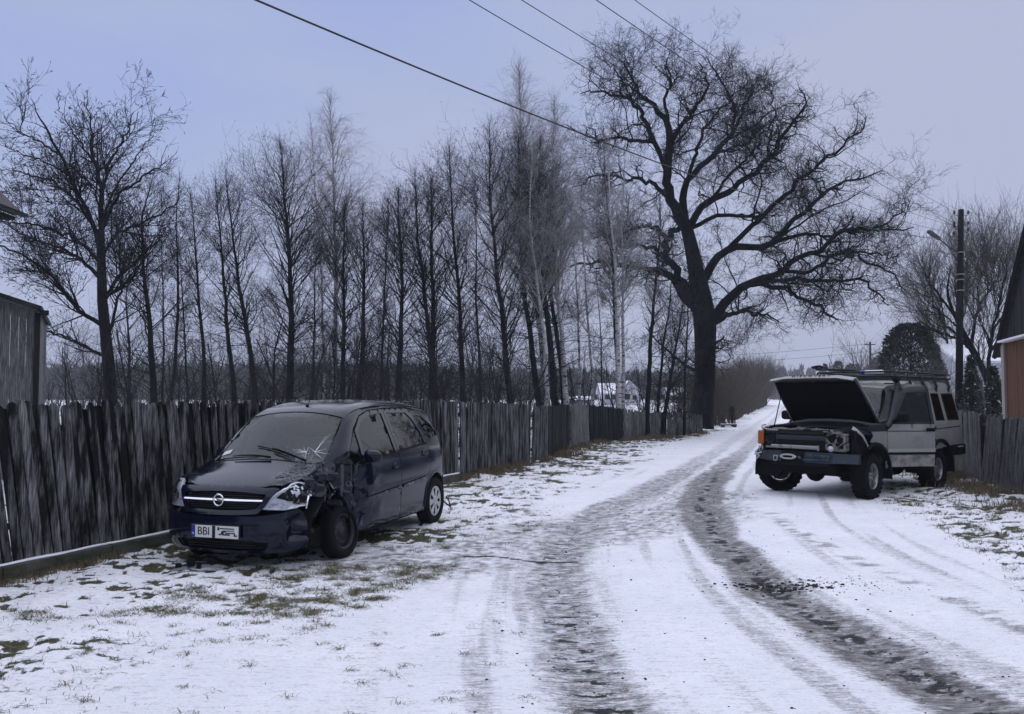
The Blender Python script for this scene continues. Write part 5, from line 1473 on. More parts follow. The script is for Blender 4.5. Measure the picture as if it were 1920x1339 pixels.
def wheel(parent, c, Rt, w, kind, yaw=0.0, camber=0.0, side=1, tread=0, name="wheel"):
    """axis along local y; outer face towards +y*side"""
    root = empty(name, c, yaw); root.rotation_euler = (camber, 0, yaw); root.parent = parent
    rr_ = {'cap': .195, 'steel': .188, 'alloy': .225}[kind] if Rt < .34 else .215
    h = w / 2; s = side
    pr = [(rr_ - .005, -h * .80), (rr_ + .012, -h * .92), (Rt - .075, -h), (Rt - .022, -h * .90), (Rt - .004, -h * .72), (Rt, -h * .4), (Rt, h * .4), (Rt - .004, h * .72), (Rt - .022, h * .90), (Rt - .075, h), (rr_ + .012, h * .92), (rr_ - .005, h * .80)]
    mb = MB(); mb.lathe(pr, 'y', 56)
    if tread:
        n = tread
        for i in range(n):
            for q, (yy, ph) in enumerate(((-.36, 0), (-.12, .5), (.12, 0), (.36, .5))):
                a = 2 * PI * (i + ph) / n; Mx = Matrix.Rotation(-a, 3, 'Y')
                c2 = Mx @ Vector((Rt + .002, yy * w, 0)); mb.box(c2, (.018, w * (.20 if abs(yy) < .2 else .24), 2 * PI * Rt / n * .58), Mx)
    mb.build("tyre", M_tyre, root)
    rim = MB()
    if kind == 'steel':
        rim.lathe([(rr_, -h * .8), (rr_ - .02, -h * .6), (rr_ - .03, 0), (rr_ - .025, h * .3 * s), (rr_ - .05, h * .25 * s), (rr_ - .085, h * .45 * s), (.06, h * .40 * s), (.055, h * .6 * s), (.0, h * .6 * s)], 'y', 40)
        rim.lathe([(rr_ + .004, h * .78 * s), (rr_ - .012, h * .84 * s), (rr_ - .03, h * .60 * s), (rr_ - .03, 0)], 'y', 40)
        r = rim.build("rim", M_steel, root)
        m = MB()
        for i in range(12):
            a = 2 * PI * i / 12; m.lathe([(.0, h * .47 * s), (.013, h * .47 * s), (.013, h * .42 * s)], 'y', 8, (math.cos(a) * (rr_ - .075), 0, math.sin(a) * (rr_ - .075)))
        for i in range(5):
            a = 2 * PI * i / 5; m.lathe([(.0, h * .62 * s), (.010, h * .6 * s), (.012, h * .4 * s)], 'y', 8, (math.cos(a) * .05, 0, math.sin(a) * .05))
        m.build("wheel_bolts", M_met, r)
    elif kind == 'cap':
        yo = h * .80 * s
        rim.lathe([(rr_, -h * .8), (rr_ - .02, 0), (.05, h * .2 * s), (0, h * .2 * s)], 'y', 40)
        r = rim.build("rim", M_black, root)
        m = MB(); n = 7
        m.lathe([(rr_ + .006, yo * .93), (rr_ - .004, yo * 1.03), (rr_ - .024, yo * 1.05), (rr_ - .028, yo * .9)], 'y', 48)
        m.lathe([(.066, yo * .9), (.060, yo * 1.10), (.03, yo * 1.14), (0, yo * 1.15)], 'y', 28)
        for i in range(n):
            a = 2 * PI * i / n; ca, sa = math.cos(a), math.sin(a)
            P = [(.05, -.022), (.10, -.026), (rr_ - .02, -.048), (rr_ - .02, .048), (.10, .026), (.05, .022)]
            Mx = Matrix(((ca, -sa, 0, 0), (0, 0, s, 0), (sa, ca, 0, 0), (0, 0, 0, 1)))
            m.prism(P, abs(yo) * .92, abs(yo) * 1.07, Mx)
        m.build("hubcap", M_silver, root)
    else:
        yo = h * .62 * s
        rim.lathe([(rr_, -h * .8), (rr_ - .022, -h * .5), (rr_ - .03, h * .2 * s), (rr_ - .018, h * .70 * s), (rr_ + .006, h * .86 * s), (rr_ + .014, h * .80 * s)], 'y', 48)
        n = 5
        for i in range(n):
            for dlt in (-.13, .13):
                a = 2 * PI * i / n + PI / 2; ca, sa = math.cos(a + dlt * .35), math.sin(a + dlt * .35)
                P = [(.045, -.016), (rr_ - .018, -.013 + dlt * .20), (rr_ - .018, .017 + dlt * .20), (.045, .016)]
                Mx = Matrix(((ca, -sa, 0, 0), (0, 0, s, 0), (sa, ca, 0, 0), (0, 0, 0, 1)))
                m0 = abs(yo) * .82
                rim.prism(P, m0, m0 + .022, Mx)
        rim.lathe([(.07, yo * .6), (.066, yo * 1.0), (.035, yo * 1.12), (0, yo * 1.12)], 'y', 28)
        r = rim.build("rim", mat("alloy_grey", (.26, .26, .27), .38, .7), root)
        m = MB(); m.lathe([(rr_ - .04, 0), (rr_ - .05, .012), (.05, .012), (.05, -.012), (rr_ - .05, -.012), (rr_ - .04, 0)], 'y', 32); m.build("brake_disc", M_steel, root)
    return root

# ------------------------------------------------------------------ dark blue compact car
CAR_POS, CAR_YAW = (-2.566, 8.71), R(-107.4)
def blue_car():
    root = empty("parked_car", (CAR_POS[0], CAR_POS[1], 0), CAR_YAW)
    tag(root, "dark navy compact car with smashed front left corner standing by the plank fence", "car")
    Zc = pch([-3.30, -3.15, -2.95, -2.5, -2.0, -1.5, -1.0, -.75, -.58, -.42, -.18, .04, .10, .25, .45, .60, .70, .82],
             [1.30, 1.42, 1.505, 1.585, 1.625, 1.635, 1.60, 1.55, 1.485, 1.385, 1.20, 1.035, 1.01, .955, .885, .825, .775, .70])
    Wx = pch([-3.3, -2.9, -2.2, -1.2, -.3, .2, .5, .8], [.70, .79, .835, .845, .842, .838, .83, .80])
    Sz = pch([.10, .20, .32, .52, .66, .80, .95, 1.02], [.90, .955, .985, .992, 1.0, .992, .968, .945])
    Xf = pch([.10, .17, .26, .40, .50, .56, .60, .70, .78, .85], [.60, .70, .765, .80, .800, .785, .755, .735, .715, .67])
    Xr = pch([.2, .3, .5, .62, .66, .9, 1.1, 1.3, 1.45, 1.6], [-3.12, -3.20, -3.245, -3.24, -3.19, -3.19, -3.16, -3.06, -2.96, -2.80])
    def F(x, y, z):
        ay = np.abs(y)
        yb = Wx(x) * Sz(np.clip(z, .1, 1.02))
        green = Wx(x) * .945 - (z - 1.02) * .40 - .05 * np.clip(z - 1.25, 0, 1) ** 1.2
        # above the belt only where there is glass; the bonnet shoulder rolls over below it
        fy = ay - np.where(z > 1.02, green, yb)
        zc = Zc(x) - np.where(x > .02, .13, .10) * ay ** 2 * 1.0 - .035 * sstep(-.7, .05, x) * 0
        # windscreen plan curvature: shift x forward with y
        zc = Zc(x + .22 * ay ** 2 * sstep(-1.2, -.3, x) * sstep(.45, .1, x)) - .085 * ay ** 2
        fz = z - zc
        fx = x - (Xf(np.clip(z, .1, .85)) - .34 * (ay / .85) ** 4.0 - .06 * ay)
        fr = Xr(np.clip(z, .2, 1.6)) + .20 * (ay / .8) ** 3 - x
        f = smax(fy, fz, .09)
        f = smax(f, fx, .07); f = smax(f, fr, .08)
        return smax(f, .13 - z, .04)
    def deform(P, G):
        P = P.copy(); x, y, z = P.T
        m = sstep(-.80, -.25, x) * sstep(.60, .78, y) * sstep(1.12, .85, z) * sstep(.10, .40, z)      # crushed fender
        m2 = sstep(-.35, -.05, x) * sstep(.30, .62, y) * sstep(.62, .78, z) * sstep(1.15, 1.0, z)          # bonnet corner
        n = fbm(x * 8, z * 9, y * 4, oct=4, seed=5) - .5
        r = np.abs(fbm(x * 6, z * 7, y * 5, oct=3, seed=15) - .5) * 2
        P[:, 1] -= m * (.055 + .16 * (.5 - r) + .12 * n)
        P[:, 0] -= m * (.05 * sstep(-.2, .3, x) + .10 * n)
        P[:, 2] += m2 * (.05 * (r - .35)) + m * .07 * (fbm(x * 7, z * 7, y * 3, oct=3, seed=25) - .5)
        P += G * (m2 * .035 * (fbm(x * 16, y * 16, z * 9, oct=3, seed=7) - .5))[:, None]
        # buckles in the front door skin
        dd = sstep(-1.15, -.6, x) * sstep(-.50, -.62, x) * (y > .6) * sstep(.95, .85, z) * sstep(.2, .35, z)
        P[:, 1] += dd * .03 * (fbm(x * 5, z * 7, oct=2, seed=12) - .55)
        q = sstep(.30, .5, x) * sstep(.5, .75, y) * sstep(.62, .5, z)
        P[:, 0] -= q * .03
        return P
    B = Body(F, az=.62, cx=-.25, deform=deform)
    g = .0035
    N_ = M_navy
    # ---- top panels
    hoodR = [('t', .10, -.60), ('t', .25, -.665), ('f', -.62, .80), ('f', -.50, .795), ('f', -.40, .64), ('f', -.30, .60), ('f', 0, .595)]
    hood = [('t', .085, 0), ('t', .075, -.35), ('t', .02, -.66), ('t', .2, -.685), ('t', .40, -.655), ('t', .53, -.54), ('t', .60, -.40), ('t', .645, -.2), ('t', .66, 0), ('t', .645, .2), ('t', .60, .40), ('t', .53, .54), ('t', .40, .655), ('t', .2, .685), ('t', .02, .66), ('t', .075, .35)]
    B.panel("bonnet", 'top', hood, N_, root, h=.022, lift=lambda P: .012 * sstep(.30, .36, np.abs(P[:, 1]) - .12 * P[:, 0]) * 0)
    wsc = [('t', -.585, -.565), ('t', -.60, -.3), ('t', -.605, 0), ('t', -.60, .3), ('t', -.585, .565), ('t', -.30, .635), ('t', -.05, .68), ('t', .03, .62), ('t', .085, .35), ('t', .10, 0), ('t', .085, -.35), ('t', .03, -.62), ('t', -.05, -.68), ('t', -.30, -.635)]
    wsc_g = [('t', a[1] + (-.012 if a[1] < -.5 else 0), a[2]) for a in wsc]
    ws_poly = [('t', -.585, -.555), ('t', -.60, -.3), ('t', -.605, 0), ('t', -.60, .3), ('t', -.585, .555), ('t', -.30, .605), ('t', -.09, .640), ('t', -.01, .60), ('t', .035, .35), ('t', .045, 0), ('t', .035, -.35), ('t', -.01, -.60), ('t', -.09, -.640), ('t', -.30, -.605)]
    ws = B.panel("windscreen", 'top', ws_poly, M_glassW, root, h=.05, th=0, off=-.004)
    cowl = [('t', .04, 0), ('t', .030, -.35), ('t', -.015, -.605), ('t', -.06, -.655), ('t', .015, -.66), ('t', .07, -.35), ('t', .08, 0), ('t', .07, .35), ('t', .015, .66), ('t', -.06, .655), ('t', -.015, .605), ('t', .030, .35)]
    B.panel("scuttle", 'top', cowl, M_black, root, h=.03, off=-.012)
    roof = [('t', -.60, -.575), ('t', -.615, -.3), ('t', -.62, 0), ('t', -.615, .3), ('t', -.60, .575), ('t', -.9, .565), ('t', -1.5, .56), ('t', -2.2, .555), ('t', -2.88, .52), ('t', -2.90, 0), ('t', -2.88, -.52), ('t', -2.2, -.555), ('t', -1.5, -.56), ('t', -.9, -.565)]
    B.panel("roof", 'top', roof, M_navy, root, h=.05)
    m = MB()
    P0 = B.surf('top', [-.75], [0.0])[0]
    # ---- side panels, both sides
    for sd in (1, -1):
        sf = sd
        Fp = [('s', -.46, .24), ('s', -.47, .60), ('s', -.42, .93), ('t', -.03, .675 * sd), ('t', .2, .69 * sd), ('t', .38, .665 * sd), ('s', .46, .74), ('s', .33, .60), ('s', .40, .52)] + arc(0, .31, .385, 33, 147, 12) + [('s', -.375, .22)]
        if sd == 1:    # the smashed fender ends in a torn edge above the wheel
            rgx = random.Random(3)
            Fp = [('s', -.46, .30), ('s', -.47, .60), ('s', -.42, .93), ('t', -.03, .675), ('t', .2, .69), ('t', .38, .665), ('s', .45, .74), ('s', .36, .66), ('s', .30, .72), ('s', .22, .66), ('s', .12, .76), ('s', .02, .69), ('s', -.08, .77), ('s', -.16, .66), ('s', -.27, .70), ('s', -.30, .55), ('s', -.39, .52), ('s', -.37, .36)]
        B.panel("front_wing", 'ax', Fp, N_, root, side=sf, h=.02)
        # A pillar and roof rail
        rail = [('t', -.03, .645 * sd), ('t', -.30, .612 * sd), ('t', -.58, .565 * sd), ('t', -.9, .572 * sd), ('t', -1.5, .567 * sd), ('t', -2.2, .562 * sd), ('t', -2.86, .525 * sd),
                ('s', -2.97, 1.36), ('s', -2.62, 1.485), ('s', -2.2, 1.53), ('s', -1.55, 1.535), ('s', -1.1, 1.515), ('s', -.86, 1.46), ('s', -.62, 1.32), ('s', -.36, 1.08), ('s', -.19, .965), ('s', -.10, .955), ('t', -.045, .668 * sd)]
        B.panel("roof_rail", 'ax', rail, N_, root, side=sf, h=.03)
        # corner triangle in front of the door
        B.panel("quarter_light", 'ax', [('s', -.24, .965), ('s', -.46, .95), ('s', -.60, .98), ('s', -.62, 1.29)], M_glassS, root, side=sf, h=.05, th=0, off=-.006)
        doorF = [('s', -.47, .24), ('s', -.48, .60), ('s', -.47, .94), ('s', -.62, .97), ('s', -.645, 1.30), ('s', -.86, 1.445), ('s', -1.1, 1.502), ('s', -1.50, 1.522), ('s', -1.515, 1.0), ('s', -1.53, .6), ('s', -1.50, .24)]
        winF = [('s', -.69, .985), ('s', -.71, 1.29), ('s', -.89, 1.405), ('s', -1.12, 1.46), ('s', -1.43, 1.475), ('s', -1.445, 1.02), ('s', -1.0, .995)]
        B.panel("front_door", 'ax', doorF, N_, root, side=sf, holes=[winF], h=.03)
        fd = bpy.data.objects
        B.panel("door_window", 'ax', winF, M_glassS, root, side=sf, h=.06, th=0, off=-.010)
        B.panel("window_trim", 'ax', [('s', -.68, .965), ('s', -.685, .99), ('s', -1.0, 1.0), ('s', -1.47, 1.025), ('s', -1.475, .998), ('s', -1.0, .972)], M_seal, root, side=sf, h=.04, th=.006, off=.006)
        doorR = [('s', -1.51, .24), ('s', -1.54, .6), ('s', -1.525, 1.0), ('s', -1.51, 1.522), ('s', -2.2, 1.515), ('s', -2.32, 1.44), ('s', -2.44, 1.22), ('s', -2.465, 1.0), ('s', -2.46, .78), ('s', -2.36, .68), ('s', -2.26, .52), ('s', -2.20, .34), ('s', -2.18, .24)]
        winR = [('s', -1.575, 1.03), ('s', -1.565, 1.475), ('s', -2.12, 1.468), ('s', -2.24, 1.39), ('s', -2.36, 1.20), ('s', -2.385, 1.075)]
        B.panel("rear_door", 'ax', doorR, N_, root, side=sf, holes=[winR], h=.03)
        B.panel("door_window", 'ax', winR, M_glassS, root, side=sf, h=.06, th=0, off=-.010)
        B.panel("window_trim", 'ax', [('s', -1.56, 1.008), ('s', -1.565, 1.035), ('s', -2.43, 1.085), ('s', -2.435, 1.055)], M_seal, root, side=sf, h=.04, th=.006, off=.006)
        quarter = [('s', -2.19, .24), ('s', -2.21, .34), ('s', -2.27, .52)] + arc(-2.63, .31, .375, 148, 10, 14)[0:0] + \
                  [('s', -2.37, .68), ('s', -2.47, .78), ('s', -2.475, 1.0), ('s', -2.45, 1.22), ('s', -2.33, 1.44), ('s', -2.22, 1.52), ('s', -2.62, 1.478), ('s', -2.97, 1.34), ('s', -3.07, 1.15), ('s', -3.10, .90), ('s', -3.12, .66), ('s', -3.0, .60)] + arc(-2.63, .31, .375, 150, 8, 14)[::1][::-1][::-1]
        # walk the arch from rear to front
        quarter = [('s', -2.19, .24), ('s', -2.21, .34), ('s', -2.27, .52), ('s', -2.37, .68), ('s', -2.47, .78), ('s', -2.475, 1.0), ('s', -2.45, 1.22), ('s', -2.33, 1.44), ('s', -2.22, 1.515), ('s', -2.62, 1.478), ('s', -2.97, 1.34), ('s', -3.05, 1.15), ('s', -3.08, .90), ('s', -3.09, .66)] + \
                  [('s', -2.63 + .375 * math.cos(R(a_)), .31 + .375 * math.sin(R(a_))) for a_ in range(132, -15, -12)]
        winQ = [('s', -2.50, 1.105), ('s', -2.46, 1.26), ('s', -2.36, 1.43), ('s', -2.60, 1.41), ('s', -2.83, 1.30), ('s', -2.97, 1.15)]
        B.panel("rear_wing", 'ax', quarter, N_, root, side=sf, holes=[winQ], h=.03)
        B.panel("quarter_window", 'ax', winQ, M_glassS, root, side=sf, h=.05, th=0, off=-.010)
        # arch lip
        m = MB(); pts = [B.pt(('s', -2.63 + .378 * math.cos(R(a_)), .31 + .378 * math.sin(R(a_))), 'ax', sf) for a_ in range(128, -12, -7)]
        P = B.surf('ax', [p[0] for p in pts], [p[1] for p in pts], sf); m.tube([Vector(p) + Vector((0, .002 * sd, 0)) for p in P], .014, 6); m.build("arch_lip", N_, root)
        # sill and rub strip
        B.panel("side_strip", 'ax', [('s', -.52, .545), ('s', -.52, .575), ('s', -1.50, .625), ('s', -1.50, .59)], N_, root, side=sf, h=.04, th=.006, off=.017)
        B.panel("side_strip", 'ax', [('s', -1.56, .593), ('s', -1.56, .628), ('s', -2.28, .665), ('s', -2.24, .63)], N_, root, side=sf, h=.04, th=.006, off=.017)
        # handles
        for hx, hz in ((-1.36, .845), (-2.26, .935)):
            p = B.surf('ax', *[[q] for q in B.pt(('s', hx, hz), 'ax', sf)], sf)[0]
            m = MB(); m.lathe([(.0, -.006 * sd), (.045, -.004 * sd), (.056, .004 * sd), (.060, .002 * sd)], 'y', 20, Vector(p)); m.tube([Vector(p) + Vector((-.05, .006 * sd, .0)), Vector(p) + Vector((-.02, .026 * sd, .004)), Vector(p) + Vector((.03, .026 * sd, 0)), Vector(p) + Vector((.055, .006 * sd, -.004))], .011, 6); m.build("door_handle", N_, root)
        # mirror
        mx_, mz = -.60, 1.03
        m = MB(); bmh = bmesh.new(); bmesh.ops.create_icosphere(bmh, subdivisions=3, radius=1)
        for v in bmh.verts:
            c = v.co; sx, sy, sz = .075, .105, .070
            xx = c.x * sx * (1 if c.x > 0 else .45); v.co = Vector((xx, math.copysign(abs(c.y) ** .8, c.y) * sy, math.copysign(abs(c.z) ** .75, c.z) * sz * (1 - .15 * c.y * sd)))
        ycen = .935 * sd
        m.add([v.co + Vector((mx_, ycen, mz)) for v in bmh.verts], [tuple(v.index for v in f.verts) for f in bmh.faces], True); bmh.free()
        mo = m.build("door_mirror", N_, root)
        m = MB(); m.tube([(mx_ + .02, .80 * sd, mz - .07), (mx_ + .01, .88 * sd, mz - .055), (mx_, .93 * sd, mz - .03)], [.03, .028, .03], 8); m.build("mirror_arm", M_black, mo)
        # rear lamp
        B.panel("tail_lamp", 'ax', [('s', -3.09, .92), ('s', -3.06, 1.15), ('s', -2.98, 1.33), ('s', -3.02, 1.345), ('s', -3.12, 1.15), ('s', -3.15, .92)], mat("tail_red", (.12, .006, .006), .2), root, side=sf, h=.03, th=.01)
        # headlight : pocket, reflector, lens
        def hl(lst): return [('f', a * sd, b) for a, b in lst]
        def cy(x, y, z): return (math.atan2(y * sd, x - B.cx), z)
        lens = [cy(.70, .40, .610), cy(.64, .47, .70), cy(.56, .56, .80), cy(.45, .64, .85), cy(.36, .72, .85), cy(.33, .775, .78), cy(.36, .79, .62), cy(.48, .735, .598), cy(.60, .60, .600)]
        B.panel("headlight", 'cyl', lens, M_lamp, root, h=.025, th=.01, off=-.026)
        hlp = root.children[-1]
        B.panel("lens", 'cyl', lens, M_lampglass, root, h=.03, th=0, off=-.002)
        ring = [cy(.70, .40, .610), cy(.64, .47, .70), cy(.56, .56, .80), cy(.45, .64, .85), cy(.36, .72, .85), cy(.33, .775, .78), cy(.36, .79, .62), cy(.48, .735, .598), cy(.60, .60, .600)]
        cen = (sum(p[0] for p in ring) / len(ring), sum(p[1] for p in ring) / len(ring))
        inn = [(cen[0] + (p[0] - cen[0]) * .90, cen[1] + (p[1] - cen[1]) * .90) for p in ring]
        fr = B.panel("lamp_frame", 'cyl', ring, mat("lamp_bright", (.72, .74, .78), .3, .1), root, holes=[inn], h=.02, th=.035, off=-.005)
        if sd == 1:
            dk = [(cen[0] + (p[0] - cen[0]) * .86 + .035, cen[1] + (p[1] - cen[1]) * .80 + .012) for p in ring]
            dk = [dk[i] for i in (1, 2, 3, 4, 5, 6, 7)]
            B.panel("painted_hole", 'cyl', dk, M_seal, root, h=.03, th=.004, off=.001)  # black sheet over the lamp paints the dark inside of the break
            m = MB(); q = [cy(.45, .745, .60), cy(.41, .74, .72)]
            P = B.surf('cyl', [a[0] for a in q], [a[1] for a in q]); m.tube([Vector(P[0]), Vector(P[1])], .010, 6); m.build("lamp_rib", M_chrome, root)
            m = MB(); rg_ = random.Random(5)
            for i in range(9):
                q = cy(.50 + rg_.uniform(-.06, .05), .66 + rg_.uniform(-.05, .06), .80 + rg_.uniform(-.035, .015)); p = B.surf('cyl', [q[0]], [q[1]])[0]
                m.box(Vector(p) - Vector((.01, 0, 0)), (.012, .03, .012), Matrix.Rotation(rg_.uniform(0, 3), 3, 'X'))
            m.build("lamp_shards", M_lamp, root)
        else:
            for (y_, z_, r_) in ((.60, .70, .055), (.70, .70, .05)):
                q = cy(.5, y_, z_); p = B.surf('cyl', [q[0]], [q[1]])[0]; nrm = Vector((.75, .5 * sd, .1)).normalized()
                m = MB(); Mq = Matrix.Translation(Vector(p) - nrm * .055) @ nrm.to_track_quat('Z', 'Y').to_matrix().to_4x4()
                mm_ = MB(); mm_.lathe([(.012, .0), (r_ * .7, .02), (r_, .05), (r_ * 1.05, .048)], 'z', 20); m.add([Mq @ Vector(v) for v in mm_.v], mm_.f, True); m.build("lamp_bowl", M_chrome, root)
        # wheel wells and dark liners
        for wx in (0, -2.63):
            m = MB(); V, Fc = [], []; n = 16
            for i in range(n + 1):
                a = R(-12 + 204 * i / n)
                for yy in (.46, .775): V.append((wx + .395 * math.cos(a), yy * sd, .31 + .395 * math.sin(a)))
            for i in range(n): Fc.append((2 * i, 2 * i + 1, 2 * i + 3, 2 * i + 2))
            V.append((wx, .46 * sd, .31)); 
            for i in range(n): Fc.append((2 * i, 2 * i + 2, len(V) - 1))
            m.add(V, Fc)
            m.build("wheel_housing", M_seal, root)
    # ---- front
    def cyf(x, y, z): return (math.atan2(y, x - B.cx), z)
    def yz(lst): return [('f', a, b) for a, b in lst]
    grille = yz([(-.40, .60), (-.47, .68), (-.48, .755), (-.25, .775), (0, .78), (.25, .775), (.48, .755), (.47, .68), (.40, .60), (.2, .585), (0, .582), (-.2, .585)])
    surround = yz([(-.385, .575), (-.47, .64), (-.535, .73), (-.54, .815), (-.3, .835), (0, .84), (.3, .835), (.54, .815), (.535, .73), (.47, .64), (.385, .575), (.2, .562), (0, .56), (-.2, .562)])
    surround = yz([(-.40, .565), (-.45, .62), (-.51, .72), (-.55, .795), (-.42, .80), (-.22, .812), (0, .818), (.22, .812), (.42, .80), (.55, .795), (.51, .72), (.45, .62), (.40, .565), (.2, .553), (0, .55), (-.2, .553)])
    gr_h = yz([(-.37, .605), (-.43, .67), (-.455, .74), (-.25, .758), (0, .764), (.25, .758), (.455, .74), (.43, .67), (.37, .605), (.2, .592), (0, .59), (-.2, .592)])
    B.panel("grille_surround", 'cyl', surround, N_, root, holes=[gr_h], h=.02, off=.004)
    gp = B.panel("grille", 'cyl', gr_h, M_seal, root, h=.03, th=.004, off=-.035)
    m = MB()
    for zz in (.615, .635, .655, .705, .725, .745):
        w_ = .36 + (zz - .60) * .55
        ys = np.linspace(-w_, w_, 15); P = B.surf('cyl', [cyf(.74, q, zz)[0] for q in ys], [zz] * 15)
        m.tube([Vector(p) - Vector((.014, 0, 0)) for p in P], .005, 5)
    m.build("grille_bars", M_black, root)
    # chrome wing bar and round emblem
    P = []; ys = np.linspace(-.44, .44, 23)
    for q in ys: P.append(B.surf('cyl', [cyf(.74, q, .682)[0]], [.682])[0])
    m = MB(); V, Fc = [], []
    for p, q in zip(P, ys):
        hh = .017 * (1 - .25 * abs(q) / .44); V += [(p[0] + .004, q, .682 - hh), (p[0] + .020, q, .682), (p[0] + .004, q, .682 + hh)]
    for i in range(22): Fc += [(3 * i, 3 * i + 3, 3 * i + 4, 3 * i + 1), (3 * i + 1, 3 * i + 4, 3 * i + 5, 3 * i + 2)]
    m.add(V, Fc); m.build("chrome_bar", M_chrome, root)
    pe = P[11]; m = MB()
    tor = []; Vt, Ft = [], []
    n1, n2 = 36, 8
    for i in range(n1):
        a = 2 * PI * i / n1
        for j in range(n2):
            b = 2 * PI * j / n2; rr_ = .053 + .0085 * math.cos(b); Vt.append((pe[0] + .032 + .0085 * math.sin(b), rr_ * math.cos(a), .688 + rr_ * math.sin(a)))
    for i in range(n1):
        for j in range(n2): Ft.append((i * n2 + j, ((i + 1) % n1) * n2 + j, ((i + 1) % n1) * n2 + (j + 1) % n2, i * n2 + (j + 1) % n2))
    m.add(Vt, Ft, True)
    bolt = [(-.075, -.004), (.008, .013), (-.008, -.004), (.075, .004), (-.006, -.016), (.010, .001)]
    bolt = [(-.078, .010), (-.078, .003), (-.010, .003), (-.028, -.016), (.078, -.010), (.078, -.003), (.010, -.003), (.028, .016)]
    bolt = [(-.052, .004), (-.004, .004), (-.026, -.014), (.052, -.004), (.004, -.004), (.026, .014)]
    m.prism(bolt, .030, .038, Matrix(((0, 0, 1, pe[0]), (-1, 0, 0, 0), (0, 1, 0, .688), (0, 0, 0, 1))))
    m.build("emblem", M_chrome, root)
    # bumper (left end torn away)
    bump = [cyf(.60, -.62, .60 - .03), cyf(.74, -.40, .545), cyf(.8, 0, .535), cyf(.74, .40, .545), cyf(.60, .62, .575), cyf(.47, .75, .575), cyf(.40, .79, .50), cyf(.44, .77, .42), cyf(.46, .77, .30), cyf(.42, .77, .22), cyf(.55, .65, .20), cyf(.70, .40, .185), cyf(.75, 0, .18), cyf(.70, -.40, .185), cyf(.55, -.65, .20), cyf(.40, -.79, .22), cyf(.33, -.81, .40), cyf(.36, -.80, .58)]
    intake = [cyf(.75, -.50, .225), cyf(.75, -.54, .30), cyf(.78, 0, .325), cyf(.75, .54, .30), cyf(.75, .50, .225), cyf(.77, 0, .21)]
    B.panel("front_bumper", 'cyl', bump, N_, root, holes=[intake], h=.025)
    B.panel("air_intake", 'cyl', intake, M_seal, root, h=.03, th=.004, off=-.03)
    m = MB()
    for zz in (.245, .27, .295):
        ys = np.linspace(-.38, .38, 11); P = B.surf('cyl', [cyf(.77, q, zz)[0] for q in ys], [zz] * 11); m.tube([Vector(p) - Vector((.01, 0, 0)) for p in P], .005, 5)
    m.build("intake_bars", M_black, root)
    B.panel("bumper_step", 'cyl', [cyf(.74, -.42, .470), cyf(.8, 0, .462), cyf(.74, .42, .470), cyf(.74, .42, .462), cyf(.8, 0, .454), cyf(.74, -.42, .462)], M_seal, root, h=.03, th=.004, off=.001)
    B.panel("dark_gap", 'cyl', [cyf(.70, -.42, .535), cyf(.72, -.40, .60), cyf(.75, 0, .56), cyf(.72, .40, .60), cyf(.70, .42, .535), cyf(.8, 0, .520)], M_seal, root, h=.03, th=.004, off=-.04)
    # tow-eye cover line & number plate
    pc = B.surf('cyl', [0.0], [.395])[0]
    Mp = Matrix(((0, 0, 1, pc[0] + .012), (1, 0, 0, 0), (0, 1, 0, .395), (0, 0, 0, 1)))
    m = MB(); m.box((pc[0] + .006, 0, .395), (.012, .545, .135), bev=.004); hol = m.build("plate_holder", M_black, root)
    m = MB(); m.box((pc[0] + .0135, .0, .395), (.003, .520, .114)); plate = m.build("number_plate", M_plate, root)
    m = MB(); m.box((pc[0] + .0153, -.24, .395), (.002, .040, .112)); m.build("blue_band", M_blue, plate)
    def Mt(y, z, sx=1.0): return Matrix(((0, 0, 1, pc[0] + .0165), (sx, 0, 0, y), (0, 1, 0, z), (0, 0, 0, 1)))
    text_obj("plate_letters", "BBI", .108, Mt(-.125, .395, .95), M_ink, plate)
    text_obj("country_letters", "PL", .026, Mt(-.24, .372), M_plate, plate)
    m = MB(); x_ = pc[0] + .0165
    m.box((x_, -.012, .395), (.002, .035, .112))                                   # dark block between the groups
    for (y0, z0, w_, h_) in ((.135, .428, .16, .010), (.150, .408, .13, .007), (.04, .425, .02, .03), (.085, .385, .03, .018), (.125, .372, .085, .014), (.17, .388, .10, .010), (.218, .374, .014, .032), (.235, .366, .03, .012), (.06, .372, .03, .012), (.098, .398, .05, .010)):
        m.box((x_, y0, z0), (.002, w_, h_))
    m.build("smudged_characters", M_ink, plate)
    # ---- rear
    tg = [(math.atan2(q, .6), z) for q, z in ((-.60, .62), (-.64, .9), (-.60, 1.2), (-.50, 1.40), (.50, 1.40), (.60, 1.2), (.64, .9), (.60, .62))]
    rw = [(math.atan2(q, .6), z) for q, z in ((-.50, 1.02), (-.45, 1.34), (.45, 1.34), (.50, 1.02))]
    B.panel("tailgate", 'rear', tg, N_, root, holes=[rw], h=.05); B.panel("rear_window", 'rear', rw, M_glassS, root, h=.08, th=0, off=-.01)
    rb = [(math.atan2(q, .6), z) for q, z in ((-.95, .22), (-1.02, .60), (-.6, .61), (.6, .61), (1.02, .60), (.95, .22))]
    B.panel("rear_bumper", 'rear', rb, N_, root, h=.05)
    # ---- underside, cabin tub, interior
    m = MB(); m.box((-1.3, 0, .27), (3.0, 1.30, .16)); m.box((.15, 0, .42), (.75, .98, .34)); m.box((-2.75, 0, .42), (.6, .9, .30)); m.box((-1.31, 0, .235), (1.75, 1.50, .06)); m.build("underbody", M_seal, root)
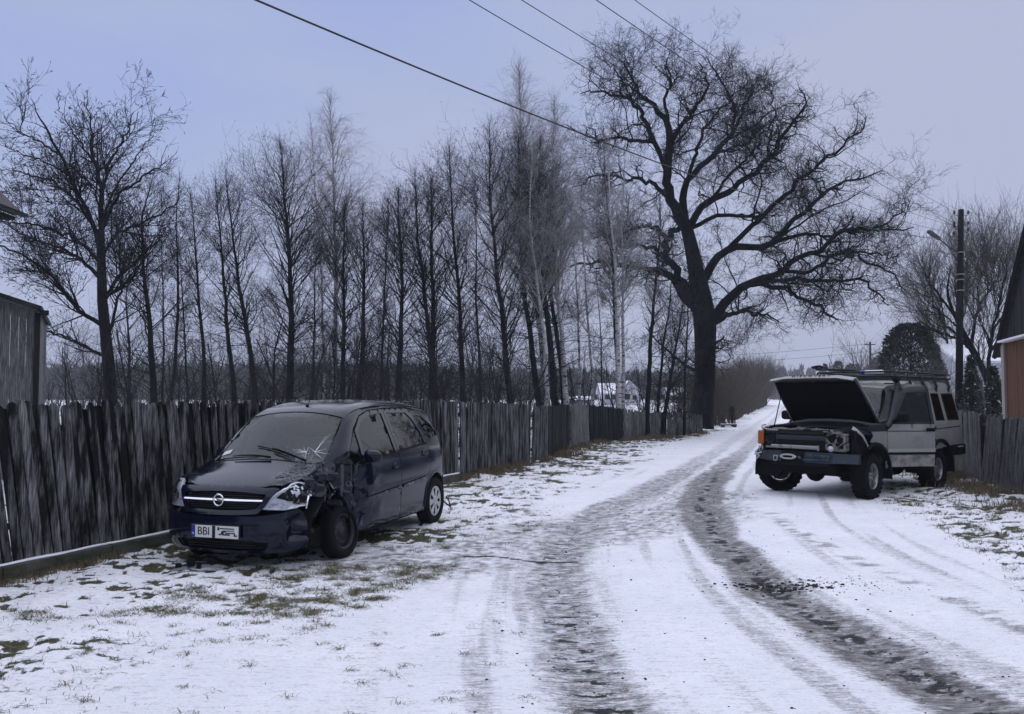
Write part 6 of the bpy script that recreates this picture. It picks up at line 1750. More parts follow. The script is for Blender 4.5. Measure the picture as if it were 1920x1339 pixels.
    m = MB(); m.box((-1.45, .735, .62), (2.0, .03, .66)); m.box((-1.45, -.735, .62), (2.0, .03, .66)); m.box((-1.45, 0, .37), (2.2, 1.44, .04)); m.box((-2.75, 0, .80), (.5, 1.3, .5)); m.box((-.30, 0, .70), (.06, 1.46, .52)); m.build("cabin_tub", M_inner, root)
    m = MB(); V = []; n = 13
    for i in range(n):
        q = -.70 + 1.4 * i / (n - 1); V += [(-.03 - .12 * (q / .7) ** 2 - .0, q, .985), (-.36, q, 1.0), (-.52, q, .95), (-.54, q, .75)]
    Fc = []
    for i in range(n - 1):
        for j in range(3): Fc.append((4 * i + j, 4 * i + j + 1, 4 * i + j + 5, 4 * i + j + 4))
    m.add(V, Fc); m.build("dashboard", M_inner, root)
    for (sx, sy, w_) in ((-1.28, .36, .50), (-1.28, -.36, .50), (-2.15, 0, 1.25)):
        m = MB(); m.box((sx + .18, sy, .58), (.50, w_, .20), bev=.05); m.box((sx - .16, sy, .88), (.14, w_, .62), Matrix.Rotation(R(-14), 3, 'Y'), .05); seat = m.build("seat", M_seat, root)
        m = MB()
        for hy in ((sy,) if w_ < 1 else (-.36, .36)): m.box((sx - .26, hy, 1.30), (.09, .25, .19), bev=.04); m.tube([(sx - .245, hy - .05, 1.12), (sx - .25, hy - .05, 1.25)], .007, 6); m.tube([(sx - .245, hy + .05, 1.12), (sx - .25, hy + .05, 1.25)], .007, 6)
        m.build("headrest", M_seat, seat)
    m = MB(); Vt, Ft = [], []; Mw = Matrix.Translation((-.62, .36, 1.0)) @ Matrix.Rotation(R(62), 4, 'Y')
    for i in range(32):
        a = 2 * PI * i / 32
        for j in range(8):
            b = 2 * PI * j / 8; r_ = .185 + .014 * math.cos(b); Vt.append(Mw @ Vector((r_ * math.cos(a), r_ * math.sin(a), .014 * math.sin(b))))
    for i in range(32):
        for j in range(8): Ft.append((i * 8 + j, ((i + 1) % 32) * 8 + j, ((i + 1) % 32) * 8 + (j + 1) % 8, i * 8 + (j + 1) % 8))
    m.add(Vt, Ft, True)
    for a in (0, 120, 240): m.tube([Mw @ Vector((0, 0, -.02)), Mw @ Vector((.18 * math.cos(R(a)), .18 * math.sin(R(a)), 0))], .016, 6)
    m.build("steering_wheel", mat("wheel_rim_grey", (.16, .165, .175), .5), root)
    m = MB(); m.box((-.66, 0, 1.455), (.04, .24, .07), bev=.015); m.build("inner_mirror", M_inner, root)
    # sun band at the top of the screen
    B.panel("screen_band", 'top', [('t', -.60, -.30), ('t', -.605, 0), ('t', -.60, .22), ('t', -.53, .16), ('t', -.525, -.26)], mat("screen_band", (.05, .052, .056), .4), root, h=.04, th=.002, off=-.012)
    # sticker at the lower passenger corner
    def on_ws(x, y, off=.003): p = B.surf('top', [x], [y])[0]; return Vector(p) + Vector((.5, 0, .8)) * off
    m = MB(); a, b, c, d = on_ws(-.14, -.60), on_ws(-.14, -.50), on_ws(-.09, -.50), on_ws(-.09, -.60); m.add([a, b, c, d], [(0, 1, 2, 3)]); m.build("windscreen_sticker", M_plate, root)
    # cracks: a starburst at the driver's lower corner
    rc = random.Random(8); m = MB()
    def crack(x0, y0, x1, y1, r_):
        n = 7; pts = []
        for i in range(n):
            t = i / (n - 1); pts.append(on_ws(x0 + (x1 - x0) * t + rc.uniform(-.004, .004) * (0 < i < n - 1), y0 + (y1 - y0) * t + rc.uniform(-.006, .006) * (0 < i < n - 1), .004))
        m.tube(pts, [r_ * (1 - .7 * i / (n - 1)) for i in range(n)], 4)
    c0, c1 = (-.10, .42), (-.13, .50)
    for (dx, dy) in ((.03, -.10), (.02, -.14), (-.05, -.07), (.05, -.03), (.07, .02), (-.06, -.01), (.0, -.16), (-.02, -.11)): crack(*c0, c0[0] + dx, c0[1] + dy, .0028)
    for (dx, dy) in ((-.20, .02), (-.23, .05), (-.03, .16), (.05, .12), (.035, .09), (-.07, .10), (-.03, -.09)): crack(*c1, c1[0] + dx, c1[1] + dy, .0034)
    for i in range(26):
        a = rc.uniform(0, 2 * PI); r_ = abs(rc.gauss(0, .075)); x_, y_ = c0[0] + r_ * math.cos(a) * .7 + .03, c0[1] + .03 + r_ * math.sin(a) * 1.5
        a = rc.uniform(0, 2 * PI); l_ = rc.uniform(.01, .035); crack(x_, y_, x_ + l_ * math.cos(a), y_ + l_ * math.sin(a), .0013)
    m.build("glass_cracks", mat("crushed_glass", (.70, .74, .78), .4), root)
    # wipers
    def top(x, y, up=.012): return Vector(B.surf('top', [x], [y])[0]) + Vector((up * .5, 0, up))
    for (a, b, e0, e1) in (((.03, .50), (-.09, -.10), None, None), ((.06, .10), (.02, -.52), None, None)):
        m = MB(); pts = [top(a[0] + (b[0] - a[0]) * t, a[1] + (b[1] - a[1]) * t, .022 + .012 * math.sin(t * PI)) for t in np.linspace(0, 1, 9)]
        m.tube(pts[:7], [.013, .012, .010, .009, .008, .007, .006], 6)
        pts2 = [top(a[0] - .006 + (b[0] - a[0]) * t, a[1] + (b[1] - a[1]) * t, .010) for t in np.linspace(.25, 1.12, 9)]
        m.tube(pts2, .006, 4); m.build("wiper", M_seal, root)
    # torn sheet metal round the smashed wing
    rg_ = random.Random(12); m = MB(); ms = MB()
    for i in range(20):
        x0, z0 = rg_.uniform(-.38, .34), rg_.uniform(.58, .92); y0 = .70 + rg_.uniform(-.06, .07)
        pts = [Vector((x0, y0, z0))]; dd = Vector((rg_.uniform(-1, 1), rg_.uniform(-.4, .5), rg_.uniform(-1, .3))).normalized()
        for k in range(3): dd = (dd + Vector((rg_.gauss(0, .5), rg_.gauss(0, .3), rg_.gauss(0, .5)))).normalized(); pts.append(pts[-1] + dd * rg_.uniform(.03, .08))
        side_ = Vector((rg_.uniform(-1, 1), .2, rg_.uniform(-1, 1))).normalized() * rg_.uniform(.01, .04)
        V = []
        for p in pts: V += [p, p + side_ + Vector((rg_.uniform(-.01, .01),) * 3)]
        mq = MB(); mq.add(V, [(2 * k, 2 * k + 1, 2 * k + 3, 2 * k + 2) for k in range(3)]); mq.build("torn_metal", N_ if i % 4 else M_scrape, root)
    # deeper dark block behind the torn wing
    m = MB(); m.box((.02, .55, .70), (.66, .16, .30), bev=.03); m.tube([(.3, .5, .78), (.1, .64, .86), (-.2, .66, .80), (-.4, .6, .86)], .03, 8); m.build("engine_bay_side", M_seal, root)
    m = MB(); m.tube([(.38, .62, .42), (.2, .70, .50), (0, .66, .62), (-.2, .70, .56)], .018, 7); m.tube([(.4, .6, .3), (.2, .64, .34), (.02, .6, .31)], .03, 8); m.build("bent_strut", M_steel, root)
    # scratched lines on bonnet corner
    rs = random.Random(21); m = MB()
    for i in range(90):
        x0, y0 = rs.uniform(-.02, .46), rs.uniform(.40, .65); a = rs.uniform(-.9, .5); l_ = rs.uniform(.02, .09); pts = []
        for k in range(5):
            pts.append((x0 + math.cos(a) * l_ * k / 4, y0 + math.sin(a) * l_ * k / 4)); a += rs.gauss(0, .35)
        pts = [p for p in pts if p[1] < .655]
        if len(pts) < 2: continue
        xs, ys = [p[0] for p in pts], [p[1] for p in pts]; Pp = B.surf('top', xs, ys); G_ = np.tile([.25, 0, .97], (len(xs), 1)); Pp = deform(Pp, G_)
        m.tube([Vector(p) + Vector((0, 0, .0025)) for p in Pp], rs.uniform(.0012, .0036), 3)
    m.build("bonnet_scratches", M_scrape, root)
    # aerial
    p = Vector(B.surf('top', [-.80], [0.0])[0]); m = MB(); m.tube([p, p + Vector((-.10, 0, .12)), p + Vector((-.22, 0, .26))], [.006, .003, .0015], 5); m.lathe([(.02, 0), (.012, .02), (0, .022)], 'z', 12, p); m.build("aerial", M_seal, root)
    # wheels
    wheel(root, (0 - .28, .700, .262), .272, .18, 'steel', yaw=R(-5), camber=R(7), side=1)
    wheel(root, (0, -.70, .305), .305, .185, 'cap', yaw=R(-6), side=-1)
    wheel(root, (-2.63, .735, .305), .305, .185, 'cap', side=1)
    wheel(root, (-2.63, -.735, .305), .305, .185, 'cap', side=-1)
    # cable hanging at the tail
    m = MB(); m.tube([(-3.1, .66, .30), (-3.22, .72, .20), (-3.30, .76, .14), (-3.34, .72, .22), (-3.28, .70, .28)], .010, 6); m.build("loose_bracket", M_seal, root)
    return root
blue_car()

def debris():
    x, y = gpt(372, 1080); z = gz(x, y)
    root = empty("broken_trim", (x, y, z), R(12)); tag(root, "broken black plastic trim piece lying in the snow before the dark blue car's bumper", "debris")
    m = MB(); V = []; n = 12
    for i in range(n + 1):
        t = i / n; c = Vector((-.24 + .48 * t, -.02 + .05 * math.sin(t * PI), .03 + .02 * math.sin(t * PI) + .02 * t)); hh = .020 * (1 - abs(2 * t - 1) ** 2 * .6)
        V += [c + Vector((0, -.02, -hh)), c + Vector((0, .0, -hh * .5)), c + Vector((0, .02, hh)), c + Vector((0, 0, hh * .6))]
    F_ = [(4 * i + j, 4 * i + (j + 1) % 4, 4 * i + 4 + (j + 1) % 4, 4 * i + 4 + j) for i in range(n) for j in range(4)]
    m.add(V, F_)
    m.build("trim_strip", mat("grey_plastic", (.10, .10, .11), .5), root)
    m = MB(); rg_ = random.Random(2)
    for (px_, pz) in ((-.08, .085), (-.05, .095), (.09, .10), (.12, .09), (0, .055), (-.18, .05), (.2, .055)): m.box((px_, .02, pz), (rg_.uniform(.03, .055), .03, rg_.uniform(.035, .07)), Matrix.Rotation(rg_.uniform(-.3, .3), 3, 'Y'), .004)
    m.tube([(-.20, .02, .05), (-.05, .03, .085), (.1, .02, .08), (.24, .03, .06)], .008, 6)
    m.tube([(-.24, -.01, .03), (-.27, -.02, .01), (-.30, -.01, .015)], .007, 5)
    m.build("clips", M_seal, root)
debris()
# ------------------------------------------------------------------ champagne off-road estate
OFF_POS, OFF_YAW = (5.30, 14.3), R(-139.1)
def off_road():
    root = empty("off_road_car", (OFF_POS[0], OFF_POS[1], 0), OFF_YAW, ry=-.010)
    tag(root, "beige lifted off-road car with raised bonnet, open front door and roof rack", "car")
    M_ch = mat("champagne_paint", (.285, .278, .265), .30, .3, spec=.5, noise=(3, (.16, .153, .142), .50, .80, (1, 1, 1.6)))
    M_chs = mat("dirty_champagne", (.30, .285, .265), .5, .2, spec=.3, noise=(7, (.08, .072, .065), .45, .70, (1, 1, 1.2)))
    M_bl = mat("black_pillar", (.006, .007, .010), .4, spec=.3)
    M_bump = mat("blue_grey_steel", (.022, .030, .040), .42, .3, noise=(9, (.055, .07, .085), .52, .72, (1, 1, 2)))
    M_frame = mat("zinc_metal", (.20, .195, .175), .55, .35, noise=(11, (.04, .038, .036), .48, .66, (1, 1, 1)))
    M_priv = glass_mat("privacy_glass", (.05, .055, .065), .03, .01, .30)
    M_orange = mat("amber_lens", (.30, .075, .018), .2)
    M_tub = mat("black_steel", (.010, .010, .013), .45, spec=.25)
    Zc = pch([-3.75, -3.6, -3.3, -2.6, -1.95, -1.7, -1.2, -1.02, -.92, -.50, -.40, .3, .62, .8], [1.85, 1.95, 1.985, 1.99, 1.985, 1.93, 1.905, 1.88, 1.83, 1.30, 1.235, 1.19, 1.13, 1.10])
    def F(x, y, z):
        ay = np.abs(y)
        yb = .905 + .02 * sstep(.5, .9, z) - .012 * sstep(.95, 1.2, z) - .05 * sstep(-.0, .7, x) - .03 * sstep(-3.2, -3.7, x)
        gr = yb - np.clip(z - 1.22, 0, 2) * .22
        fy = ay - gr
        fz = z - (Zc(x) - .05 * ay ** 2)
        fx = x - (.62 - .09 * (ay / .9) ** 3 - .10 * np.clip(z - 1.0, 0, 1))
        fr = -3.66 + .05 * np.clip(z - 1.1, 0, 2) * 1.5 + .06 * (ay / .9) ** 4 - x
        f = smax(fy, fz, .06); f = smax(f, fx, .05); f = smax(f, fr, .06)
        return smax(f, .40 - z, .03)
    B = Body(F, az=.85, cx=-.3, rx=-3.0)
    # roof, header
    B.panel("roof", 'top', [('t', -1.05, -.66), ('t', -1.08, 0), ('t', -1.05, .66), ('t', -2.2, .655), ('t', -3.55, .63), ('t', -3.60, 0), ('t', -3.55, -.63), ('t', -2.2, -.655)], M_ch, root, h=.06)
    B.panel("roof_header", 'top', [('t', -.93, -.655), ('t', -.955, 0), ('t', -.93, .655), ('t', -1.04, .66), ('t', -1.07, 0), ('t', -1.04, -.66)], M_ch, root, h=.05)
    B.panel("windscreen", 'top', [('t', -.93, -.63), ('t', -.945, 0), ('t', -.93, .63), ('t', -.55, .73), ('t', -.52, 0), ('t', -.55, -.73)], M_glassW, root, h=.08, th=0, off=-.004)
    B.panel("scuttle", 'top', [('t', -.50, -.76), ('t', -.49, 0), ('t', -.50, .76), ('t', -.42, .78), ('t', -.41, 0), ('t', -.42, -.78)], M_tub, root, h=.06, off=-.01)
    hinge = Matrix.Translation((-.45, .925, 0)) @ Matrix.Rotation(R(-27), 4, 'Z') @ Matrix.Translation((.45, -.925, 0))
    for sd in (1, -1):
        sf = sd
        # pillars & cant rail
        rail = [('s', -.46, 1.235), ('t', -.53, .745 * sd), ('t', -.93, .645 * sd), ('t', -1.05, .67 * sd), ('t', -2.2, .665 * sd), ('t', -3.55, .64 * sd), ('s', -3.60, 1.86), ('s', -2.4, 1.86), ('s', -1.2, 1.80), ('s', -1.02, 1.74), ('s', -.60, 1.26)]
        B.panel("roof_rail", 'ax', rail, M_bl if True else M_ch, root, side=sf, h=.05)
        if sd == 1:
            wing = [('s', -.44, .78), ('s', -.445, 1.21), ('s', -.10, 1.16), ('s', .10, 1.12), ('s', .02, 1.02), ('s', .12, .93), ('s', .05, .905)] + [('s', .54 * math.cos(R(a)), .37 + .54 * math.sin(R(a))) for a in (92, 104, 116, 128, 138)]
        else:
            wing = [('s', -.44, .70), ('s', -.445, 1.21), ('t', -.38, .80 * sd), ('t', .40, .76 * sd), ('s', .46, 1.0), ('s', .46, .74)] + [('s', .50 * math.cos(R(a)), .37 + .50 * math.sin(R(a))) for a in range(38, 142, 8)]
        B.panel("front_wing", 'ax', wing, M_ch, root, side=sf, h=.04)
        # lower part of the wing behind the wheel, scraped
        B.panel("wing_foot", 'ax', [('s', -.44, .50), ('s', -.44, .765), ('s', -.42, .76), ('s', -.46, .62), ('s', -.50, .52)][::-1] if False else [('s', -.445, .48), ('s', -.445, .765), ('s', -.395, .77), ('s', -.47, .60), ('s', -.52, .48)], M_chs, root, side=sf, h=.04)
        def doorset(pref, x0, x1, arch=False):
            objs = []
            dr = [('s', x0, .74), ('s', x0, 1.205), ('s', x1, 1.205), ('s', x1, .74)]
            low = [('s', x0, .50), ('s', x0, .70), ('s', x1, .70), ('s', x1, .50)]
            if arch:
                ar = [('s', -2.54 + .50 * math.cos(R(a)), .37 + .50 * math.sin(R(a))) for a in range(48, 100, 8)]
                dr = [('s', x0, .74), ('s', x0, 1.205), ('s', x1, 1.205), ('s', x1, .93), ('s', x1 + .12, .86), ('s', x1 + .21, .76), ('s', x1 + .22, .74)]
                low = [('s', x0, .50), ('s', x0, .70), ('s', x1 + .24, .70), ('s', x1 + .30, .50)]
            d = B.panel("%s_door" % pref, 'ax', dr, M_ch, root, side=sf, h=.05, th=.05); objs.append(d)
            l = B.panel("door_foot", 'ax', low, M_chs, d, side=sf, h=.05, th=.04); objs.append(l)
            st = B.panel("door_strip", 'ax', [('s', x0, .705), ('s', x0, .735), ('s', x1 + (.23 if arch else 0), .735), ('s', x1 + (.24 if arch else 0), .705)], M_seal, d, side=sf, h=.06, th=.03, off=.008); objs.append(st)
            li = B.panel("door_crease", 'ax', [('s', x0, 1.088), ('s', x0, 1.10), ('s', x1, 1.10), ('s', x1, 1.088)], M_seal, d, side=sf, h=.06, th=.004, off=.004); objs.append(li)
            li = B.panel("door_pale_strip", 'ax', [('s', x0, .745), ('s', x0, .80), ('s', x1, .80), ('s', x1, .745)] if not arch else [('s', x0, .745), ('s', x0, .80), ('s', x1 + .2, .80), ('s', x1 + .22, .745)], mat("door_moulding", (.42, .41, .40), .35, .4), d, side=sf, h=.06, th=.012, off=.012); objs.append(li)  # paler raised strip above the black one
            xa = x0 - .02
            ot = [('s', x0, 1.21), ('s', x0 - (.42 if pref == 'front' else 0), 1.80), ('s', x1, 1.80), ('s', x1, 1.21)]
            hi_ = [('s', x0 - .13 if pref == 'front' else x0 - .05, 1.245), ('s', x0 - (.47 if pref == 'front' else .05), 1.745), ('s', x1 + .055, 1.745), ('s', x1 + .055, 1.245)]
            fr = B.panel("window_frame", 'ax', ot, M_bl, d, side=sf, holes=[hi_], h=.05, th=.03, off=-.003); objs.append(fr)
            gl = B.panel("door_window", 'ax', hi_, M_glassS, d, side=sf, h=.08, th=0, off=-.014); objs.append(gl)
            m = MB(); hx = x1 + .10; yy = .935 * sd
            m.box((hx, yy + .012 * sd, 1.125), (.17, .02, .05), bev=.008); m.tube([(hx - .07, yy + .03 * sd, 1.125), (hx + .05, yy + .045 * sd, 1.128), (hx + .08, yy + .02 * sd, 1.125)], .014, 6); hd = m.build("door_handle", M_seal, d); objs.append(hd)
            return d, objs
        d, objs = doorset('front', -.455, -1.385)
        # inner trim
        m = MB(); m.box((-.92, .86 * sd, .95), (.84, .05, .48), bev=.02); tr_ = m.build("door_trim", M_inner, d); objs.append(tr_)
        # mirror on the door
        m = MB(); m.box((-.66, 1.05 * sd, 1.33), (.12, .20, .17), bev=.05); m.tube([(-.62, .90 * sd, 1.26), (-.63, .98 * sd, 1.28)], .035, 8); mi = m.build("door_mirror", M_seal, d); objs.append(mi)
        if sd == 1:
            for o in objs: o.data.transform(hinge)
        doorset('rear', -1.40, -2.31, True)
        # quarter panel
        q = [('s', -2.325, .93), ('s', -2.325, 1.205), ('s', -2.36, 1.82), ('s', -3.60, 1.84), ('s', -3.63, 1.2), ('s', -3.63, .80), ('s', -3.20, .80)] + [('s', -2.54 + .50 * math.cos(R(a)), .37 + .50 * math.sin(R(a))) for a in range(44, 128, 8)]
        wq = [('s', -2.93, 1.25), ('s', -2.90, 1.75), ('s', -3.47, 1.75), ('s', -3.52, 1.30), ('s', -3.49, 1.25)]
        wq2 = [('s', -2.42, 1.25), ('s', -2.44, 1.75), ('s', -2.80, 1.75), ('s', -2.82, 1.25)]
        B.panel("rear_quarter", 'ax', q, M_ch, root, side=sf, holes=[wq, wq2], h=.05)
        B.panel("quarter_window", 'ax', wq, M_priv, root, side=sf, h=.08, th=0, off=-.008); B.panel("quarter_window", 'ax', wq2, M_priv, root, side=sf, h=.08, th=0, off=-.008)
        B.panel("window_seal", 'ax', wq, M_seal, root, side=sf, holes=[[('s', -2.955, 1.275), ('s', -2.93, 1.725), ('s', -3.45, 1.725), ('s', -3.495, 1.31), ('s', -3.475, 1.275)]], h=.05, th=.01, off=.002)
        B.panel("body_crease", 'ax', [('s', -2.33, 1.088), ('s', -2.33, 1.10), ('s', -3.63, 1.10), ('s', -3.63, 1.088)], M_seal, root, side=sf, h=.06, th=.004, off=.004)
        # roof side glass strips
        for (a, b) in ((-1.25, -1.62), (-1.75, -2.15), (-2.28, -2.68)):
            B.panel("roof_side_light", 'ax', [('s', a, 1.815), ('t', a, .71 * sd), ('t', b, .71 * sd), ('s', b, 1.815)], mat("roof_light", (.13, .135, .15), .25, .2, noise=(4, (.25, .25, .27), .5, .6, (1, 1, 1))), root, side=sf, h=.05, th=.006, off=.004)
        # rear bumper corner
        m = MB(); m.box((-3.52, .80 * sd, .70), (.42, .26, .22), bev=.05); m.box((-3.25, .88 * sd, .72), (.26, .06, .16), bev=.02); bp = m.build("bumper_end", M_seal, root)
        if sd == 1:
            m = MB(); rgq = random.Random(4)
            for i in range(7): m.box((-3.33 - i * .035, .932, .755 + rgq.uniform(-.004, .004)), (.022, .004, .018), Matrix.Rotation(rgq.uniform(-.3, .3), 3, 'Y'))
            m.build("worn_lettering", mat("worn_white", (.45, .45, .45), .5), bp)
        # wheel arches
        for ax_ in (0, -2.54):
            V, Fc = [], []; n = 18
            for i in range(n + 1):
                a = R(-8 + 196 * i / n); ca, sa = math.cos(a), math.sin(a)
                for (r_, yy) in ((.50, .50), (.50, .93), (.505, .965), (.55, .955), (.555, .925)): V.append((ax_ + r_ * ca, yy * sd, .37 + r_ * sa * (1.0 if r_ < .6 else 1)))
            for i in range(n):
                for j in range(4): Fc.append((5 * i + j, 5 * i + j + 1, 5 * i + j + 6, 5 * i + j + 5))
            if ax_ == 0 and sd == 1:       # front half of the flare is gone with the wing
                Fc = [f for f in Fc if f[0] // 5 > 5]
            m = MB(); m.add(V, Fc, False); m.build("wheel_arch", M_seal, root)
    # glass house interior
    m = MB(); m.box((-1.9, 0, .60), (3.3, 1.6, .06)); m.box((-2.0, .80, .85), (3.0, .04, .55)) if False else None
    m.box((-1.9, -.80, .90), (2.8, .04, .6)); m.box((-2.4, .80, .90), (1.9, .04, .6)); m.box((-3.2, 0, .85), (.6, 1.5, .5)); m.box((-.42, 0, .88), (.05, 1.66, .66)); m.build("cabin_tub", M_inner, root)
    m = MB(); m.box((-.66, 0, 1.10), (.42, 1.54, .28), bev=.06); m.build("dashboard", M_inner, root)
    for (sx, sy, w_) in ((-1.35, .40, .52), (-1.35, -.40, .52), (-2.25, 0, 1.3)):
        m = MB(); m.box((sx + .15, sy, .85), (.50, w_, .20), bev=.05); m.box((sx - .18, sy, 1.15), (.14, w_, .62), Matrix.Rotation(R(-10), 3, 'Y'), .05); m.box((sx - .25, sy, 1.55), (.10, min(w_, .28), .2), bev=.04); m.build("seat", M_inner, root)
    # rear door
    tg = [(math.atan2(q, .62), z) for q, z in ((-.80, .80), (-.80, 1.2), (-.68, 1.86), (.68, 1.86), (.80, 1.2), (.80, .80))]
    rw = [(math.atan2(q, .62), z) for q, z in ((-.66, 1.25), (-.60, 1.72), (.60, 1.72), (.66, 1.25))]
    B.panel("tail_door", 'rear', tg, M_ch, root, holes=[rw], h=.06); B.panel("rear_window", 'rear', rw, M_glassS, root, h=.1, th=0, off=-.01)
    m = MB(); m.box((-3.72, 0, .66), (.16, 1.66, .18), bev=.03); m.build("rear_bumper", M_seal, root)
    # chassis & axles
    m = MB(); m.box((-1.55, .42, .50), (4.1, .09, .16)); m.box((-1.55, -.42, .50), (4.1, .09, .16)); m.box((-1.2, 0, .46), (.8, .6, .18)); m.box((-2.6, 0, .55), (1.2, .9, .2)); m.box((.3, 0, .56), (.5, .9, .16)); m.box((-.9, .72, .47), (1.0, .06, .07)); m.box((.46, 0, .50), (.10, 1.0, .22)); m.build("chassis", M_seal, root)
    for ax_ in (0, -2.54):
        m = MB(); m.tube([(ax_, -.74, .37), (ax_, .74, .37)], .052, 10)
        m.lathe([(0, -.15), (.08, -.13), (.15, -.06), (.165, 0), (.15, .06), (.08, .13), (0, .15)], 'x', 16, (ax_, -.12 if ax_ == 0 else 0.1, .37)); m.build("axle", M_seal, root)
    m = MB(); m.tube([(.17, -.70, .42), (.19, 0, .40), (.17, .70, .42)], .022, 7); m.tube([(.02, .5, .42), (.05, .52, .8)], .035, 8); m.tube([(.02, -.5, .42), (.05, -.52, .8)], .035, 8); m.build("suspension", M_seal, root)
    wheel(root, (0, .785, .365), .365, .255, 'alloy', side=1, tread=26, yaw=R(4))
    wheel(root, (.0, -.80, .365), .365, .255, 'alloy', side=-1, tread=26, yaw=R(-47), camber=0)
    wheel(root, (-2.54, .775, .365), .365, .255, 'alloy', side=1, tread=26)
    wheel(root, (-2.54, -.775, .365), .365, .255, 'alloy', side=-1, tread=26)
    # ---------------- open bonnet
    Mh = Matrix.Translation((-.46, 0, 1.22)) @ Matrix.Rotation(R(-46), 4, 'Y')
    Lh = 1.13
    m = MB(); V, Fc = [], []; nx, ny = 30, 18
    def hx(u):
        s_ = u * (Lh + .07); t = (s_ - (Lh - .05)) / .12
        return s_ if t <= 0 else Lh - .05 + .05 * math.sin(min(t, 1) * 1.4)
    def hz(u, v):   # skin height in bonnet space
        t = (u * (Lh + .07) - (Lh - .05)) / .12
        cr = .030 * (1 - abs(v) ** 3); lip = -.115 * max(0, t) ** 1.25
        rib = .014 * math.exp(-((abs(v) - .62) / .10) ** 2)
        return cr + lip + rib
    for i in range(nx + 1):
        u = (i / nx) ** .6
        for j in range(ny + 1):
            v = -1 + 2 * j / ny; w_ = .80 - .05 * u ** 3
            V.append(Mh @ Vector((hx(u) - .035 * abs(v) ** 3 * u, v * w_, hz(u, v))))
    for i in range(nx):
        for j in range(ny): Fc.append((i * (ny + 1) + j, (i + 1) * (ny + 1) + j, (i + 1) * (ny + 1) + j + 1, i * (ny + 1) + j + 1))
    m.add(V, Fc, True)
    for v in (-1, 1):   # folded side flanges
        P = [Mh @ Vector((hx(q_) - .035 * q_, v * (.80 - .05 * q_ ** 3), hz(q_, v) - .012)) for q_ in [(i / nx) ** .6 for i in range(nx + 1)]]
        m.tube(P, .013, 5)
    m.build("bonnet", M_ch, root); bon = root.children[-1]
    m = MB(); V, Fc = [], []
    for i in range(nx + 1):
        u = i / nx
        for j in range(ny + 1):
            v = -1 + 2 * j / ny; w_ = .775 - .05 * u ** 3
            rib = .018 * (math.exp(-((v) / .05) ** 2) + math.exp(-((abs(v) - .5) / .06) ** 2) + math.exp(-((u - .5) / .05) ** 2))
            V.append(Mh @ Vector((.02 + u * (Lh - .15), v * w_, -.035 - rib)))
    for i in range(nx):
        for j in range(ny): Fc.append((i * (ny + 1) + j, (i + 1) * (ny + 1) + j, (i + 1) * (ny + 1) + j + 1, i * (ny + 1) + j + 1))
    m.add(V, Fc, True); m.build("bonnet_lining", mat("bonnet_lining", (.004, .004, .005), .9, spec=.05), bon)
    # letters along the front edge, reading when the bonnet is shut
    Ml = Mh @ Matrix.Translation((Lh - .003, 0, -.030)) @ Matrix.Rotation(R(72), 4, 'Y') @ Matrix.Rotation(R(90), 4, 'Z')
    rows = text_obj("bonnet_letters", "D I S C O V E R Y", .062, Ml @ Matrix.Diagonal((1.5, 1, 1, 1)), M_seal, bon, .003)
    # prop / gas strut
    m = MB(); m.tube([(.36, -.70, 1.10), (.12, -.70, 1.66)], .010, 6); m.build("bonnet_prop", M_tub, root)
    # wiper cowl seen under the open bonnet: light curved edge of bulkhead
    m = MB(); m.tube([(-.33, -.74, 1.20), (-.30, -.4, 1.245), (-.29, 0, 1.255), (-.30, .4, 1.245), (-.34, .74, 1.20)], [.02, .03, .032, .03, .02], 8); m.build("bulkhead_edge", mat("scuttle_grey", (.09, .09, .095), .5), root)
    m = MB(); m.tube([(-.40, .66, 1.27), (-.45, .30, 1.30), (-.47, -.05, 1.305)], .009, 6); m.tube([(-.40, -.02, 1.27), (-.45, -.35, 1.30), (-.46, -.6, 1.30)], .009, 6); m.build("wiper", M_seal, root)
    # ---------------- engine bay
    m = MB(); m.box((.02, 0, .80), (.78, 1.30, .40)); m.box((-.05, .0, 1.02), (.55, .62, .16), bev=.05); m.box((.12, .42, 1.03), (.30, .26, .20), bev=.04); m.box((.1, -.45, 1.02), (.34, .24, .16), bev=.03); m.tube([(.3, -.3, 1.05), (.1, -.1, 1.15), (-.2, .2, 1.14), (-.3, .5, 1.1)], .04, 8); m.tube([(.35, .3, 1.0), (.2, .5, 1.12), (0, .55, 1.15)], .035, 8); m.build("engine", M_tub, root)
    m = MB(); m.box((-.0, .70, .96), (.86, .04, .34)); m.build("inner_wing", M_tub, root)
    m = MB(); m.box((-.0, -.72, .98), (.86, .04, .36)); m.build("inner_wing", M_tub, root)
    # radiator pack
    m = MB(); m.box((.47, -.10, .93), (.10, .98, .34)); 
    for zz in (1.045, 1.005, .905): m.box((.535, -.10, zz), (.03, .98, .022), bev=.006)
    m.box((.53, -.52, .93), (.05, .05, .34), bev=.01); m.build("radiator", M_tub, root)
    m = MB(); m.box((.565, -.08, .965), (.02, .90, .07), bev=.008); m.build("radiator_rail", mat("blue_black", (.016, .018, .026), .4), root)
    # slam panel: irregular zinc strip with holes
    m = MB(); V = []; n = 24; rgz = random.Random(6)
    for i in range(n + 1):
        y_ = -.66 + 1.26 * i / n; zz = 1.105 + .018 * math.sin(i * .9) * (i % 3 == 0) + (.012 if 8 < i < 13 else 0) - max(0, (y_ - .35)) * .18
        V += [(.50 - .03 * abs(y_), y_, zz - .058 - rgz.uniform(0, .012)), (.505 - .03 * abs(y_), y_, zz), (.40, y_, zz + .022)]
    m.add(V, [(3 * i + j, 3 * i + 3 + j, 3 * i + 4 + j, 3 * i + 1 + j) for i in range(n) for j in (0, 1)])
    m.build("slam_panel", M_frame, root)
    m = MB()
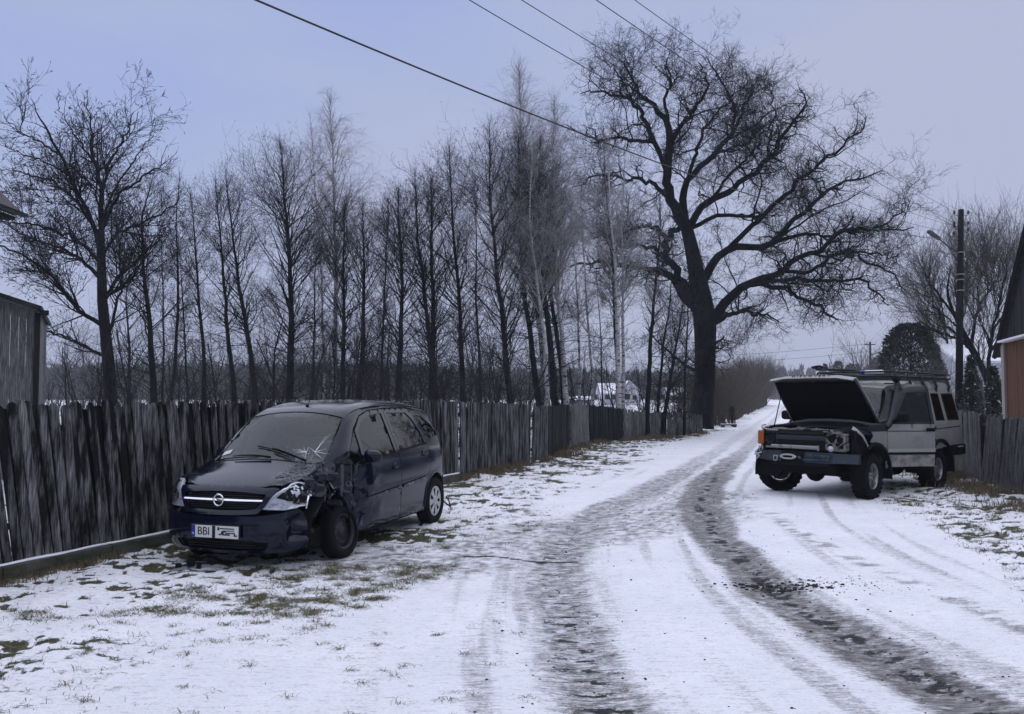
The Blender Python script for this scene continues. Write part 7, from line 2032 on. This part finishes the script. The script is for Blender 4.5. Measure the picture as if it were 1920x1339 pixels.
    for y_ in (-.46, -.2, .12, .30): m.lathe([(0, .02), (.018, .018), (.018, 0)], 'x', 10, (.495, y_, 1.075))
    m.box((.50, .02, 1.10), (.05, .14, .035), bev=.01); m.build("slam_fittings", M_seal, root)
    # front chrome-like beam below the radiator
    m = MB(); m.box((.61, -.16, .815), (.05, .86, .062), bev=.012); m.box((.62, .275, .81), (.04, .03, .09), bev=.008); m.build("front_beam", mat("bare_alloy", (.33, .33, .33), .4, .5, noise=(8, (.14, .14, .14), .5, .7, (1, 1, 1))), root)
    # right lamp group
    m = MB(); m.box((.545, -.825, .955), (.10, .10, .235), Matrix.Rotation(R(18), 3, 'Z'), .015); m.build("indicator", M_orange, root)
    m = MB(); m.lathe([(.0, -.02), (.07, .0), (.10, .03), (.105, .05), (.10, .055)], 'x', 20, (.50, -.66, .945)); m.box((.46, -.66, .945), (.08, .26, .26), bev=.02); m.build("headlight_housing", M_tub, root)
    m = MB(); m.tube([(.30, -.90, 1.165), (.44, -.875, 1.155), (.53, -.82, 1.12), (.56, -.70, 1.095), (.55, -.5, 1.085)], .014, 6); m.tube([(.56, -.865, 1.08), (.575, -.87, .84)], .008, 5); m.build("wing_edge", M_ch, root)
    m = MB(); m.box((.60, -.62, .80), (.03, .16, .035), bev=.006); m.build("lower_strip", M_frame, root)
    # left: smashed lamp bay, exposed inner panel with ragged black patches painting the dark gaps
    m = MB()
    out_ = [(.34, 1.06), (.50, 1.075), (.66, 1.05), (.74, 1.02), (.755, .80), (.70, .765), (.52, .77), (.42, .765), (.355, .80), (.36, .92)]
    Mx = Matrix(((0, 0, 1, .52), (1, 0, 0, 0), (0, 1, 0, 0), (0, 0, 0, 1)))
    m.prism(out_, -.012, .012, Mx); m.box((.56, .705, .91), (.05, .035, .27), bev=.008); m.box((.555, .55, 1.065), (.06, .42, .025), Matrix.Rotation(R(-6), 3, 'X'), .006)
    m.build("lamp_bay_panel", M_frame, root)
    m = MB(); rgh = random.Random(17)
    for (cy_, cz_, r_) in ((.47, .98, .075), (.60, .96, .06), (.44, .85, .05), (.56, .88, .035), (.64, .84, .045), (.52, 1.03, .03)):
        pl = [(cy_ + r_ * (1 + rgh.uniform(-.3, .3)) * math.cos(a * PI / 5), cz_ + r_ * .8 * (1 + rgh.uniform(-.3, .3)) * math.sin(a * PI / 5)) for a in range(10)]
        m.prism(pl, .012, .016, Mx)
    m.build("lamp_bay_painted_holes", M_seal, root)
    m = MB(); m.tube([(.56, .40, .80), (.57, .44, .84), (.565, .49, .80)], .012, 6); m.lathe([(0, .02), (.04, .015), (.05, 0)], 'x', 14, (.56, .46, .805)); m.build("broken_lamp_bulb", mat("pale_glass", (.55, .57, .60), .3), root)
    # hanging cables
    m = MB(); rgw = random.Random(5)
    for i in range(9):
        y0 = rgw.uniform(.34, .80); p = Vector((.50, y0, rgw.uniform(1.0, 1.14))); pts = [p]; dd = Vector((.3, rgw.uniform(-1, 1), -.5)).normalized()
        for k in range(5): dd = (dd + Vector((rgw.gauss(0, .3), rgw.gauss(0, .7), rgw.gauss(-.15, .5)))).normalized(); pts.append(pts[-1] + dd * .055)
        m.tube(pts, rgw.choice((.005, .008, .012)), 5)
    m.build("loose_cables", M_seal, root)
    # torn wing flap
    def ragged(seed, p0, dirs, wv, n=7, wid=.07):
        rg = random.Random(seed); V = []; p = Vector(p0); d = Vector(dirs).normalized(); w = Vector(wv).normalized()
        for i in range(n):
            k = wid * (1 - .45 * i / n) * rg.uniform(.8, 1.2); bulge = Vector((.03, .03, .02)) * math.sin(i * 1.1)
            V += [p - w * k, p + bulge, p + w * k]; d = (d + Vector((rg.gauss(0, .16), rg.gauss(0, .16), rg.gauss(-.06, .12)))).normalized(); p = p + d * .065
        Fq = [(3 * i + j, 3 * i + 3 + j, 3 * i + 4 + j, 3 * i + 1 + j) for i in range(n - 1) for j in (0, 1)]
        mm = MB(); mm.add(V, Fq, True); return mm
    ragged(2, (.42, .76, 1.16), (-.35, .55, -.48), (.7, .1, -.5), 7, .036).build("torn_wing_flap", M_ch, root)
    ragged(7, (.40, .70, 1.10), (-.5, .35, -.1), (.3, -.2, .9), 6, .05).build("torn_wing_flap", M_tub, root)
    ragged(9, (.30, .80, 1.0), (-.4, .1, -.75), (.8, .35, -.1), 7, .09).build("torn_wing_liner", M_seal, root)
    ragged(13, (.48, .74, 1.02), (-.2, .3, -.9), (.8, .45, .0), 6, .07).build("torn_wing_liner", M_seal, root)
    m = MB(); m.box((.22, .78, .98), (.52, .06, .26), Matrix.Rotation(R(8), 3, 'Z'), .02); m.box((.30, .80, .80), (.35, .10, .22), bev=.03); m.build("crushed_wing_core", M_seal, root)
    # ---------------- steel winch bumper
    m = MB()
    pl = [(-.92, .60), (-.90, .735), (-.30, .745), (-.30, .60)]
    def bplate(ya, yb, z0, z1, x0, x1, d=.10):
        # face between ya,yb ; x0 at ya, x1 at yb
        V = [(x0, ya, z0), (x1, yb, z0), (x1 - .02, yb, z1), (x0 - .02, ya, z1), (x0 - d, ya, z0), (x1 - d, yb, z0), (x1 - d, yb, z1), (x0 - d, ya, z1)]
        m.add(V, [(0, 1, 2, 3), (7, 6, 5, 4), (0, 4, 5, 1), (1, 5, 6, 2), (2, 6, 7, 3), (3, 7, 4, 0)])
    bplate(-.93, -.62, .585, .735, .56, .72); bplate(-.617, -.33, .575, .745, .72, .75); bplate(.10, .58, .575, .745, .75, .73); bplate(.583, .92, .585, .735, .73, .56)
    m.box((.64, 0, .615), (.04, 1.2, .04)); m.build("winch_bumper", M_bump, root); wb = root.children[-1]
    m = MB(); m.box((.64, -.115, .66), (.16, .44, .17), bev=.01); m.box((.66, 0, .55), (.14, 1.05, .05), bev=.01); m.build("winch_tray", M_seal, wb)
    m = MB(); m.box((.757, .34, .695), (.006, .40, .05), Matrix.Rotation(R(-2), 3, 'X')); m.box((.757, .30, .63), (.006, .44, .03), Matrix.Rotation(R(2), 3, 'X')); m.build("bent_plate_faces", mat("scuffed_blue", (.06, .085, .105), .35, .3, noise=(10, (.02, .03, .04), .45, .6, (1, 1, 1))), wb)
    # fairlead: lozenge ring
    lo, li = [], []
    for i in range(24):
        a = 2 * PI * i / 24; c, s_ = math.cos(a), math.sin(a)
        lo.append((math.copysign(abs(c) ** .75, c) * .155 * (1), math.copysign(abs(s_) ** 1.25, s_) * .048)); li.append((math.copysign(abs(c) ** .6, c) * .095, math.copysign(abs(s_) ** .7, s_) * .020))
    V = [(.745, -.20 + p[0], .66 + p[1]) for p in lo] + [(.765, -.20 + p[0] * .92, .66 + p[1] * .9) for p in lo] + [(.765, -.20 + p[0], .66 + p[1]) for p in li] + [(.745, -.20 + p[0], .66 + p[1]) for p in li]
    Fq = []
    for r_ in range(3):
        for i in range(24): Fq.append((r_ * 24 + i, r_ * 24 + (i + 1) % 24, (r_ + 1) * 24 + (i + 1) % 24, (r_ + 1) * 24 + i))
    m = MB(); m.add(V, Fq); m.build("fairlead", mat("fairlead_alloy", (.45, .45, .43), .4, .4), wb)
    def shackle(y_, z_, x_=.77, hook=False):
        m = MB(); pts = [(x_, y_ - .028, z_), (x_ + .01, y_ - .038, z_ - .04), (x_ + .01, y_ - .02, z_ - .08), (x_ + .01, y_ + .02, z_ - .08), (x_ + .01, y_ + .038, z_ - .04), (x_, y_ + .028, z_)]
        m.tube(pts, .010, 7); m.tube([(x_, y_ - .045, z_), (x_, y_ + .045, z_)], .010, 7); m.build("shackle", mat("shackle_steel", (.28, .28, .29), .4, .6), wb)
    shackle(-.415, .665); shackle(-.80, .80, .60); 
    m = MB(); m.tube([(.768, .0, .665), (.79, .03, .67), (.795, .06, .655), (.79, .05, .64), (.78, .02, .645)], .009, 6); m.build("winch_hook", mat("hook_grey", (.12, .12, .12), .5, .5), wb)
    m = MB(); m.tube([(.62, -.82, .78), (.68, -.86, .70), (.66, -.80, .64), (.70, -.84, .58)], [.012, .02, .02, .012], 7); m.tube([(.63, -.76, .70), (.68, -.88, .66)], .014, 6); m.build("recovery_hook", mat("hook_bright", (.40, .40, .41), .4, .6), wb)
    # ---------------- snorkel
    m = MB(); m.box((-.14, .905, 1.155), (.62, .06, .125), bev=.02); m.box((-.02, .88, 1.20), (.40, .10, .05), bev=.02); m.build("snorkel_base", mat("snorkel_black", (.009, .012, .020), .45, spec=.35), root)
    m = MB(); m.tube([(-.40, .925, 1.15), (-.52, .93, 1.20), (-.62, .925, 1.33), (-.96, .86, 1.74), (-1.03, .84, 1.86), (-1.03, .835, 1.96)], [.045, .048, .045, .042, .045, .045], 10)
    m.build("snorkel_pipe", mat("snorkel_black", (.009, .012, .020), .45), root)
    m = MB(); m.lathe([(.0, 0), (.05, 0), (.062, .03), (.062, .09), (.05, .12), (.0, .125)], 'x', 14, (-1.06, .835, 1.98)); m.tube([(-1.0, .80, 1.90), (-.93, .66, 1.90)], .012, 6); m.build("snorkel_head", M_seal, root)
    # ---------------- roof rack
    rk = []
    m = MB(); x0, x1, yw, z0, z1 = -1.10, -3.62, .72, 2.035, 2.115
    ring = lambda z_: [(x0, -yw + .08, z_), (x0, yw - .08, z_), (x0 - .08, yw, z_), (x1 + .08, yw, z_), (x1, yw - .08, z_), (x1, -yw + .08, z_), (x1 + .08, -yw, z_), (x0 - .08, -yw, z_), (x0, -yw + .08, z_)]
    m.tube(ring(z0), .019, 7); m.tube(ring(z1), .015, 7); m.build("rack_frame", M_tub, root); rack = root.children[-1]
    m = MB()
    for i in range(12): xx = x0 + (x1 - x0) * (i + .5) / 12; m.box((xx, 0, z0), (.085, yw * 2, .018))
    for yy in (-.36, 0, .36): m.tube([(x0, yy, z0 + .0), (x1, yy, z0 + .0)], .012, 6)
    m.build("rack_floor", M_tub, rack)
    for sd in (1, -1):
        for xx in (-1.20, -1.68, -2.20, -2.74, -3.30):
            m = MB(); m.tube([(xx, .775 * sd, 1.80), (xx, .80 * sd, 1.88), (xx, .745 * sd, 2.02), (xx, .72 * sd, 2.12)], [.022, .024, .020, .014], 6); m.box((xx, .785 * sd, 1.82), (.07, .03, .08), bev=.01); m.build("rack_foot", M_tub, rack)
    return root
off_road()

def on_rack(lx, ly, lz):
    c, s_ = math.cos(OFF_YAW), math.sin(OFF_YAW); return Vector((OFF_POS[0] + lx * c - ly * s_, OFF_POS[1] + lx * s_ + ly * c, lz - .010 * -lx * 0 + .010 * lx))
def rack_load():
    M_tub = mat("black_steel")
    p = on_rack(-1.0, -.20, 2.13)
    root = empty("farm_jack", p, OFF_YAW); tag(root, "long lifting jack lying on the roof rack and sticking out over the raised bonnet", "jack")
    m = MB(); m.box((.02, 0, .02), (1.30, .02, .035)); m.build("jack_bar", M_tub, root)
    m = MB(); m.box((.50, 0, .05), (.14, .09, .09), bev=.02); m.box((.66, 0, .03), (.05, .14, .06), bev=.01); m.tube([(.46, .03, .10), (.52, .0, .12)], .02, 7); m.build("jack_head", mat("jack_iron", (.03, .03, .034), .5), root)
    V = []; m = MB(); m.tube([(.66, .05, .06), (.80, .08, .075), (.86, .05, .07), (.86, -.02, .055), (.80, -.05, .05), (.70, -.04, .05)], .020, 7); m.build("jack_handle", M_tub, root)
    p = on_rack(-1.45, .25, 2.09)
    root = empty("beacon_light", p, OFF_YAW + R(90)); tag(root, "small glossy white and blue light unit lying on the roof rack's front", "light unit")
    m = MB(); m.box((0, 0, .03), (.34, .12, .075), bev=.03); m.build("white_cover", mat("milky_plastic", (.62, .64, .68), .3), root)
    m = MB(); m.box((-.20, 0, .03), (.12, .11, .07), bev=.025); m.build("blue_cover", mat("blue_plastic", (.02, .05, .35), .25), root)
    m = MB(); m.box((0, 0, -.008), (.42, .10, .012)); m.build("light_base", M_tub, root)
rack_load()

# ================================================================== AIR
def haze():
    m = bpy.data.materials.new("haze_air"); m.use_nodes = True; t = m.node_tree; t.nodes.clear()
    o = t.nodes.new("ShaderNodeOutputMaterial"); v = t.nodes.new("ShaderNodeVolumePrincipled")
    v.inputs["Density"].default_value = .0007
    v.inputs["Color"].default_value = (.86, .90, .97, 1)
    t.links.new(v.outputs[0], o.inputs["Volume"])
    b = MB(); b.box((0, 700, 18), (8600, 1760, 42)); h = b.build("haze", m); tag(h, "thin winter haze over the fields", "haze", kind="stuff")
haze()
